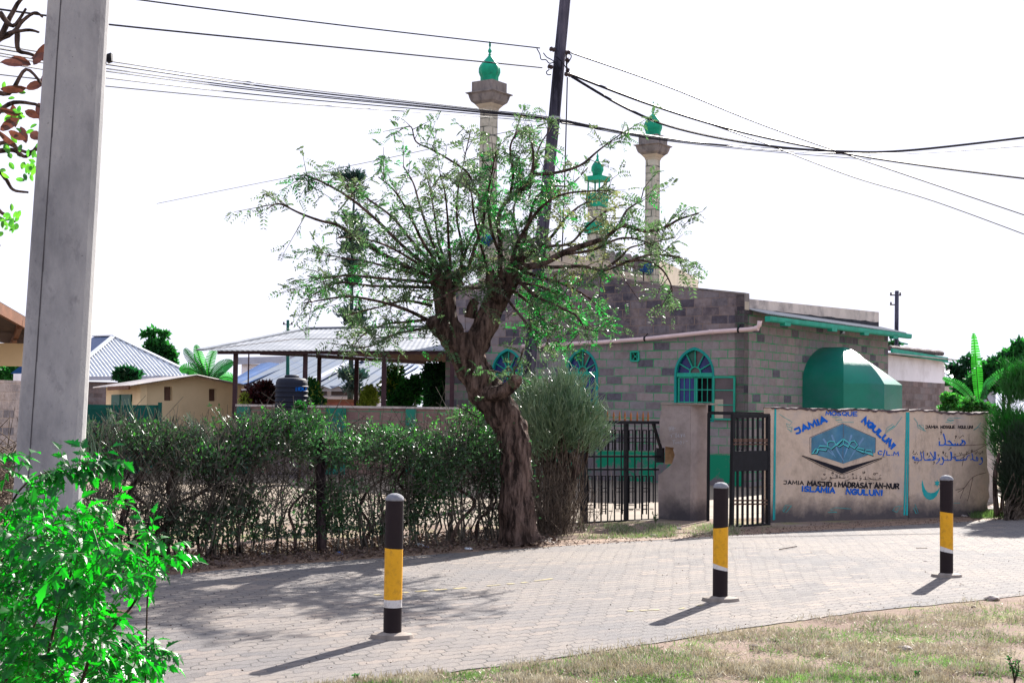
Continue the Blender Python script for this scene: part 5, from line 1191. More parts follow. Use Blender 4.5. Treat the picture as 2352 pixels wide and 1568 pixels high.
# green sheet fence
gf = thing('green_fence', ground_at(290, 32), 'dark green sheet metal fence in front of the yellow house', 'fence')
for (x0, y0, x1, y1, dA, dB) in ((150, 928, 283, 930, 31, 32), (284, 930, 366, 930, 32, 32.5)):
    a = W(x0, y0, dA); b = W(x1, y1, dB); mb = MB(); mb.prism([Vector((a.x, a.y, 0)), Vector((b.x, b.y, 0)), b, a], (0, .03, 0)); mb.build('panel', 'sheetgreen', gf)
a = W(369, 924, 32.5); mb = MB(); mb.cbox((a.x, a.y - .05, 0), .08, .06, a.z); mb.build('post', 'sheetgreen', gf)
for yy in (938, 958): a = W(205, yy, 31.2); b = W(284, yy + 1, 31.9); MB().bar(a + Vector((0, -.02, 0)), b + Vector((0, -.02, 0)), .05, .03).build('rail', 'sheetgreen', gf)

# ================================================================== OPEN SHED
Z6b = lambda x, y: ((800 + x * .46769) * .5742, (1250 + y * .46769) * .5742)
sh = thing('open_shed', ground_at(700, 33.4), 'open sided shed with a low corrugated iron roof on thin maroon posts', 'shed')
f = lambda x, y, d: W(*Z6b(x, y), d * 1.42)
FL, FR = f(0, 326, 23.3), f(2330, 326, 23.3); RL, RR = f(930, 143, 26.8), f(1660, 124, 27.2); RR2 = f(2350, 118, 27.6)
mb = MB(); 
# front slope: strips from the eave to the hip/ridge line
def slope(mb, a, b, c1, c2, pitch=.12, amp=.004):
    """eave a-b; ridge c1-c2; left hip a-c1, right edge b-c2; corrugations run up the slope"""
    e = (b - a); Ln = e.length; e = e / Ln; n = int(Ln / pitch) * 4; t1 = (c1 - a).dot(e); t2 = (c2 - a).dot(e)
    nn = e.cross(c1 - a).normalized(); nn = nn if nn.z > 0 else -nn; vs = []; fs = []
    up1 = c1 - (a + e * t1); up2 = c2 - (a + e * t2)
    for i in range(n + 1):
        t = Ln * i / n; 
        if t < t1: u_ = up1 * (t / t1)
        elif t > t2 and t2 < Ln - .01: u_ = up2 * ((Ln - t) / (Ln - t2))
        else: u_ = up1.lerp(up2, (t - t1) / max(.01, t2 - t1))
        w = nn * (amp * math.sin(i * math.pi / 2)); p = a + e * t; vs += [p + w, p + u_ * .5 + w, p + u_ * .5 + w + nn * .012, p + u_ + w + nn * .012]
    for i in range(n): q = 4 * i; fs += [(q, q + 4, q + 5, q + 1), (q + 2, q + 6, q + 7, q + 3)]
    mb.add(vs, fs)
slope(mb, FL, FR, RL, RR2); shr = mb.build('roof', 'zinc', sh)
BL, BR = f(480, 350, 29.5), f(2330, 445, 31.0)
mb = MB(); mb.add([RL, RR2, BR, f(700, 330, 30.5)], [(3, 2, 1, 0)]); bs = mb.build('rear_roof', 'browndark', shr)
mb = MB(); mb.add([FL, RL, f(700, 330, 30.5)], [(2, 1, 0)]); mb.build('hip_roof', 'zincshade', shr)
MB().bar(RL + D3 * .03, RR2 + D3 * .03, .25, .04).build('ridge_cap', 'zinc', shr); MB().bar(FL + D3 * .02, RL + D3 * .03, .2, .04).build('hip_cap', 'zinc', shr)
MB().bar(f(150, 338, 23.4), f(2330, 338, 23.4), .06, .10).build('front_beam', 'postbrown', sh)
MB().bar(f(520, 352, 24.0), f(1000, 372, 26.2), .05, .06).build('tie_beam', 'postbrown', sh)
MB().bar(f(1000, 373, 26.2), f(1930, 430, 30.0), .06, .10).build('rear_beam', 'postbrown', sh)
for (x, y, dd, w) in ((307, 345, 23.5, .10), (903, 345, 23.5, .10), (1578, 345, 23.5, .11), (2160, 345, 23.5, .10), (1022, 378, 26.3, .10), (1342, 396, 27.5, .11), (1934, 430, 30.0, .11), (418, 350, 28.0, .035)):
    p = f(x, y, dd); mb = MB(); mb.cbox((p.x, p.y, 0), w, w, p.z); mb.build('post', 'postbrown', sh)
for x in (760, 1184): p = f(x, 345, 24.6); q = f(x, 378 - (0 if x > 1000 else 12), 24.6); MB().bar(p, q, .06).build('strut', 'postbrown', sh)
MT['brownpanel'] = mat_blocks('pinkish_wall_blocks', (0.30, 0.18, 0.15), (0.24, 0.16, 0.14), (0.04, 0.25, 0.12), bw=.5, bh=.22, msize=.01, stain_amt=.3, stain_lo=.6, dark=(.2, .12, .11))
lw = thing('low_shed_wall', ground_at(700, 33), 'low wall with pinkish blocks and green painted columns below the shed', 'wall')
zw = f(1000, 800, 23.2).z
a = f(312, 800, 23.2); b = f(2400, 800, 23.2); mb = MB(); mb.box(Vector((a.x, a.y, 0)), Vector((b.x - a.x, 0, 0)), (0, .18, 0), D3 * (zw - .03)); mb.build('wall', 'brownpanel', lw, uv=True)
mb = MB(); mb.box(Vector((a.x - .02, a.y - .03, zw - .03)), Vector((b.x - a.x + .04, 0, 0)), (0, .24, 0), D3 * .05); mb.build('coping', 'parapet', lw)
for x0, x1 in ((315, 428), (1085, 1250), (1760, 1850)):
    p, q = f(x0, 800, 23.15), f(x1, 800, 23.15); mb = MB(); mb.box(Vector((p.x, p.y, 0)), Vector((q.x - p.x, 0, 0)), (0, .04, 0), D3 * (zw - .04)); mb.build('green_column', 'greenbay', lw)
# black water tank
tk0 = ground_at(669, 31.5); k = 31.5 / FP; tk = thing('water_tank', tk0 , 'ribbed black plastic water tank behind the hedge', 'water tank')
zt_ = CAMH + (928 - 866) * k; R_ = 36.5 * k; prof = [(R_, 1.2)]
z = 1.2
while z < zt_ - .22: prof += [(R_, z + .03), (R_ + .018, z + .045), (R_ + .018, z + .07), (R_, z + .085)]; z += .105
prof += [(R_ * .99, zt_ - .12), (R_ * .93, zt_ - .06), (R_ * .83, zt_ - .03), (R_ * .4, zt_), (.01, zt_ + .01)]
MB().lathe(tk0, prof, 40).build('body', 'tank', tk, smooth=False)
mb = MB(); mb.lathe(tk0, [(R_ * .45, zt_ - .02), (R_ * .46, zt_ + .03), (R_ * .38, zt_ + .05), (.01, zt_ + .055)], 24); mb.build('lid', 'tank', tk)
mb = MB(); mb.cbox(tk0, R_ * 2.3, R_ * 2.3, 1.2); mb.build('plinth', 'block_plain', tk, uv=True)
def tmap(px, py, o=0):   # point on the curved tank face
    x = (px - 669) / 36.5; x = max(-.99, min(.99, x)); q = W(px, py, 31.5 - R_); return Vector((tk0.x + (R_ + .022 + o) * x, tk0.y - (R_ + .022 + o) * math.sqrt(1 - x * x), q.z))
mb = MB(); ZT = lambda x, y: ((1080 + x / 10.45) * .5742, (1490 + y / 10.45) * .5742)
for yy in (630, 665, 700, 735, 760): ribbon(mb, [ZT(1135, yy), ZT(1195, yy)], 1.0, tmap)
letter(mb, 'IDU', ZT(1225, 750), ZT(1490, 755), 7.0, 2.2, tmap, 0, .2); mb.build('lettering', 'tankblue', tk)
# blue roofed house behind the shed
bh = thing('blue_roofed_house', ground_at(760, 60), 'long white walled house with faded blue and white corrugated roofs', 'house')
DB = 44.0
def quad(x0, y0, d0, x1, y1, d1, x2, y2, d2, x3, y3, d3, nm, mat, pitch=.55, amp=.06):
    mb = MB(); corrugated(mb, f(x0, y0, d0), f(x1, y1, d1), f(x2, y2, d2), f(x3, y3, d3), pitch, amp, .01); return mb.build(nm, mat, bh)
# planes; corrugations follow the second direction (eave to ridge)
quad(225, 655, 42, 930, 655, 42, 1560, 300, 49, 900, 335, 49, 'roof', 'bluewhite')
quad(225, 600, 42.6, 420, 600, 42.8, 800, 432, 47, 520, 436, 47, 'roof', 'bluesheet')
quad(1480, 640, 41.5, 955, 640, 41.5, 1385, 408, 46, 1820, 408, 46, 'roof', 'bluewhite')
quad(1480, 640, 41.6, 1560, 650, 43, 1900, 480, 48, 1810, 408, 46.1, 'roof', 'bluesheet')
quad(925, 640, 41.8, 1010, 640, 41.8, 1400, 408, 46.4, 1330, 430, 46.4, 'roof_valley', 'bluesheet')
MB().bar(f(935, 600, 41.7), f(1385, 375, 46), .35, .10).build('barge_board', 'fascia', bh)
MB().bar(f(1385, 375, 46), f(1450, 400, 46), .25, .10).build('barge_board', 'fascia', bh)
quad(322, 420, 50, 870, 412, 50, 880, 388, 53, 335, 396, 53, 'upper_roof', 'zincshade'); a, b = f(322, 443, 50), f(870, 430, 50); mb = MB(); mb.box(a, b - a, (0, .1, 0), (0, 0, .35)); mb.build('fascia', 'fascia', bh)
a, b = f(352, 600, 50.2), f(800, 600, 50.2); mb = MB(); mb.box(Vector((a.x, a.y, 0)), b - a, (0, 3, 0), D3 * f(352, 440, 50).z); mb.build('wall', 'white', bh)
a, b = f(950, 660, 41.7), f(1570, 660, 41.7); mb = MB(); mb.box(a - D3 * .06, b - a, (0, .08, 0), (0, 0, .22)); mb.build('gutter', 'fascia', bh)
a, b = f(925, 670, 42.4), f(1560, 670, 42.4); mb = MB(); mb.box(Vector((a.x, a.y, 0)), Vector((b.x - a.x, 0, 0)), (0, 4, 0), D3 * a.z); mb.build('wall', 'white', bh)
a, b = f(225, 660, 42.4), f(925, 660, 42.4); mb = MB(); mb.box(Vector((a.x, a.y, 0)), Vector((b.x - a.x, 0, 0)), (0, 4, 0), D3 * a.z); mb.build('wall', 'block_plain', bh, uv=True)
for x0, x1 in ((1025, 1085), (1122, 1312), (1345, 1392), (1480, 1555)):
    p, q = f(x0, 708, 42.35), f(x1, 672, 42.35); mb = MB(); mb.box(p, (q.x - p.x, 0, 0), (0, .03, 0), (0, 0, q.z - p.z)); wn = mb.build('window', 'glass_grey', bh)
    mb = MB(); 
    mb.box(p + Vector((-.04, -.02, -.05)), (q.x - p.x + .08, 0, 0), (0, .015, 0), (0, 0, .05)); mb.build('sill', 'fascia', wn)
pl = thing('brick_planter', ground_at(790, 51), 'red brick garden wall in front of the white house', 'garden wall')
a, b = f(1060, 762, 36), f(1345, 762, 36); mb = MB(); mb.box(Vector((a.x, a.y, 0)), Vector((b.x - a.x, 0, 0)), (0, .4, 0), D3 * a.z); mb.build('wall', 'brick_red', pl)
mb = MB(); mb.box(a + Vector((-.05, -.04, 0)), Vector((b.x - a.x + .1, 0, 0)), (0, .5, 0), D3 * .1); mb.build('coping', 'brownwood', pl)
# far rough wall behind the plants at the right, and a pale house
fr_ = thing('far_wall', ground_at(2200, 33), 'long rough earth coloured wall behind the banana plants', 'wall')
ZR = lambda x, y: ((3600 + x / 3.919) * .5742, (1300 + y / 3.919) * .5742); g = lambda x, y, d: W(*ZR(x, y), d)
a, b = g(640, 1300, 27), g(1500, 1330, 26); mb = MB(); mb.box(Vector((a.x, a.y, 0)), Vector((b.x - a.x, b.y - a.y, 0)), (0, .3, 0), D3 * a.z); mb.build('wall', 'parapet', fr_)
bw = thing('blue_roofed_hut', ground_at(2250, 50), 'hut with a blue roof half hidden behind the upright banana leaf', 'house')
a, b = g(690, 1020, 50), g(1350, 1030, 50); mb = MB(); mb.box(Vector((a.x, a.y, 0)), Vector((b.x - a.x, 0, 0)), (0, 4, 0), D3 * g(800, 960, 50).z); mb.build('wall', 'parapet', bw)
a, b = g(930, 950, 49.5), g(1340, 955, 49.5); mb = MB(); mb.prism([a, b, b + Vector((0, 3, .6)), a + Vector((.3, 3, .6))], D3 * .05); mb.build('roof', 'bluesheet', bw)
pw = thing('pale_shed', ground_at(2300, 40), 'pale grey corrugated shed wall seen through the reeds at the right', 'shed')
a, b = g(1180, 1030, 40), g(1500, 1030, 40); mb = MB(); corrugated(mb, Vector((a.x, a.y, .0)), Vector((b.x, b.y, 0)), Vector((b.x, b.y, b.z)), Vector((a.x, a.y, a.z)), .2, .02); mb.build('wall', 'fascia', pw); MB().bar(a, b, .12, .12).build('fascia', 'fascia', pw)

# ================================================================== VEGETATION
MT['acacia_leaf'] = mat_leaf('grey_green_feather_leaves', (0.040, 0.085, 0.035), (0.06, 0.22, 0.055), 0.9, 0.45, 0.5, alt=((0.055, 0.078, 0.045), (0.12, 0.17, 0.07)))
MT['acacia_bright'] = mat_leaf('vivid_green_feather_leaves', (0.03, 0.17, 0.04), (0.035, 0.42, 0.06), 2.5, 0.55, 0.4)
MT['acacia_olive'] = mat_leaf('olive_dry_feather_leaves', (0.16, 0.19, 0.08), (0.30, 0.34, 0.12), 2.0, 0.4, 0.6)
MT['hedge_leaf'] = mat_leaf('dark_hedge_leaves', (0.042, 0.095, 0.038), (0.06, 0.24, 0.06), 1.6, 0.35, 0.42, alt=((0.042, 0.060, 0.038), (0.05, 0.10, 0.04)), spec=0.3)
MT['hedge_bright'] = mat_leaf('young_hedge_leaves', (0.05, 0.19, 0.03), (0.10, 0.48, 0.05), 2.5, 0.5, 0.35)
MT['bush_leaf'] = mat_leaf('bright_lobed_leaves', (0.010, 0.14, 0.012), (0.012, 0.56, 0.008), 5, 0.5, 0.42, alt=((0.008, 0.055, 0.02), (0.002, 0.15, 0.012)), spec=0.4, lo=.38, hi=.58)
MT['pencil'] = mat_leaf('pale_green_succulent_sticks', (0.27, 0.36, 0.20), (0.10, 0.30, 0.08), 6, 0.15, 0.3, alt=((0.08, 0.17, 0.08), (0.04, 0.12, 0.04)), spec=0.8)
MT['reed'] = mat_leaf('fresh_green_reedy_needles', (0.05, 0.20, 0.04), (0.08, 0.62, 0.06), 1.5, 0.45, 0.35)
MT['pine'] = mat_leaf('dark_conifer_needles', (0.025, 0.07, 0.06), (0.02, 0.08, 0.06), 2, 0.25, 0.5)
MT['banana'] = mat_leaf('banana_leaf', (0.02, 0.16, 0.03), (0.05, 0.50, 0.03), 1.2, 0.45, 0.7, spec=0.12)
MT['farleaf'] = mat_leaf('mid_green_leaves', (0.025, 0.12, 0.03), (0.05, 0.40, 0.05), 1.0, 0.4, 0.6, spec=0.15)
MT['darkleaf'] = mat_leaf('deep_green_leaves', (0.016, 0.06, 0.028), (0.02, 0.18, 0.04), 1.0, 0.35, 0.6, spec=0.15)
MT['redleaf'] = mat_leaf('dark_red_leaves', (0.05, 0.012, 0.018), (0.22, 0.03, 0.03), 2.0, 0.4, 0.4)
MT['limeleaf'] = mat_leaf('yellow_green_leaves', (0.32, 0.42, 0.05), (0.50, 0.70, 0.08), 3.0, 0.45, 0.4)
MT['magleaf'] = mat_leaf('brown_backed_large_leaves', (0.10, 0.035, 0.025), (0.16, 0.05, 0.03), 6, 0.3, 0.4)
MT['magleaf_green'] = mat_leaf('green_yellow_large_leaves', (0.03, 0.16, 0.02), (0.20, 0.62, 0.03), 6, 0.5, 0.35, alt=((0.01, 0.05, 0.03), (0.05, 0.28, 0.02)))
MT['drygrass'] = mat_leaf('dry_grass_blades', (0.56, 0.51, 0.40), (0.45, 0.42, 0.30), 9.0, 0.2, 0.7, alt=((0.30, 0.25, 0.17), (0.3, 0.25, 0.15)))
MT['greengrass'] = mat_leaf('green_grass_blades', (0.16, 0.27, 0.09), (0.22, 0.42, 0.09), 2.0, 0.35, 0.5)
MT['litterleaf'] = mat_leaf('dead_leaf_litter', (0.20, 0.13, 0.09), (0.10, 0.06, 0.03), 9.0, 0.1, 0.7, alt=((0.07, 0.045, 0.04), (0.04, 0.02, 0.01)))
def A3(v): return np.array([tuple(x) for x in v], float)

# ---- acacia ---------------------------------------------------
random.seed(21); rng = np.random.default_rng(21)
DT = 16.75; kt = DT / FP
acacia = thing('acacia_tree', ground_at(1192, DT), 'leaning thick trunked pollarded acacia with wide sparse feathery crown in the middle', 'tree')
def limb(pts, n=18, per=7, amp=.22, seed=0):
    P = []; rr = []
    C_ = [W(x, y, DT + dz) for x, y, r, dz in pts]; sp = spline(C_, per); rs = []
    for i in range(len(pts) - 1):
        for k in range(per): t = k / per; rs.append((pts[i][2] * (1 - t) + pts[i + 1][2] * t) * kt)
    rs.append(pts[-1][2] * kt); mb = MB(); mb.tube(sp, rs, n)
    out = []
    m = len(sp)
    for i in range(m):
        for k in range(n):
            v = Vector(mb.v[i * n + k]); c = sp[i]; d = v - c; a = 2 * math.pi * k / n
            # fluted, knobbly bark: ridges that twist slowly up the limb
            rdg = .03 * math.sin(4 * a + i * .05 + seed) - .09 * abs(noise.noise(Vector((math.cos(a) * 5, math.sin(a) * 5, i * 7.0 / per * .12 + seed)))) * 2
            nz = noise.noise(Vector((v.x * 2.6 + seed, v.y * 2.6, v.z * 1.2))) * .42 + .5 * noise.noise(Vector((v.x * 8, v.y * 8, v.z * 5))) + .25 * noise.noise(Vector((v.x * 26, v.y * 26, v.z * 9)))
            mb.v[i * n + k] = tuple(c + d * (1 + rdg + amp * nz * 1.3))
    return mb
tp = [(1198, 1246, 52, 0), (1192, 1215, 43, 0), (1187, 1130, 37, 0), (1187, 1060, 37, .0), (1178, 1000, 39, .0), (1150, 940, 40, 0), (1112, 888, 39, 0), (1085, 845, 40, 0), (1070, 800, 44, 0), (1066, 765, 40, 0)]
trunk = limb(tp, 44, 16, .30).build('trunk', 'bark', acacia, smooth=True)
for i, (l, sd_) in enumerate((([(1060, 815, 30, -.05), (1036, 770, 30, -.1), (1024, 720, 27, -.1), (1022, 670, 27, -.1), (1032, 640, 24, -.1), (1036, 622, 12, -.1)], 1), ([(1080, 815, 30, .0), (1108, 765, 30, 0), (1128, 715, 28, .05), (1150, 672, 26, .1), (1175, 640, 25, .1), (1190, 612, 20, .1), (1200, 590, 10, .1)], 2),
        ([(1018, 665, 20, -.1), (1004, 640, 18, -.2), (1000, 622, 10, -.2)], 3), ([(1040, 660, 18, 0), (1054, 632, 15, .1), (1070, 612, 8, .1)], 4), ([(1035, 770, 22, -.1), (1008, 752, 20, -.2), (990, 735, 14, -.3)], 5), ([(1150, 690, 20, 0), (1132, 650, 18, -.1), (1126, 620, 10, -.1)], 6),
        ([(1120, 905, 24, -.1), (1150, 900, 16, -.3), (1172, 886, 15, -.35), (1184, 870, 17, -.4), (1186, 862, 8, -.4)], 7), ([(1080, 730, 14, .1), (1086, 700, 12, .1), (1096, 690, 8, .1)], 8))):
    limb(l, 28, 12, .30, sd_).build('stump' if i >= 2 else 'limb', 'bark', acacia, smooth=True)
# long shoots: (points px,py), start radius px, depth drift
shoots = [
 ([(1000, 640), (930, 610), (850, 565), (780, 520), (735, 508), (690, 490), (640, 470), (612, 482)], 5.5, -1.2), ([(1005, 630), (930, 570), (860, 500), (800, 450), (740, 420), (700, 405), (715, 430)], 5, .6), ([(1010, 625), (950, 560), (900, 500), (850, 460), (800, 420), (765, 398)], 4.5, 1.2),
 ([(1015, 620), (975, 560), (940, 490), (905, 440), (870, 405)], 4.5, -.9), ([(1020, 620), (990, 550), (968, 480), (950, 420), (925, 380)], 4.5, .5), ([(1030, 620), (1010, 560), (1000, 500), (985, 430), (975, 395)], 4, 1.4), ([(1036, 620), (1030, 560), (1028, 500), (1020, 440), (1010, 400)], 4, -1.4),
 ([(1060, 615), (1062, 560), (1050, 500), (1050, 440), (1062, 385), (1080, 300)], 4, .3), ([(1075, 612), (1095, 560), (1110, 500), (1098, 450), (1075, 400), (1040, 372), (990, 345), (955, 325), (945, 290), (920, 300)], 4.5, -.6), ([(1062, 600), (1085, 540), (1120, 480), (1135, 400), (1150, 330)], 4, 1.5),
 ([(1005, 650), (940, 645), (870, 640), (800, 635), (740, 640), (705, 632)], 4.5, -.7), ([(1000, 660), (930, 660), (850, 655), (780, 650), (740, 668), (700, 690)], 4.5, .9), ([(990, 740), (930, 710), (870, 690), (800, 680), (740, 690), (697, 695)], 5, -.8), ([(985, 735), (930, 740), (880, 745), (830, 770), (812, 800)], 4, .6),
 ([(995, 750), (950, 760), (900, 770), (860, 790), (820, 800)], 4, -1.2), ([(990, 700), (930, 690), (880, 705), (830, 715), (790, 730)], 4, 1.0), ([(1000, 640), (920, 620), (840, 600), (770, 590), (720, 575)], 4, 1.6), ([(1010, 640), (950, 600), (880, 560), (820, 545), (775, 545)], 4, -1.6),
 ([(1160, 650), (1100, 660), (1050, 665), (1000, 690), (950, 680)], 5, -.7), 
 ([(1150, 640), (1150, 560), (1145, 500), (1170, 455), (1210, 425), (1225, 380), (1222, 330), (1214, 285)], 6.5, -.5), ([(1215, 428), (1225, 395), (1240, 340), (1262, 300)], 4.5, .6), ([(1172, 455), (1180, 400), (1170, 340), (1190, 300), (1180, 320)], 4, -.9),
 ([(1220, 400), (1270, 398), (1330, 380), (1370, 350), (1405, 325), (1438, 298)], 4.5, .4), ([(1175, 600), (1200, 540), (1240, 480), (1290, 450), (1350, 438), (1400, 440)], 5, -1.0), ([(1190, 600), (1210, 520), (1230, 460), (1265, 430), (1310, 425), (1350, 385)], 5, .9),
 ([(1185, 615), (1240, 605), (1300, 580), (1350, 560), (1390, 545), (1430, 520), (1480, 530), (1525, 525), (1560, 505), (1605, 492)], 9, .1), ([(1420, 525), (1440, 485), (1470, 460), (1480, 430)], 3.5, .5), ([(1300, 582), (1360, 575), (1430, 545), (1500, 560), (1560, 600)], 4, -.6), ([(1195, 610), (1270, 612), (1340, 610), (1390, 620), (1440, 602), (1500, 585), (1560, 590)], 5, -1.2),
 ([(1390, 620), (1430, 590), (1450, 570), (1500, 555), (1550, 545)], 3.5, .4), ([(1440, 602), (1480, 600), (1520, 620), (1545, 665), (1535, 690)], 3.5, -.3), ([(1190, 620), (1250, 640), (1310, 660), (1360, 690), (1400, 740)], 5, .7), ([(1185, 640), (1230, 680), (1290, 710), (1330, 730), (1350, 780)], 5, -1.3),
 ([(1170, 660), (1220, 700), (1250, 740), (1260, 790)], 4.5, 1.2), ([(1180, 650), (1240, 660), (1300, 690), (1340, 750), (1370, 760)], 4, -.5), ([(1160, 680), (1190, 720), (1220, 760), (1235, 800)], 4, -.9), ([(1200, 590), (1260, 550), (1300, 500), (1340, 470), (1380, 460)], 5, 1.4), ([(1160, 600), (1130, 540), (1120, 460), (1130, 400), (1140, 350)], 4.5, -1.4),
 ([(1120, 620), (1105, 560), (1090, 500), (1080, 440), (1060, 400)], 4, -1.8), ([(1200, 600), (1190, 540), (1180, 480), (1200, 420), (1190, 360)], 4, 1.8), ([(1190, 600), (1250, 570), (1310, 560), (1350, 520), (1400, 480), (1450, 470)], 4.5, 1.0), ([(1184, 868), (1180, 850), (1192, 830), (1200, 800)], 2.5, -.4), ([(1176, 872), (1150, 856), (1120, 850)], 2.5, -.4), ([(1050, 930), (1075, 945), (1100, 960)], 2, -.3)]
leafP, leafD, leafL, kindb = [], [], [], []; tA, tB, tr0, tr1 = [], [], [], []
for si, (pts, r0, dz) in enumerate(shoots):
    m = len(pts); P3 = [W(x + random.uniform(-2, 2), y + random.uniform(-2, 2), DT + dz * (i / (m - 1)) ** 1.1 + (-.1)) for i, (x, y) in enumerate(pts)]
    sp = spline(P3, 5); L = len(sp); rad = [max(.007, r0 * .98 * kt * (1 - .8 * i / L)) for i in range(L)]
    MB().tube(sp, rad, 7, jit=.08).build('branch', 'bark', acacia, smooth=True)
    tot = sum((sp[i + 1] - sp[i]).length for i in range(L - 1))
    for _ in range(int(tot * 8)):
        t = random.uniform(.03, 1.0) ** .85; i = min(L - 2, int(t * (L - 1))); p = sp[i].lerp(sp[i + 1], random.random()); d = (sp[i + 1] - sp[i]).normalized()
        side_ = Vector((random.gauss(0, 1), random.gauss(0, 1), random.gauss(.25, .8))); dd = (d * random.uniform(.3, 1) + side_.normalized() * .9).normalized()
        ln_ = random.uniform(.12, .62) * (1.15 - .45 * t); q = p + dd * ln_ + Vector((0, 0, -.12 * ln_))
        tA.append(p); tB.append(q); tr0.append(.006); tr1.append(.0026)
        nl = max(1, int(ln_ / .055))
        for j in range(nl):
            if random.random() < .12: continue
            u = (j + 1) / nl; pp = p.lerp(q, u); ld = (dd * .5 + Vector((random.gauss(0, .6), random.gauss(0, .6), random.gauss(-.1, .5)))).normalized()
            leafP.append(pp); leafD.append(ld); leafL.append(random.uniform(.10, .22))
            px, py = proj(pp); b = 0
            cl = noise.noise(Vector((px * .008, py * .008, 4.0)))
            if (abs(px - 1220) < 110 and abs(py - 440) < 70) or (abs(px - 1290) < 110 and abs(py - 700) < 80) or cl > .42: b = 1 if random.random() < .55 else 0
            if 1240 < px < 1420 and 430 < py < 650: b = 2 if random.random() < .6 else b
            kindb.append(b)
for (kx, ky, sx, sy, nn_) in ((1020, 615, 46, 24, 420), (975, 600, 36, 22, 220), (1075, 600, 26, 26, 200), (1195, 590, 44, 30, 420), (1140, 620, 26, 24, 160), (1190, 860, 26, 18, 60), (1240, 700, 40, 40, 260), (1310, 715, 50, 26, 260), (940, 740, 40, 26, 140), (1225, 440, 46, 30, 260), (1215, 320, 24, 26, 120)):
    for _ in range(int(nn_ * .45)):
        pp = W(random.gauss(kx, sx), random.gauss(ky, sy), DT + random.gauss(0, .35)); dd = Vector((random.gauss(0, 1), random.gauss(0, 1), random.gauss(0, .7))).normalized()
        tA.append(pp - dd * .10 + Vector((0, 0, -.05))); tB.append(pp); tr0.append(.004); tr1.append(.002); leafP.append(pp); leafD.append(dd); leafL.append(random.uniform(.07, .14)); kindb.append(1 if random.random() < .35 else (2 if random.random() < .15 else 0))
V, F = tubes_np(A3(tA), A3(tB), np.array(tr0), np.array(tr1), 3); np_mesh('twigs', V, F, 'twig', acacia)['kind'] = 'stuff'
leafP, leafD, leafL, kindb = A3(leafP), A3(leafD), np.array(leafL), np.array(kindb)
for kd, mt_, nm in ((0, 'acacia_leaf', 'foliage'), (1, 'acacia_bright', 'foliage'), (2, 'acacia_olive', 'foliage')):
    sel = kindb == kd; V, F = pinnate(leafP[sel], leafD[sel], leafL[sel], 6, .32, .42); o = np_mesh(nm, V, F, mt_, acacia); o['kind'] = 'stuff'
print('acacia leaves', len(leafP))

# ---- generic helpers for shrubs --------------------------------
def inpoly(px, py, poly):
    c = False; n = len(poly); j = n - 1
    for i in range(n):
        xi, yi = poly[i]; xj, yj = poly[j]
        if (yi > py) != (yj > py) and px < (xj - xi) * (py - yi) / (yj - yi) + xi: c = not c
        j = i
    return c
def leafcloud(name, parent, mat, n, samp, L, Wd, up=.3, kind='stuff', fold=.25):
    P = []; 
    while len(P) < n:
        q = samp()
        if q is not None: P.append(q)
    P = A3(P); D = rng.normal(size=(len(P), 3)); D[:, 2] += up; V, F = leaves_quads(P, D, rng.uniform(L * .6, L * 1.25, len(P)), rng.uniform(Wd * .7, Wd * 1.2, len(P)), fold)
    o = np_mesh(name, V, F, mat, parent); o['kind'] = kind; return o

# ---- hedge -----------------------------------------------------
random.seed(5); rng = np.random.default_rng(5)
HA, HB = G(190, 1302), G(1150, 1240); hT = (HB - HA); HL = hT.length; hT.normalize(); hN = Vector((hT.y, -hT.x, 0))
hedge = thing('hedge', HA, 'long untrimmed thorny hedge along the paving, leafy on top and bare below', 'hedge')
def htop(px):   # photo height of the hedge top
    xs = [190, 260, 330, 420, 480, 560, 640, 700, 760, 850, 940, 1040, 1120, 1180]; ys = [985, 960, 965, 985, 985, 960, 945, 945, 975, 975, 985, 955, 935, 950]
    return np.interp(px, xs, ys)
def hpoint(t, z, o): return HA + hT * t + hN * o + D3 * z
tops = {}
for i in range(0, 201):
    p = hpoint(HL * i / 200, 1, 0); px = proj(p)[0]; d = p.y; hy = 935 + (px - CX) * ROLL; tops[i] = CAMH + (hy - float(htop(px))) * d / FP
ztop = lambda t: tops[max(0, min(200, int(200 * t / HL)))]
bare = lambda t: max(0, 1 - t / (HL * .34))
# stems
A_s, B_s, r_a, r_b = [], [], [], []
for i in range(150):
    t = random.uniform(0, HL); o = random.gauss(0, .12); p = hpoint(t, 0, o); h = ztop(t) * random.uniform(.55, 1.02); q = p; r = random.uniform(.006, .016)
    n = 7; lx, ly = random.gauss(0, .16), random.gauss(0, .12)
    for k in range(n):
        f_ = (k + 1) / n; nq = p + Vector((lx * f_ + random.gauss(0, .02), ly * f_ + random.gauss(0, .02), h * f_)); A_s.append(q); B_s.append(nq); r_a.append(r * (1 - .8 * k / n)); r_b.append(r * (1 - .8 * (k + 1) / n)); q = nq
        if k > 0 and random.random() < .95:
            for _ in range(2):
                d = Vector((random.gauss(0, 1), random.gauss(0, .8), random.uniform(.1, 1.2))).normalized() * random.uniform(.15, .5); A_s.append(nq); B_s.append(nq + d); r_a.append(.0045); r_b.append(.002)
for i in range(2300):     # grey bare twigs at the pole end, tip shoots above
    t = random.uniform(0, HL * .40) if i < 1500 else random.uniform(0, HL); zt_ = ztop(t); z = random.uniform(.25, .98) * zt_; p = hpoint(t, z, random.gauss(0, .22)); d = Vector((random.gauss(0, .6), random.gauss(0, .5), random.uniform(.3, 1.4))).normalized() * random.uniform(.12, .38)
    if z > zt_ * .9: d *= .7
    A_s.append(p); B_s.append(p + d); r_a.append(.004); r_b.append(.0022)
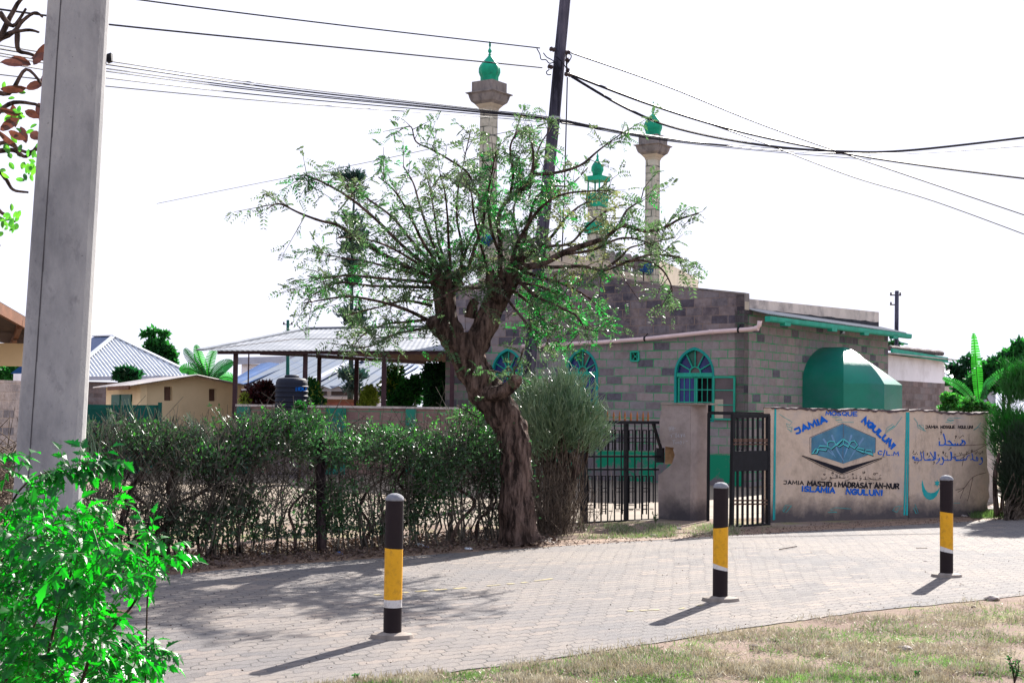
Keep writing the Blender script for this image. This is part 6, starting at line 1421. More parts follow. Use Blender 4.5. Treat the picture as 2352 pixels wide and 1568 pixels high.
V, F = tubes_np(A3(A_s), A3(B_s), np.array(r_a), np.array(r_b), 4); o = np_mesh('stems', V, F, 'hedgetwig', hedge); o['kind'] = 'stuff'
# a few stout crooked stems
for t_, r_ in ((.06, .030), (.10, .022), (.135, .035), (.16, .025), (.24, .018), (.33, .022), (.45, .02), (.62, .022), (.72, .02), (.86, .024), (.93, .02)):
    t = t_ * HL; h = 1.2; pts = [hpoint(t + random.gauss(0, .05) * k + .04 * k, h * k / 5, random.gauss(0, .03)) for k in range(6)]; MB().tube(spline(pts, 4), [r_ * (1 - .6 * i / 20) for i in range(21)], 8).build('stem', 'bark', hedge, smooth=True)
def hsamp(lowf=.45, edge=.26):
    t = random.uniform(0, HL * 1.0); zt_ = ztop(t); z = random.uniform(.12, 1.0) * zt_
    b = bare(t)
    if random.random() < b * (.93 if z < zt_ * .8 else .75): return None
    f_ = z / zt_
    n_ = noise.noise(Vector((t * 1.6, z * 1.8, 2.0))) + .5 * noise.noise(Vector((t * 4, z * 4, 9.0)))
    if f_ < .66 and n_ < .02 + (0.66 - f_) * .25: return None
    if n_ < -.30: return None
    if f_ > .86 and n_ < -.02: return None
    if f_ < .62 and random.random() < .15: return None
    return hpoint(t, z, random.gauss(0, edge))
leafcloud('foliage', hedge, 'hedge_leaf', 20000, hsamp, .055, .030, .4)
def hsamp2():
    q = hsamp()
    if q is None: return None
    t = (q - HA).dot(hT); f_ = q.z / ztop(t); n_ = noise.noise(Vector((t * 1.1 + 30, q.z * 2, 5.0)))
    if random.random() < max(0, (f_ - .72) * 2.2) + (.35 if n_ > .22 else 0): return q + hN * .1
    return None
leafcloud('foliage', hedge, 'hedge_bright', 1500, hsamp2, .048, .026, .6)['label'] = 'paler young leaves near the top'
# young shoots standing above the hedge
P_, D_l = [], []; sA, sB = [], []
for (px, py) in [(random.uniform(200, 500), random.uniform(935, 990)) for _ in range(70)] + list(((495, 925), (560, 950), (610, 930), (640, 925), (712, 905), (730, 930), (850, 950), (940, 945), (1050, 925), (1085, 905), (1110, 900), (1125, 930), (1000, 950), (780, 950), (660, 940), (590, 950), (900, 960), (305, 920), (345, 935), (258, 930), (285, 915), (380, 950), (330, 925), (440, 955))):
    for j in range(3):
        t = (px - 190) / 985 * HL; base = hpoint(t + random.gauss(0, .1), ztop(t) - .3, random.gauss(0, .1)); pz = W(px + random.gauss(0, 9), py + abs(random.gauss(0, 12)), base.y + random.gauss(0, .1)); sA.append(base); sB.append(pz)
        if px > 480 or random.random() < .1:
            for k in range(16): u = random.uniform(.3, 1); P_.append(base.lerp(pz, u)); D_l.append(Vector((random.gauss(0, 1), random.gauss(0, 1), random.uniform(-.2, 1))))
V, F = tubes_np(A3(sA), A3(sB), np.full(len(sA), .006), np.full(len(sA), .0025), 4); np_mesh('shoots', V, F, 'pencil', hedge)['kind'] = 'stuff'
V, F = leaves_quads(A3(P_), A3(D_l), rng.uniform(.03, .05, len(P_)), .02); np_mesh('foliage', V, F, 'hedge_bright', hedge)['kind'] = 'stuff'
# fence post in the hedge and wire mesh
fp = thing('fence_post', G(738, 1270), 'weathered brown wooden fence post standing in the hedge', 'post')
b = G(738, 1270); tpx = W(736, 1000, b.y + .0); pts = [b.lerp(tpx, i / 6) + Vector((random.uniform(-.008, .008), 0, 0)) for i in range(7)]; mb = MB().tube(pts, [.055, .052, .054, .05, .053, .049, .047], 12, jit=.06); mb.build('shaft', 'woodpost', fp, smooth=True)
wf = thing('wire_mesh_fence', HA + hN * -.3, 'rusty diamond wire mesh running through the hedge', 'fence')
wa, wb = [], []; hh_ = 1.15; st = .09; n = int(HL / st)
for i in range(-13, n):
    for sg in (0, 1):
        t0 = i * st; t1 = t0 + hh_; z0, z1 = (0.05, hh_ + .05) if sg == 0 else (hh_ + .05, .05)
        a_, b_ = max(0, -t0) / hh_, min(1, (HL - t0) / hh_)
        if b_ <= a_: continue
        wa.append(hpoint(t0 + hh_ * a_, z0 + (z1 - z0) * a_, -.32)); wb.append(hpoint(t0 + hh_ * b_, z0 + (z1 - z0) * b_, -.32))
V, F = tubes_np(A3(wa), A3(wb), np.full(len(wa), .0014), np.full(len(wa), .0014), 3); o = np_mesh('mesh', V, F, 'twig', wf)

# ---- pencil bush (euphorbia) ------------------------------------
def pencilbush(name, label, cpx, cpy, rx, ry, D, basepx, n, seed, trunks, dens=1.0, mat='pencil', zlow=None):
    random.seed(seed); root = thing(name, ground_at(basepx, D), label, 'bush'); b = ground_at(basepx, D); A_, B_, ra, rb = [], [], [], []; k = D / FP
    cen = W(cpx, cpy, D)
    for i in range(n):
        th = random.uniform(0, 2 * math.pi); u = random.uniform(-1, 1); r = random.random() ** .42; s_ = math.sqrt(1 - u * u); off = Vector((rx * k * r * s_ * math.cos(th), rx * k * .8 * r * s_ * math.sin(th), ry * k * r * u))
        nn = noise.noise(off * 2.2 + Vector((seed, 0, 0)))
        if nn < -.18: continue
        p = cen + off * (1 + .42 * nn)
        d = (off.normalized() * .6 + Vector((random.gauss(0, .4), random.gauss(0, .4), .75))).normalized(); q = p; ln_ = random.uniform(.06, .13)
        for j in range(2):
            d = (d + Vector((random.gauss(0, .28), random.gauss(0, .28), .22))).normalized(); nq = q + d * ln_; A_.append(q); B_.append(nq); ra.append(.0062 - .0008 * j); rb.append(.0045 - .001 * j); q = nq
            if random.random() < .6: d2 = (d + Vector((random.gauss(0, .6), random.gauss(0, .6), .1))).normalized(); A_.append(nq); B_.append(nq + d2 * ln_ * .9); ra.append(.003); rb.append(.002)
    V, F = tubes_np(A3(A_), A3(B_), np.array(ra), np.array(rb), 4); np_mesh('foliage', V, F, mat, root)['kind'] = 'stuff'
    for tr in trunks:
        pts = spline([W(x, y, D + dz) for x, y, dz in tr[0]], 5); MB().tube(pts, [tr[1] * k * (1 - .6 * i / len(pts)) for i in range(len(pts))], 9, jit=.1).build('stem', 'bark', root, smooth=True)
    A_, B_ = [], []
    for i in range(int(160 * dens)):
        x = cpx + random.uniform(-rx, rx) * .55; p = ground_at(basepx + (x - cpx) * .5, D + random.uniform(-.4, .4)); q = W(x, cpy + random.uniform(-.1, .8) * ry, D + random.uniform(-.4, .4)); m_ = p.lerp(q, .5) + Vector((random.gauss(0, .08), 0, 0)); A_ += [p, m_]; B_ += [m_, q]
    V, F = tubes_np(A3(A_), A3(B_), np.full(len(A_), .006), np.full(len(A_), .005), 4); np_mesh('stems', V, F, 'greytwig', root)['kind'] = 'stuff'
    return root
pencilbush('pencil_bush', 'round grey green pencil cactus bush between the acacia and the black gate', 1282, 968, 108, 104, 18.6, 1275, 3400, 3,
           [([(1287, 1222, -.2), (1290, 1160, -.2), (1312, 1110, -.2), (1325, 1070, -.2), (1300, 1040, 0)], 11), ([(1290, 1170, -.2), (1300, 1100, -.1), (1290, 1040, 0), (1270, 990, 0)], 7), ([(1240, 1215, 0), (1235, 1100, 0), (1250, 1000, 0)], 5), ([(1265, 1215, 0), (1262, 1090, 0), (1240, 980, 0)], 5), ([(1310, 1110, 0), (1345, 1060, 0), (1350, 1010, 0)], 5)])
# lower skirt of dry sticks and grass under it
pb2 = thing('dry_shrub', ground_at(1240, 18.2), 'dry brown twiggy undergrowth at the foot of the pencil bush', 'shrub')
A_, B_ = [], []
for i in range(1100):
    p = ground_at(random.gauss(1262, 45), 18.2 + random.gauss(0, .3)); p.z = random.uniform(0, .75) * random.random() ; d = Vector((random.gauss(0, .4), random.gauss(0, .3), 1)).normalized() * random.uniform(.15, .55); A_.append(p); B_.append(p + d)
V, F = tubes_np(A3(A_), A3(B_), np.full(len(A_), .0035), np.full(len(A_), .0015), 3); np_mesh('twigs', V, F, 'greytwig', pb2)['kind'] = 'stuff'
# reedy bush at the right edge
pencilbush('reed_bush', 'tall dark green needle leaved bush at the right end of the painted wall', 2364, 975, 72, 138, 22.3, 2330, 7000, 8, [([(2300, 1180, 0), (2310, 1080, 0), (2330, 1000, 0)], 5), ([(2330, 1185, 0), (2350, 1080, 0), (2340, 980, 0)], 6)], 1.6, 'reed')
pencilbush('reed_bush', 'dark low mass of needle leaves hanging over the wall end, below the taller bush', 2352, 1085, 50, 95, 22.0, 2320, 3800, 9, [([(2290, 1185, 0), (2285, 1100, 0), (2295, 1040, 0)], 7)], 1.3, 'hedge_leaf')
for l in ([(2262, 1020), (2230, 1022), (2195, 1022)], [(2275, 1015), (2240, 1035), (2210, 1045), (2185, 1050)], [(2225, 1040), (2205, 1055)], [(2215, 1042), (2210, 1070)], [(2265, 1085), (2235, 1095), (2215, 1120), (2200, 1130)], [(2235, 1095), (2225, 1140), (2222, 1150)], [(2215, 1120), (2205, 1145)], [(2215, 1120), (2195, 1125)]):
    P3 = [sw(x, y, .12 + .02 * i) for i, (x, y) in enumerate(l[::-1])]; o = MB().tube(spline(P3, 3), [.004] * (len(spline(P3, 3))), 5).build('bare_twig', 'twig'); tag(o, 'bare dark twig hanging in front of the narrow painted panel', 'twig', 'bare twigs over the painted wall')

# ---- near bright bush -------------------------------------------
random.seed(12); rng = np.random.default_rng(12)
nb = thing('lobed_leaf_bush', Vector((-1.75, 5.4, 0)), 'bright green bush with jagged lobed leaves filling the lower left corner', 'bush')
def lobed(P, D, L, N):
    """three-lobed serrated leaflets, folded on the midrib"""
    n = len(P); D = unit(D); X = unit(np.cross(D, N)); Z = np.cross(X, D); L = L.reshape(-1, 1)
    half = [(0.02, 0.0), (.10, .10), (.20, .26), (.28, .22), (.36, .40), (.42, .28), (.46, .17), (.58, .24), (.64, .14), (.76, .15), (.82, .07), (1.0, 0.0)]
    out = []
    curl = rng.uniform(.05, .35, (n, 1))
    def pt(a, b, s): return P + D * L * a + X * L * b * s + Z * L * (abs(b) * .35 - curl * a * a)
    mids = [pt(a, 0, 1) for a, b in half]
    for s in (-1, 1):
        ed = [pt(a, b, s) for a, b in half]; m = len(half)
        V = np.stack(mids + ed, 1).reshape(-1, 3); F = []
        for i in range(m - 1):
            q = [i, i + 1, m + i + 1, m + i]; F.append(q if s < 0 else q[::-1])
        F = np.array(F); base = np.arange(n)[:, None, None] * (2 * m); out.append((V, (F[None] + base).reshape(-1, 4)))
    return cat(out)
poly = [(-60, 1190), (40, 1180), (120, 1190), (200, 1220), (262, 1250), (330, 1285), (400, 1285), (330, 1330), (290, 1400), (250, 1440), (320, 1480), (368, 1500), (320, 1560), (290, 1640), (-60, 1640)]
cp, cd, cl = [], [], []     # compound leaf bases
def addc(px, py, d, dirv, ln): cp.append(W(px, py, d)); cd.append(dirv); cl.append(ln)
cnt = 0
while cnt < 900:
    px, py = random.uniform(-60, 430), random.uniform(1180, 1640)
    if not inpoly(px, py, poly): continue
    if px > 250 and random.random() < .4: continue
    if noise.noise(Vector((px * .014, py * .014, 1.0))) < -.18: continue
    d = random.uniform(5.0, 6.6) if random.random() < .8 else random.uniform(4.7, 5.2)
    out = Vector(((px - 120) / 300 + random.gauss(0, .5), random.gauss(-.3, .5), random.gauss(.05, .35))).normalized(); addc(px, py, d, out, random.uniform(.045, .095)); cnt += 1
arc = spline([Vector((-20, 1250, 0)), Vector((30, 1165, 0)), Vector((90, 1100, 0)), Vector((150, 1072, 0)), Vector((210, 1062, 0)), Vector((255, 1055, 0))], 6)
for i, q in enumerate(arc[3:]):
    for _ in range(2): addc(q.x, q.y, 5.3, Vector((random.uniform(-.3, 1), random.gauss(-.2, .3), random.uniform(-.9, .4))).normalized(), random.uniform(.045, .075))
for (cx_, cy_, n) in ((20, 1060, 7), (-10, 1045, 5), (340, 1240, 12), (235, 1175, 10), (400, 1272, 10), (355, 1300, 6), (300, 1300, 6), (350, 1500, 14), (300, 1470, 8), (330, 1520, 8), (90, 1160, 10), (170, 1180, 8), (210, 1215, 10), (325, 1330, 4)):
    for _ in range(n): addc(random.gauss(cx_, 16), random.gauss(cy_, 12), random.uniform(5.1, 5.6), Vector((random.gauss(.3, .6), random.gauss(-.2, .4), random.gauss(0, .5))).normalized(), random.uniform(.04, .075))
P_, D_, L_, N_ = [], [], [], []; pa, pb_ = [], []
for p, d, ln_ in zip(cp, cd, cl):
    sd_ = d.cross(Vector((random.gauss(0, .2), random.gauss(0, .2), 1))).normalized(); up_ = sd_.cross(d).normalized(); pa.append(p - d * ln_ * .4); pb_.append(p + d * ln_)
    for (t, ang_, s_) in ((1.0, 0, 1.0), (.62, 48, .8), (.62, -48, .8), (.25, 70, .6), (.25, -70, .6)):
        dd = (d * math.cos(R(ang_)) + sd_ * math.sin(R(ang_))) + Vector((0, 0, -.45)); P_.append(p + d * ln_ * t); D_.append(dd); L_.append(ln_ * s_ * random.uniform(.75, 1.0)); N_.append(up_ + Vector((random.gauss(0, .3), random.gauss(0, .3), random.gauss(0, .3))))
V, F = lobed(A3(P_), A3(D_), np.array(L_), unit(A3(N_))); np_mesh('foliage', V, F, 'bush_leaf', nb)['kind'] = 'stuff'
V, F = tubes_np(A3(pa), A3(pb_), np.full(len(pa), .0022), np.full(len(pa), .0014), 4); np_mesh('petioles', V, F, 'hedge_bright', nb)['kind'] = 'stuff'
for l, r_ in (([(-10, 1700), (20, 1500), (-5, 1350), (10, 1200), (60, 1110), (150, 1073), (250, 1057)], 4), ([(60, 1700), (110, 1500), (150, 1350), (200, 1250), (235, 1180)], 4), ([(150, 1700), (210, 1500), (260, 1440), (310, 1380), (340, 1300), (400, 1275)], 4.5), ([(120, 1700), (230, 1570), (300, 1510), (350, 1490)], 3.5), ([(30, 1700), (60, 1500), (100, 1350), (80, 1200)], 4), ([(90, 1700), (60, 1550), (40, 1400), (150, 1300), (190, 1210)], 3.5), ([(0, 1290), (60, 1235), (140, 1200), (210, 1190)], 2.2), ([(340, 1310), (338, 1260), (338, 1225)], 1.8)):
    sp = spline([W(x, min(y, 1700), 5.35) for x, y in l], 6); b0 = sp[0]; sp = [Vector((b0.x, b0.y, 0))] + sp; MB().tube(sp, [r_ * 5.35 / FP * (1.1 - .8 * i / len(sp)) for i in range(len(sp))], 7).build('stem', 'twig', nb, smooth=True)

# ---- large leaved tree at the top left ---------------------------
random.seed(31); rng = np.random.default_rng(31)
ml = thing('large_leaved_tree', Vector((-6.6, 13.5, 0)), 'tree with big brown backed leaves behind the concrete pole at top left', 'tree')
bz = Vector((-6.6, 13.5, 0)); MB().tube(spline([bz, bz + Vector((.1, 0, 2)), bz + Vector((-.1, .2, 3.6)), bz + Vector((.3, .2, 5.5))], 5), [.16, .15, .15, .14, .13, .13, .12, .12, .11, .11, .1, .1, .09, .08, .07, .06], 10, jit=.08).build('trunk', 'bark', ml, smooth=True)
brl = [[(-150, 300), (-60, 200), (0, 90), (60, 70), (90, 75)], [(-120, 330), (-40, 130), (30, 75), (50, 50), (80, 30), (98, 40)], [(0, 88), (40, 10), (70, -20)], [(40, 75), (42, 115), (70, 125), (106, 140)], [(-150, 420), (-40, 300), (20, 240), (80, 240), (103, 255)], [(-150, 560), (-60, 420), (0, 330), (60, 350), (100, 335)],
       [(-60, 480), (-10, 400), (12, 410), (30, 436), (65, 442)], [(-100, 640), (-30, 480), (5, 490), (35, 510)], [(-40, 200), (20, 215), (60, 160), (100, 200)], [(0, 30), (30, 60), (60, 20)], [(-20, 350), (30, 345), (60, 360), (90, 330)], [(-60, 600), (-20, 560), (0, 565)]]
bp = []
for i, l in enumerate(brl):
    sp = spline([W(x, y, 13.0 + .15 * (i % 4)) for x, y in l], 5); bp.append(sp); MB().tube(sp, [.026 * (1 - .75 * k / len(sp)) + .003 for k in range(len(sp))], 6, jit=.12).build('branch', 'bark', ml, smooth=True)
def bigleaf(pts, mat, L, Wd):
    P = A3([W(x, y, 13.0 + random.uniform(-.4, .5)) for x, y, a in pts]); D = A3([Vector((math.cos(R(a)), random.gauss(0, .25), -math.sin(R(a)))) for x, y, a in pts]); n = len(P)
    N = unit(np.stack([rng.normal(0, .5, n), -np.ones(n), rng.normal(0, .6, n)], 1)); Du = unit(D); X = unit(np.cross(Du, N)); Z = np.cross(X, Du); Ls = rng.uniform(L * .8, L * 1.2, (n, 1)); Ws = rng.uniform(Wd * .8, Wd * 1.1, (n, 1)); prof = [(0, 0), (.12, .55), (.35, .95), (.6, 1), (.82, .7), (1, 0)]
    out = []
    for s in (-1, 1):
        mids = [P + Du * Ls * a - Z * Ls * .15 * a * a for a, b in prof]; ed = [P + Du * Ls * a + X * Ws * .5 * b * s + Z * Ws * (.12 * b) - Z * Ls * .15 * a * a for a, b in prof]; m = len(prof); V = np.stack(mids + ed, 1).reshape(-1, 3)
        F = np.array([[i, i + 1, m + i + 1, m + i] for i in range(m - 1)]); out.append((V, (F[None] + np.arange(n)[:, None, None] * 2 * m).reshape(-1, 4)))
    V, F = cat(out); np_mesh('foliage', V, F, mat, ml, smooth=True)['kind'] = 'stuff'
brown = [(112 * .64, 150, 200), (120 * .64, 150, 300), (0, 205, 0), (60, 205, -25), (75, 95 + 50, 310), (30, 240, 90), (95, 270, 200), (100, 275, 250), (90, 280, 300), (60, 320, 200), (95, 320, 210), (0, 245, 190), (105, 205, 250), (60, 330, 250), (0, 300, 330), (80, 345, 340), (55, 150, 190), (70, 135, -15), (0, 250, 20), (40, 335, 210), (103, 220, 90)]
bigleaf(brown, 'magleaf', .20, .085)
green = [(random.uniform(-30, 95), random.uniform(340, 560), random.uniform(180, 360)) for _ in range(60)]; green = [g_ for g_ in green if not (g_[0] > 40 and g_[1] > 470)] + [(45, 350, 270), (20, 355, 260), (60, 400, 280), (75, 390, 270), (90, 420, 260), (110 * .64, 440 * .9, 270), (75, 455 * .8, 280), (60, 520 * .8, 250)]
green2 = [(random.gauss(72, 10), random.uniform(355, 405), 270 + random.gauss(0, 30)) for _ in range(12)] + [(random.uniform(-10, 38), random.uniform(485, 545), 270 + random.gauss(0, 50)) for _ in range(26)] + [(random.uniform(-20, 70), random.uniform(205, 330), random.uniform(180, 360)) for _ in range(26)]
bigleaf([(x, y, a) for x, y, a in green if y < 420], 'magleaf_green', .085, .045); bigleaf(green2, 'magleaf_green', .08, .045)

# ---- Norfolk pine -------------------------------------------------
random.seed(41); DN = 52.0; kn = DN / FP
npn = thing('norfolk_pine', ground_at(806, DN), 'slim tufted norfolk pine rising behind the open shed', 'tree'); sp = [ground_at(804, DN), W(808, 750, DN), W(808, 600, DN), W(812, 480, DN), W(815, 440, DN)]
MB().tube(sp, [9 * kn, 4.8 * kn, 4 * kn, 3 * kn, 1.5 * kn], 8).build('trunk', 'pine', npn, smooth=True)
P_, D_l, L_ = [], [], []; A_, B_ = [], []
for (y, w, n) in ((412, 36, 6), (440, 22, 4), (510, 22, 5), (545, 30, 6), (575, 26, 6), (610, 20, 5), (650, 16, 4), (725, 38, 7), (740, 30, 6), (868, 45, 7), (895, 16, 5)):
    c = W(810, y, DN)
    for i in range(n):
        th = 2 * math.pi * (i + random.random() * .5) / n; r = w * kn * random.uniform(.35, 1.05); d = Vector((math.cos(th), math.sin(th), .12)); e = c + d * r; A_.append(c - D3 * .15); B_.append(e)
        for k in range(8):
            t = random.uniform(.35, 1.05); q = c.lerp(e, t) 
            for j in range(9): P_.append(q + Vector((random.gauss(0, .10), random.gauss(0, .10), random.gauss(.03, .10)))); D_l.append(Vector((d.x * .6 + random.gauss(0, .5), d.y * .6 + random.gauss(0, .5), random.uniform(.3, 1.2)))); L_.append(random.uniform(.13, .26))
V, F = tubes_np(A3(A_), A3(B_), np.full(len(A_), .04), np.full(len(A_), .02), 4); np_mesh('branches', V, F, 'pine', npn)['kind'] = 'stuff'
V, F = leaves_quads(A3(P_), A3(D_l), np.array(L_), .07); np_mesh('foliage', V, F, 'pine', npn)['kind'] = 'stuff'

# ---- background shrubs and trees ----------------------------------
def shrub(nm, label, blobs, D, mat, n, L, Wd, seed, trunk_px=None, cat_='shrub', up=.3, mat2=None):
    """blobs: (px, py, rx, ry) ellipses in the picture at depth D"""
    random.seed(seed); k = D / FP; bx = blobs[0][0] if trunk_px is None else trunk_px; root = thing(nm, ground_at(bx, D), label, cat_); wts = [b_[2] * b_[3] for b_ in blobs]
    def samp():
        b_ = random.choices(blobs, wts)[0]; v = Vector((random.gauss(0, 1), random.gauss(0, 1), random.gauss(0, 1))).normalized() * random.random() ** .36
        p = W(b_[0], b_[1], D) + Vector((v.x * b_[2] * k, v.y * b_[2] * k, v.z * b_[3] * k)); nn = noise.noise(p * (2.6 / (b_[2] * k))) + .5 * noise.noise(p * (6 / (b_[2] * k))); 
        if nn < -.08: return None
        return p if p.z > .02 else None
    leafcloud('crown' if cat_ == 'tree' else 'foliage', root, mat, n, samp, L, Wd, up)
    if mat2: leafcloud('crown' if cat_ == 'tree' else 'foliage', root, mat2, n // 3, samp, L, Wd, up)
    g0 = ground_at(bx, D); c = W(blobs[0][0], blobs[0][1], D); MB().tube([g0, g0.lerp(c, .5) + Vector((.05, 0, 0)), c], [max(.03, .05 * blobs[0][2] * k), .03 + .03 * blobs[0][2] * k, .02], 8).build('trunk', 'bark', root, smooth=True)
    for b_ in blobs[1:]: q = W(b_[0], b_[1], D); MB().tube([g0.lerp(c, .45), q], [.035 * max(1, k * 40), .012], 6).build('branch', 'bark', root, smooth=True)
    return root
shrub('garden_tree', 'dense round green tree behind the bright hip roof', [(365, 790, 15, 12), (350, 765, 12, 9), (380, 803, 17, 12), (345, 800, 12, 14), (395, 818, 10, 10), (360, 830, 27, 17), (333, 768, 7, 5), (377, 768, 8, 6), (386, 838, 18, 14)], 70, 'farleaf', 1700, .32, .18, 51, 362, 'tree')
shrub('garden_shrub', 'dark shrub against the stone wall under the hip roof', [(292, 862, 26, 12)], 50, 'darkleaf', 900, .28, .16, 52)
shrub('red_leaved_shrub', 'round dark red leaved shrub left of the water tank', [(598, 912, 36, 32), (575, 920, 20, 22), (612, 895, 22, 18)], 36, 'redleaf', 4200, .13, .07, 53)
shrub('croton_shrub', 'small orange and green shrub beside the first shed post', [(562, 925, 12, 24)], 35, 'limeleaf', 260, .12, .05, 54, mat2='redleaf')
shrub('conifer_shrub', 'bright yellow green conical shrub under the shed roof', [(848, 915, 20, 22), (850, 900, 12, 14), (835, 928, 14, 12)], 36, 'limeleaf', 2200, .10, .05, 55)
shrub('leafy_shrub', 'loose green shrub right of the water tank', [(716, 905, 22, 36), (725, 925, 22, 20)], 34, 'farleaf', 1500, .12, .05, 56, mat2='limeleaf')
shrub('leafy_shrub', 'tall airy yellowish shrub just right of the bright conical shrub', [(905, 870, 26, 36), (900, 900, 34, 34)], 38, 'farleaf', 1300, .14, .06, 57, mat2='limeleaf')
shrub('leafy_shrub', 'deep green shrub between the two right hand shed posts', [(940, 905, 34, 36), (915, 925, 30, 22), (960, 885, 20, 24)], 37, 'farleaf', 1500, .14, .07, 58, mat2='darkleaf')
shrub('garden_tree', 'dark drooping leafy tree under the shed roof beside the acacia trunk', [(1025, 880, 46, 50), (1000, 860, 30, 30), (1050, 915, 40, 34), (1010, 915, 36, 34)], 36, 'darkleaf', 4800, .17, .07, 59, None, 'tree', -.6, 'farleaf')
shrub('hedge_plant', 'small rounded fan leaved plant hiding the tank side', [(690, 935, 16, 12)], 30, 'farleaf', 400, .07, .03, 60)
shrub('far_tree', 'thin leafed tree behind the banana plants on the right', [(2300, 860, 50, 40), (2330, 830, 40, 30), (2250, 880, 30, 28), (2345, 800, 22, 18)], 34, 'farleaf', 3800, .16, .09, 61, 2310, 'tree', 0, 'darkleaf')
shrub('far_tree', 'airy dark leaved tree rising behind the upright banana leaf', [(2212, 858, 24, 24), (2225, 830, 20, 12), (2205, 890, 18, 20), (2190, 845, 14, 10)], 38, 'darkleaf', 620, .18, .10, 62, 2212, 'tree', 0)
shrub('far_shrub', 'distant pale shrub tops right of the white outbuilding', [(2190, 895, 30, 14), (2170, 880, 12, 10)], 60, 'farleaf', 600, .2, .1, 63)
shrub('creeper', 'low bright green creeper growing over the wall behind the signs', [(2195, 938, 40, 9), (2230, 930, 30, 12), (2180, 915, 18, 10), (2262, 938, 24, 10)], 24.5, 'hedge_bright', 2200, .08, .05, 64, mat2='farleaf')
shrub('far_tree', 'blurred distant trees beneath the ochre lintel', [(15, 858, 26, 14), (58, 850, 12, 12)], 120, 'farleaf', 1500, .6, .35, 65, None, 'tree')
shrub('tree_top', 'small tree top peeping over the annex roof', [(2050, 790, 10, 6), (2062, 795, 10, 6)], 60, 'darkleaf', 130, .2, .1, 66, 2055, 'tree')

def banana(nm, label, base_px, D, leaves, seed, stem=None):
    random.seed(seed); root = thing(nm, ground_at(base_px, D), label, 'banana plant'); k = D / FP
    for pts, wpx, tear, mt in leaves:
        C_ = spline([W(x, y, D + dz) for x, y, dz in pts], 8); n = len(C_); mb = MB()
        MB().tube(C_, [1.3 * k * (1 - .7 * i / n) for i in range(n)], 6).build('midrib', 'hedge_bright', root, smooth=True)
        for s in (-1, 1):
            i = 1
            while i < n - 1:
                j = min(n - 1, i + 1); gap_ = tear * random.uniform(.1, .9)
                t0 = i / (n - 1); t1 = j / (n - 1); w0 = wpx * k * math.sin(math.pi * min(1, t0 * .93 + .05)) ** .55; w1 = wpx * k * math.sin(math.pi * min(1, t1 * .93 + .05)) ** .55
                d = (C_[j] - C_[i]).normalized(); sdv = d.cross(Vector((.1, -1, .1))).normalized() * s; dr = -D3 * tear * random.uniform(.1, .5)
                a, b = C_[i], C_[j]; e0 = a + (sdv + dr * .8 + Vector((0, -.2, 0))) * w0 + d * (.1 * w0 if tear > .12 else 0); e1 = b + (sdv + dr + Vector((0, -.2, 0))) * w1 * (1 - gap_ * .15) - (b - a) * gap_ * .5
                m0 = (a + e0) / 2 + D3 * .03 * w0; m1 = (b + e1) / 2 - (b - a) * gap_ * .15
                mb.add([a, b, m1, e1, e0, m0], [(0, 1, 2, 5), (5, 2, 3, 4)]); i = j
        mb.build('leaf', mt, root)
    g0 = ground_at(base_px, D); c = W(leaves[0][0][0][0], leaves[0][0][0][1], D); MB().tube([g0, g0.lerp(c, .6), c], [9 * k, 7 * k, 4 * k], 10).build('stem', 'pencil', root, smooth=True)
banana('banana_plant', 'banana plant with one upright torn leaf right of the white outbuilding', 2247, 27, [
    ([(2248, 925, 0), (2246, 890, 0), (2243, 850, 0), (2240, 810, 0), (2236, 765, 0)], 13.5, .35, 'banana'), ([(2240, 928, 0), (2220, 900, 0), (2195, 880, 0), (2165, 868, 0)], 11, .3, 'farleaf'), ([(2236, 930, 0), (2210, 915, 0), (2185, 907, 0), (2168, 908, 0)], 9, .9, 'banana'),
    ([(2250, 925, 0), (2262, 890, .2), (2290, 860, .3), (2325, 842, .3)], 10, .6, 'farleaf'), ([(2252, 925, 0), (2262, 900, 0), (2266, 880, 0), (2285, 865, -.3)], 8, .3, 'darkleaf')], 71)
banana('banana_plant', 'wide clump of banana leaves left of the open shed', 478, 48, [
    ([(480, 872, 0), (468, 850, 0), (458, 820, 0), (450, 792, 0)], 13, .15, 'banana'), ([(484, 872, 0), (500, 852, 0), (518, 838, 0), (536, 832, 0)], 15, .06, 'darkleaf'), ([(478, 874, 0), (455, 856, 0), (434, 846, 0), (412, 850, 0)], 15, .10, 'farleaf'),
    ([(486, 876, 0), (505, 868, 0), (525, 866, 0), (544, 876, 0)], 13, .10, 'farleaf'), ([(480, 870, 0), (480, 845, 0), (486, 818, 0), (496, 798, 0)], 12, .2, 'farleaf'), ([(474, 872, 0), (455, 840, -.5), (436, 818, -.5), (424, 800, -.5)], 12, .2, 'darkleaf')], 72)

# ---- grass, litter, stones ------------------------------------------
random.seed(81); rng = np.random.default_rng(81)
def blades(name, mat, n, samp, L, lean=.9, w=.0035):
    P, D = [], []
    while len(P) < n:
        q = samp()
        if q is None: continue
        P.append(q); a = random.uniform(0, 6.28); l = random.uniform(.1, 1) * lean; D.append((math.cos(a) * l, math.sin(a) * l, 1 - l * .85))
    P = A3(P); V, F = leaves_quads(P, np.array(D), rng.uniform(L * .4, L * 1.3, len(P)), w, .1); o = np_mesh(name, V, F, mat); o['kind'] = 'stuff'; return o
def near_verge():
    px = random.uniform(560, 2420); e = np.interp(px, [500, 800, 1000, 1176, 1300, 1500, 1700, 1850, 2000, 2352, 2800], [1610, 1572, 1548, 1527, 1508, 1478, 1445, 1424, 1402, 1368, 1328]); py = e - abs(random.gauss(0, 4)) + (1624 - e) * random.random() ** .8
    p = G(px, py); return p, px, py, e
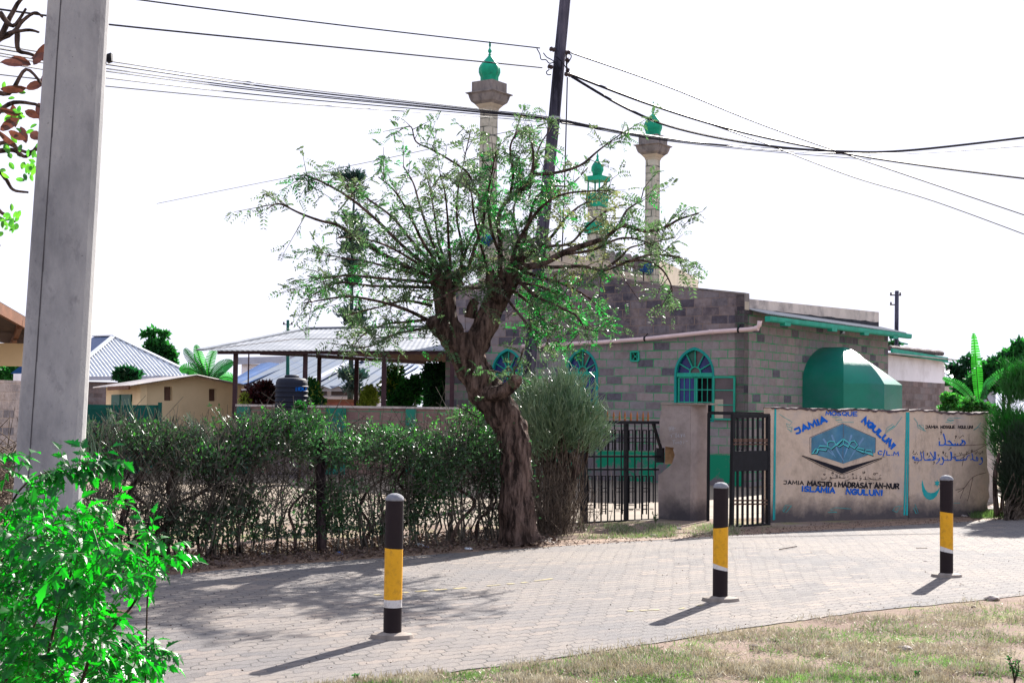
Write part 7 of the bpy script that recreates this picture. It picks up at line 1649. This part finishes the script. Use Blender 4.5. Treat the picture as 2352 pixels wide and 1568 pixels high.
def s_dry():
    p, px, py, e = near_verge(); v = noise.noise(Vector((p.x * 2.2, p.y * 2.2, 0))) + .5 * noise.noise(Vector((p.x * 7, p.y * 7, 0)))
    if v + random.gauss(0, .12) < .04 or (py - e < 10 and random.random() < .5): return None
    p.z = .004; return p
def s_green():
    p, px, py, e = near_verge(); v = noise.noise(Vector((p.x * 1.7, p.y * 1.7, 6))) + .5 * noise.noise(Vector((p.x * 5, p.y * 5, 0)))
    if v + random.gauss(0, .15) < .10 or py - e < 8: return None
    p.z = .004; return p
blades('dry_grass', 'drygrass', 46000, s_dry, .05, 1.13, .0055); blades('green_grass', 'greengrass', 24000, s_green, .038, 1.0, .005)
def s_gate():
    px = random.uniform(1325, 1760); t = (px - 1325) / 435; py = random.uniform(1206, 1240 - 12 * t); v = noise.noise(Vector((px * .02, py * .06, 2)))
    if v + random.gauss(0, .25) < -.05 + abs(px - 1470) / 500: return None
    return G(px, py)
blades('green_grass', 'greengrass', 3800, s_gate, .055, .9, .005); blades('dry_grass', 'drygrass', 3500, s_gate, .06, 1.0, .005)
def s_hedge():
    px = random.uniform(180, 1280); e = np.interp(px, [0, 300, 600, 900, 1176, 1400], [1348, 1330, 1301, 1281, 1262, 1247]); return G(px, e - random.uniform(0, 1) ** .7 * 46)
P = A3([s_hedge() + D3 * random.uniform(.004, .05) for _ in range(9000)]); D = rng.normal(size=(len(P), 3)); D[:, 2] *= .35; V, F = leaves_quads(P, D, rng.uniform(.025, .075, len(P)), rng.uniform(.012, .035, len(P)), .2); o = np_mesh('leaf_litter', V, F, 'litterleaf'); o['kind'] = 'stuff'
P = A3([G(random.uniform(1400, 2352), 0) if False else G(px := random.uniform(1200, 2340), np.interp(px, [1176, 1400, 1700, 2000, 2352], [1262, 1247, 1229, 1211, 1190]) - random.uniform(-4, 14)) + D3 * .015 for _ in range(1500)]); D = rng.normal(size=(len(P), 3)); D[:, 2] *= .3; V, F = leaves_quads(P, D, rng.uniform(.015, .035, len(P)), .012, .2); o = np_mesh('leaf_litter', V, F, 'litterleaf'); o['kind'] = 'stuff'
def s_right():
    px = random.uniform(2230, 2380); return G(px, random.uniform(1180, 1192))
blades('green_grass', 'greengrass', 2500, s_right, .10, .6, .006)
def yard():
    px = random.uniform(220, 1300); return G(px, random.uniform(1120, 1200))
def crumple(px, py, s, mat, label, cat_='litter', nm='plastic_scrap', zs=.5, z0=0.0):
    c = G(px, py); bm = bmesh.new(); bmesh.ops.create_icosphere(bm, subdivisions=2, radius=s)
    sd_ = random.uniform(0, 99)
    for v in bm.verts: f_ = 1 + .5 * noise.noise(v.co * (2.2 / s) + Vector((sd_, 0, 0))) + .25 * noise.noise(v.co * (5 / s)); v.co = Vector((v.co.x * f_ * 1.3, v.co.y * f_, v.co.z * f_ * zs))
    mb = MB(); mb.add([c + v.co + D3 * (s * zs * .6 + z0) for v in bm.verts], [tuple(v.index for v in f_.verts) for f_ in bm.faces]); bm.free(); o = mb.build(nm, mat); return tag(o, label, cat_)
for px, py, s, m_, lb in ((1226 * .0 + 964, 1255, .045, 'litter_w', 'crumpled clear plastic scrap under the hedge right of the nearest bollard'), (980, 1258, .022, 'litter_b', 'small blue scrap touching the clear plastic scrap'), (780, 1272, .035, 'litter_b', 'bright blue wrapper right of the fence post'), (607, 1275, .04, 'litter_w', 'grey white plastic bag piece under the middle of the hedge'), (556, 1274, .02, 'litter_b', 'tiny blue scrap left of the grey bag piece'),
                         (1075, 1262, .035, 'litter_w', 'pale crumpled scrap left of the acacia foot'), (1120, 1240, .022, 'litter_w', 'small white scrap beside the acacia roots')): crumple(px, py, s, m_, lb)
for px, py, s, lb in ((372, 1245, .09, 'pale grey stone in the leaves at the left end of the hedge'), (2290, 1180, .14, 'dark boulder at the foot of the reedy bush'), (2215, 1187, .04, 'small pale stone at the wall foot near the right edge'), (1205, 1523, .022, 'dark pebble on the near edge of the paving'),
                      (1655 * 1.0 + 470, 1290, .016, 'small dark clod lying on the open paving'), (2080, 1492, .035, 'greyish clod in the dry grass at lower right'), (1640 + 640, 1378, .05, 'flat dark stone at the paving edge by the right border'), (1560, 1215, .03, 'dark clod in front of the gate pillar'), (1500, 1232, .04, 'dark clod on the grass strip before the gate')): crumple(px, py, s, 'stone', lb, 'stone', 'stone', .55)
# rubble and twigs left of the concrete pole
random.seed(91)
for i in range(16):
    px = random.uniform(-60, 60); py = random.uniform(965, 1060); D = 5260 / (py - 918); D = min(D, 60)
    crumple(px, max(py, 1010), random.uniform(.10, .24), 'stone', 'pale rubble stone heaped beyond the concrete pole', 'stone', 'rubble_stone', .7)['group'] = 'rubble left of the concrete pole'
rt_ = thing('brushwood', ground_at(10, 20), 'tangle of dry brown brushwood over the rubble at the left edge', 'brushwood'); A_, B_ = [], []
for i in range(420):
    p = ground_at(random.uniform(-80, 75), random.uniform(17, 24)); p.z = random.uniform(0, .9); d = Vector((random.gauss(0, 1), random.gauss(0, .6), random.gauss(.2, .6))).normalized() * random.uniform(.3, .9); A_.append(p); B_.append(p + d)
V, F = tubes_np(A3(A_), A3(B_), np.full(len(A_), .009), np.full(len(A_), .004), 4); np_mesh('twigs', V, F, 'greytwig', rt_)['kind'] = 'stuff'
# sticks and small plants
def stick(pts, r, label):
    o = MB().tube(spline([G(x, y) + D3 * z for x, y, z in pts], 3), r, 5).build('stick', 'twig'); tag(o, label, 'stick')
stick([(2106 * .98 + 40, 1262, .02), (2130, 1262, .02)], .004, 'short dark stick on the paving left of the farthest bollard')
stick([(1790, 1265, .02), (1830, 1258, .02)], .006, 'thin stick on the paving beyond the middle bollard'); stick([(2108 - 4, 1264, .02), (2190 - 4, 1258, .02)], .0, 'x') if False else None
stick([(2105 - 1000, 1265, .018), (1140, 1262, .03), (1195, 1258, .02)], .008, 'pale stick lying on the paving right of the nearest bollard')
def weed(px, py, h, label, n=26, mat='farleaf'):
    c = G(px, py); r = thing('weed', c, label, 'weed'); P_, D_l = [], []
    for j in range(4):
        a = random.uniform(-.3, .3); e = c + Vector((a * h, random.uniform(-.2, .2) * h, h * random.uniform(.7, 1))); MB().tube([c, c.lerp(e, .5) + Vector((.01, 0, 0)), e], [.005, .004, .002], 5).build('stem', 'twig', r)
        for k in range(n // 4 * 2): t = random.uniform(.3, 1); P_.append(c.lerp(e, t)); D_l.append(Vector((random.gauss(0, 1), random.gauss(0, 1), random.uniform(-.2, .9))))
    V, F = leaves_quads(A3(P_), A3(D_l), rng.uniform(.02, .035, len(P_)), .012); np_mesh('foliage', V, F, mat, r)['kind'] = 'stuff'
weed(2330, 1568, .17, 'reddish stemmed weed in the dry grass at the lower right corner', 40); weed(2105, 1560, .06, 'small dry weed near the bottom edge, left of the reddish weed', 10); weed(815, 1566, .05, 'tiny dark weed on the bottom edge by the paving', 8)
weed(1330, 1212, .16, 'green tuft at the foot of the gate post', 40, 'greengrass'); weed(1505, 1203, .18, 'grey tuft against the left foot of the gate pillar', 30)

# crumbs, dead leaves and grit scattered over the paving
random.seed(99); P_ = []
while len(P_) < 380:
    px, py = random.uniform(250, 2350), random.uniform(1200, 1560); e0 = np.interp(px, [x for x, y in up], [y for x, y in up]); e1 = np.interp(px, [x for x, y in lo[::-1]], [y for x, y in lo[::-1]])
    if e0 < py < e1 and random.random() < .25 + .75 * (abs(py - e0) < 12 or abs(py - e1) < 14): P_.append(G(px, py) + D3 * .018)
P = A3(P_); D = rng.normal(size=(len(P), 3)); D[:, 2] *= .25; V, F = leaves_quads(P, D, rng.uniform(.006, .026, len(P)), rng.uniform(.005, .011, len(P)), .3); o = np_mesh('grit', V, F, 'litterleaf'); o['kind'] = 'stuff'

random.seed(123)
for i in range(26):
    p_, px, py, e_ = near_verge()
    if 900 < px < 2340 and py < 1560 and py - e_ > 8: crumple(px, py, random.uniform(.008, .024), 'clod', 'small dark clod of earth lying in the dry grass', 'clod', 'earth_clod', .6)['group'] = 'earth clods in the near verge'
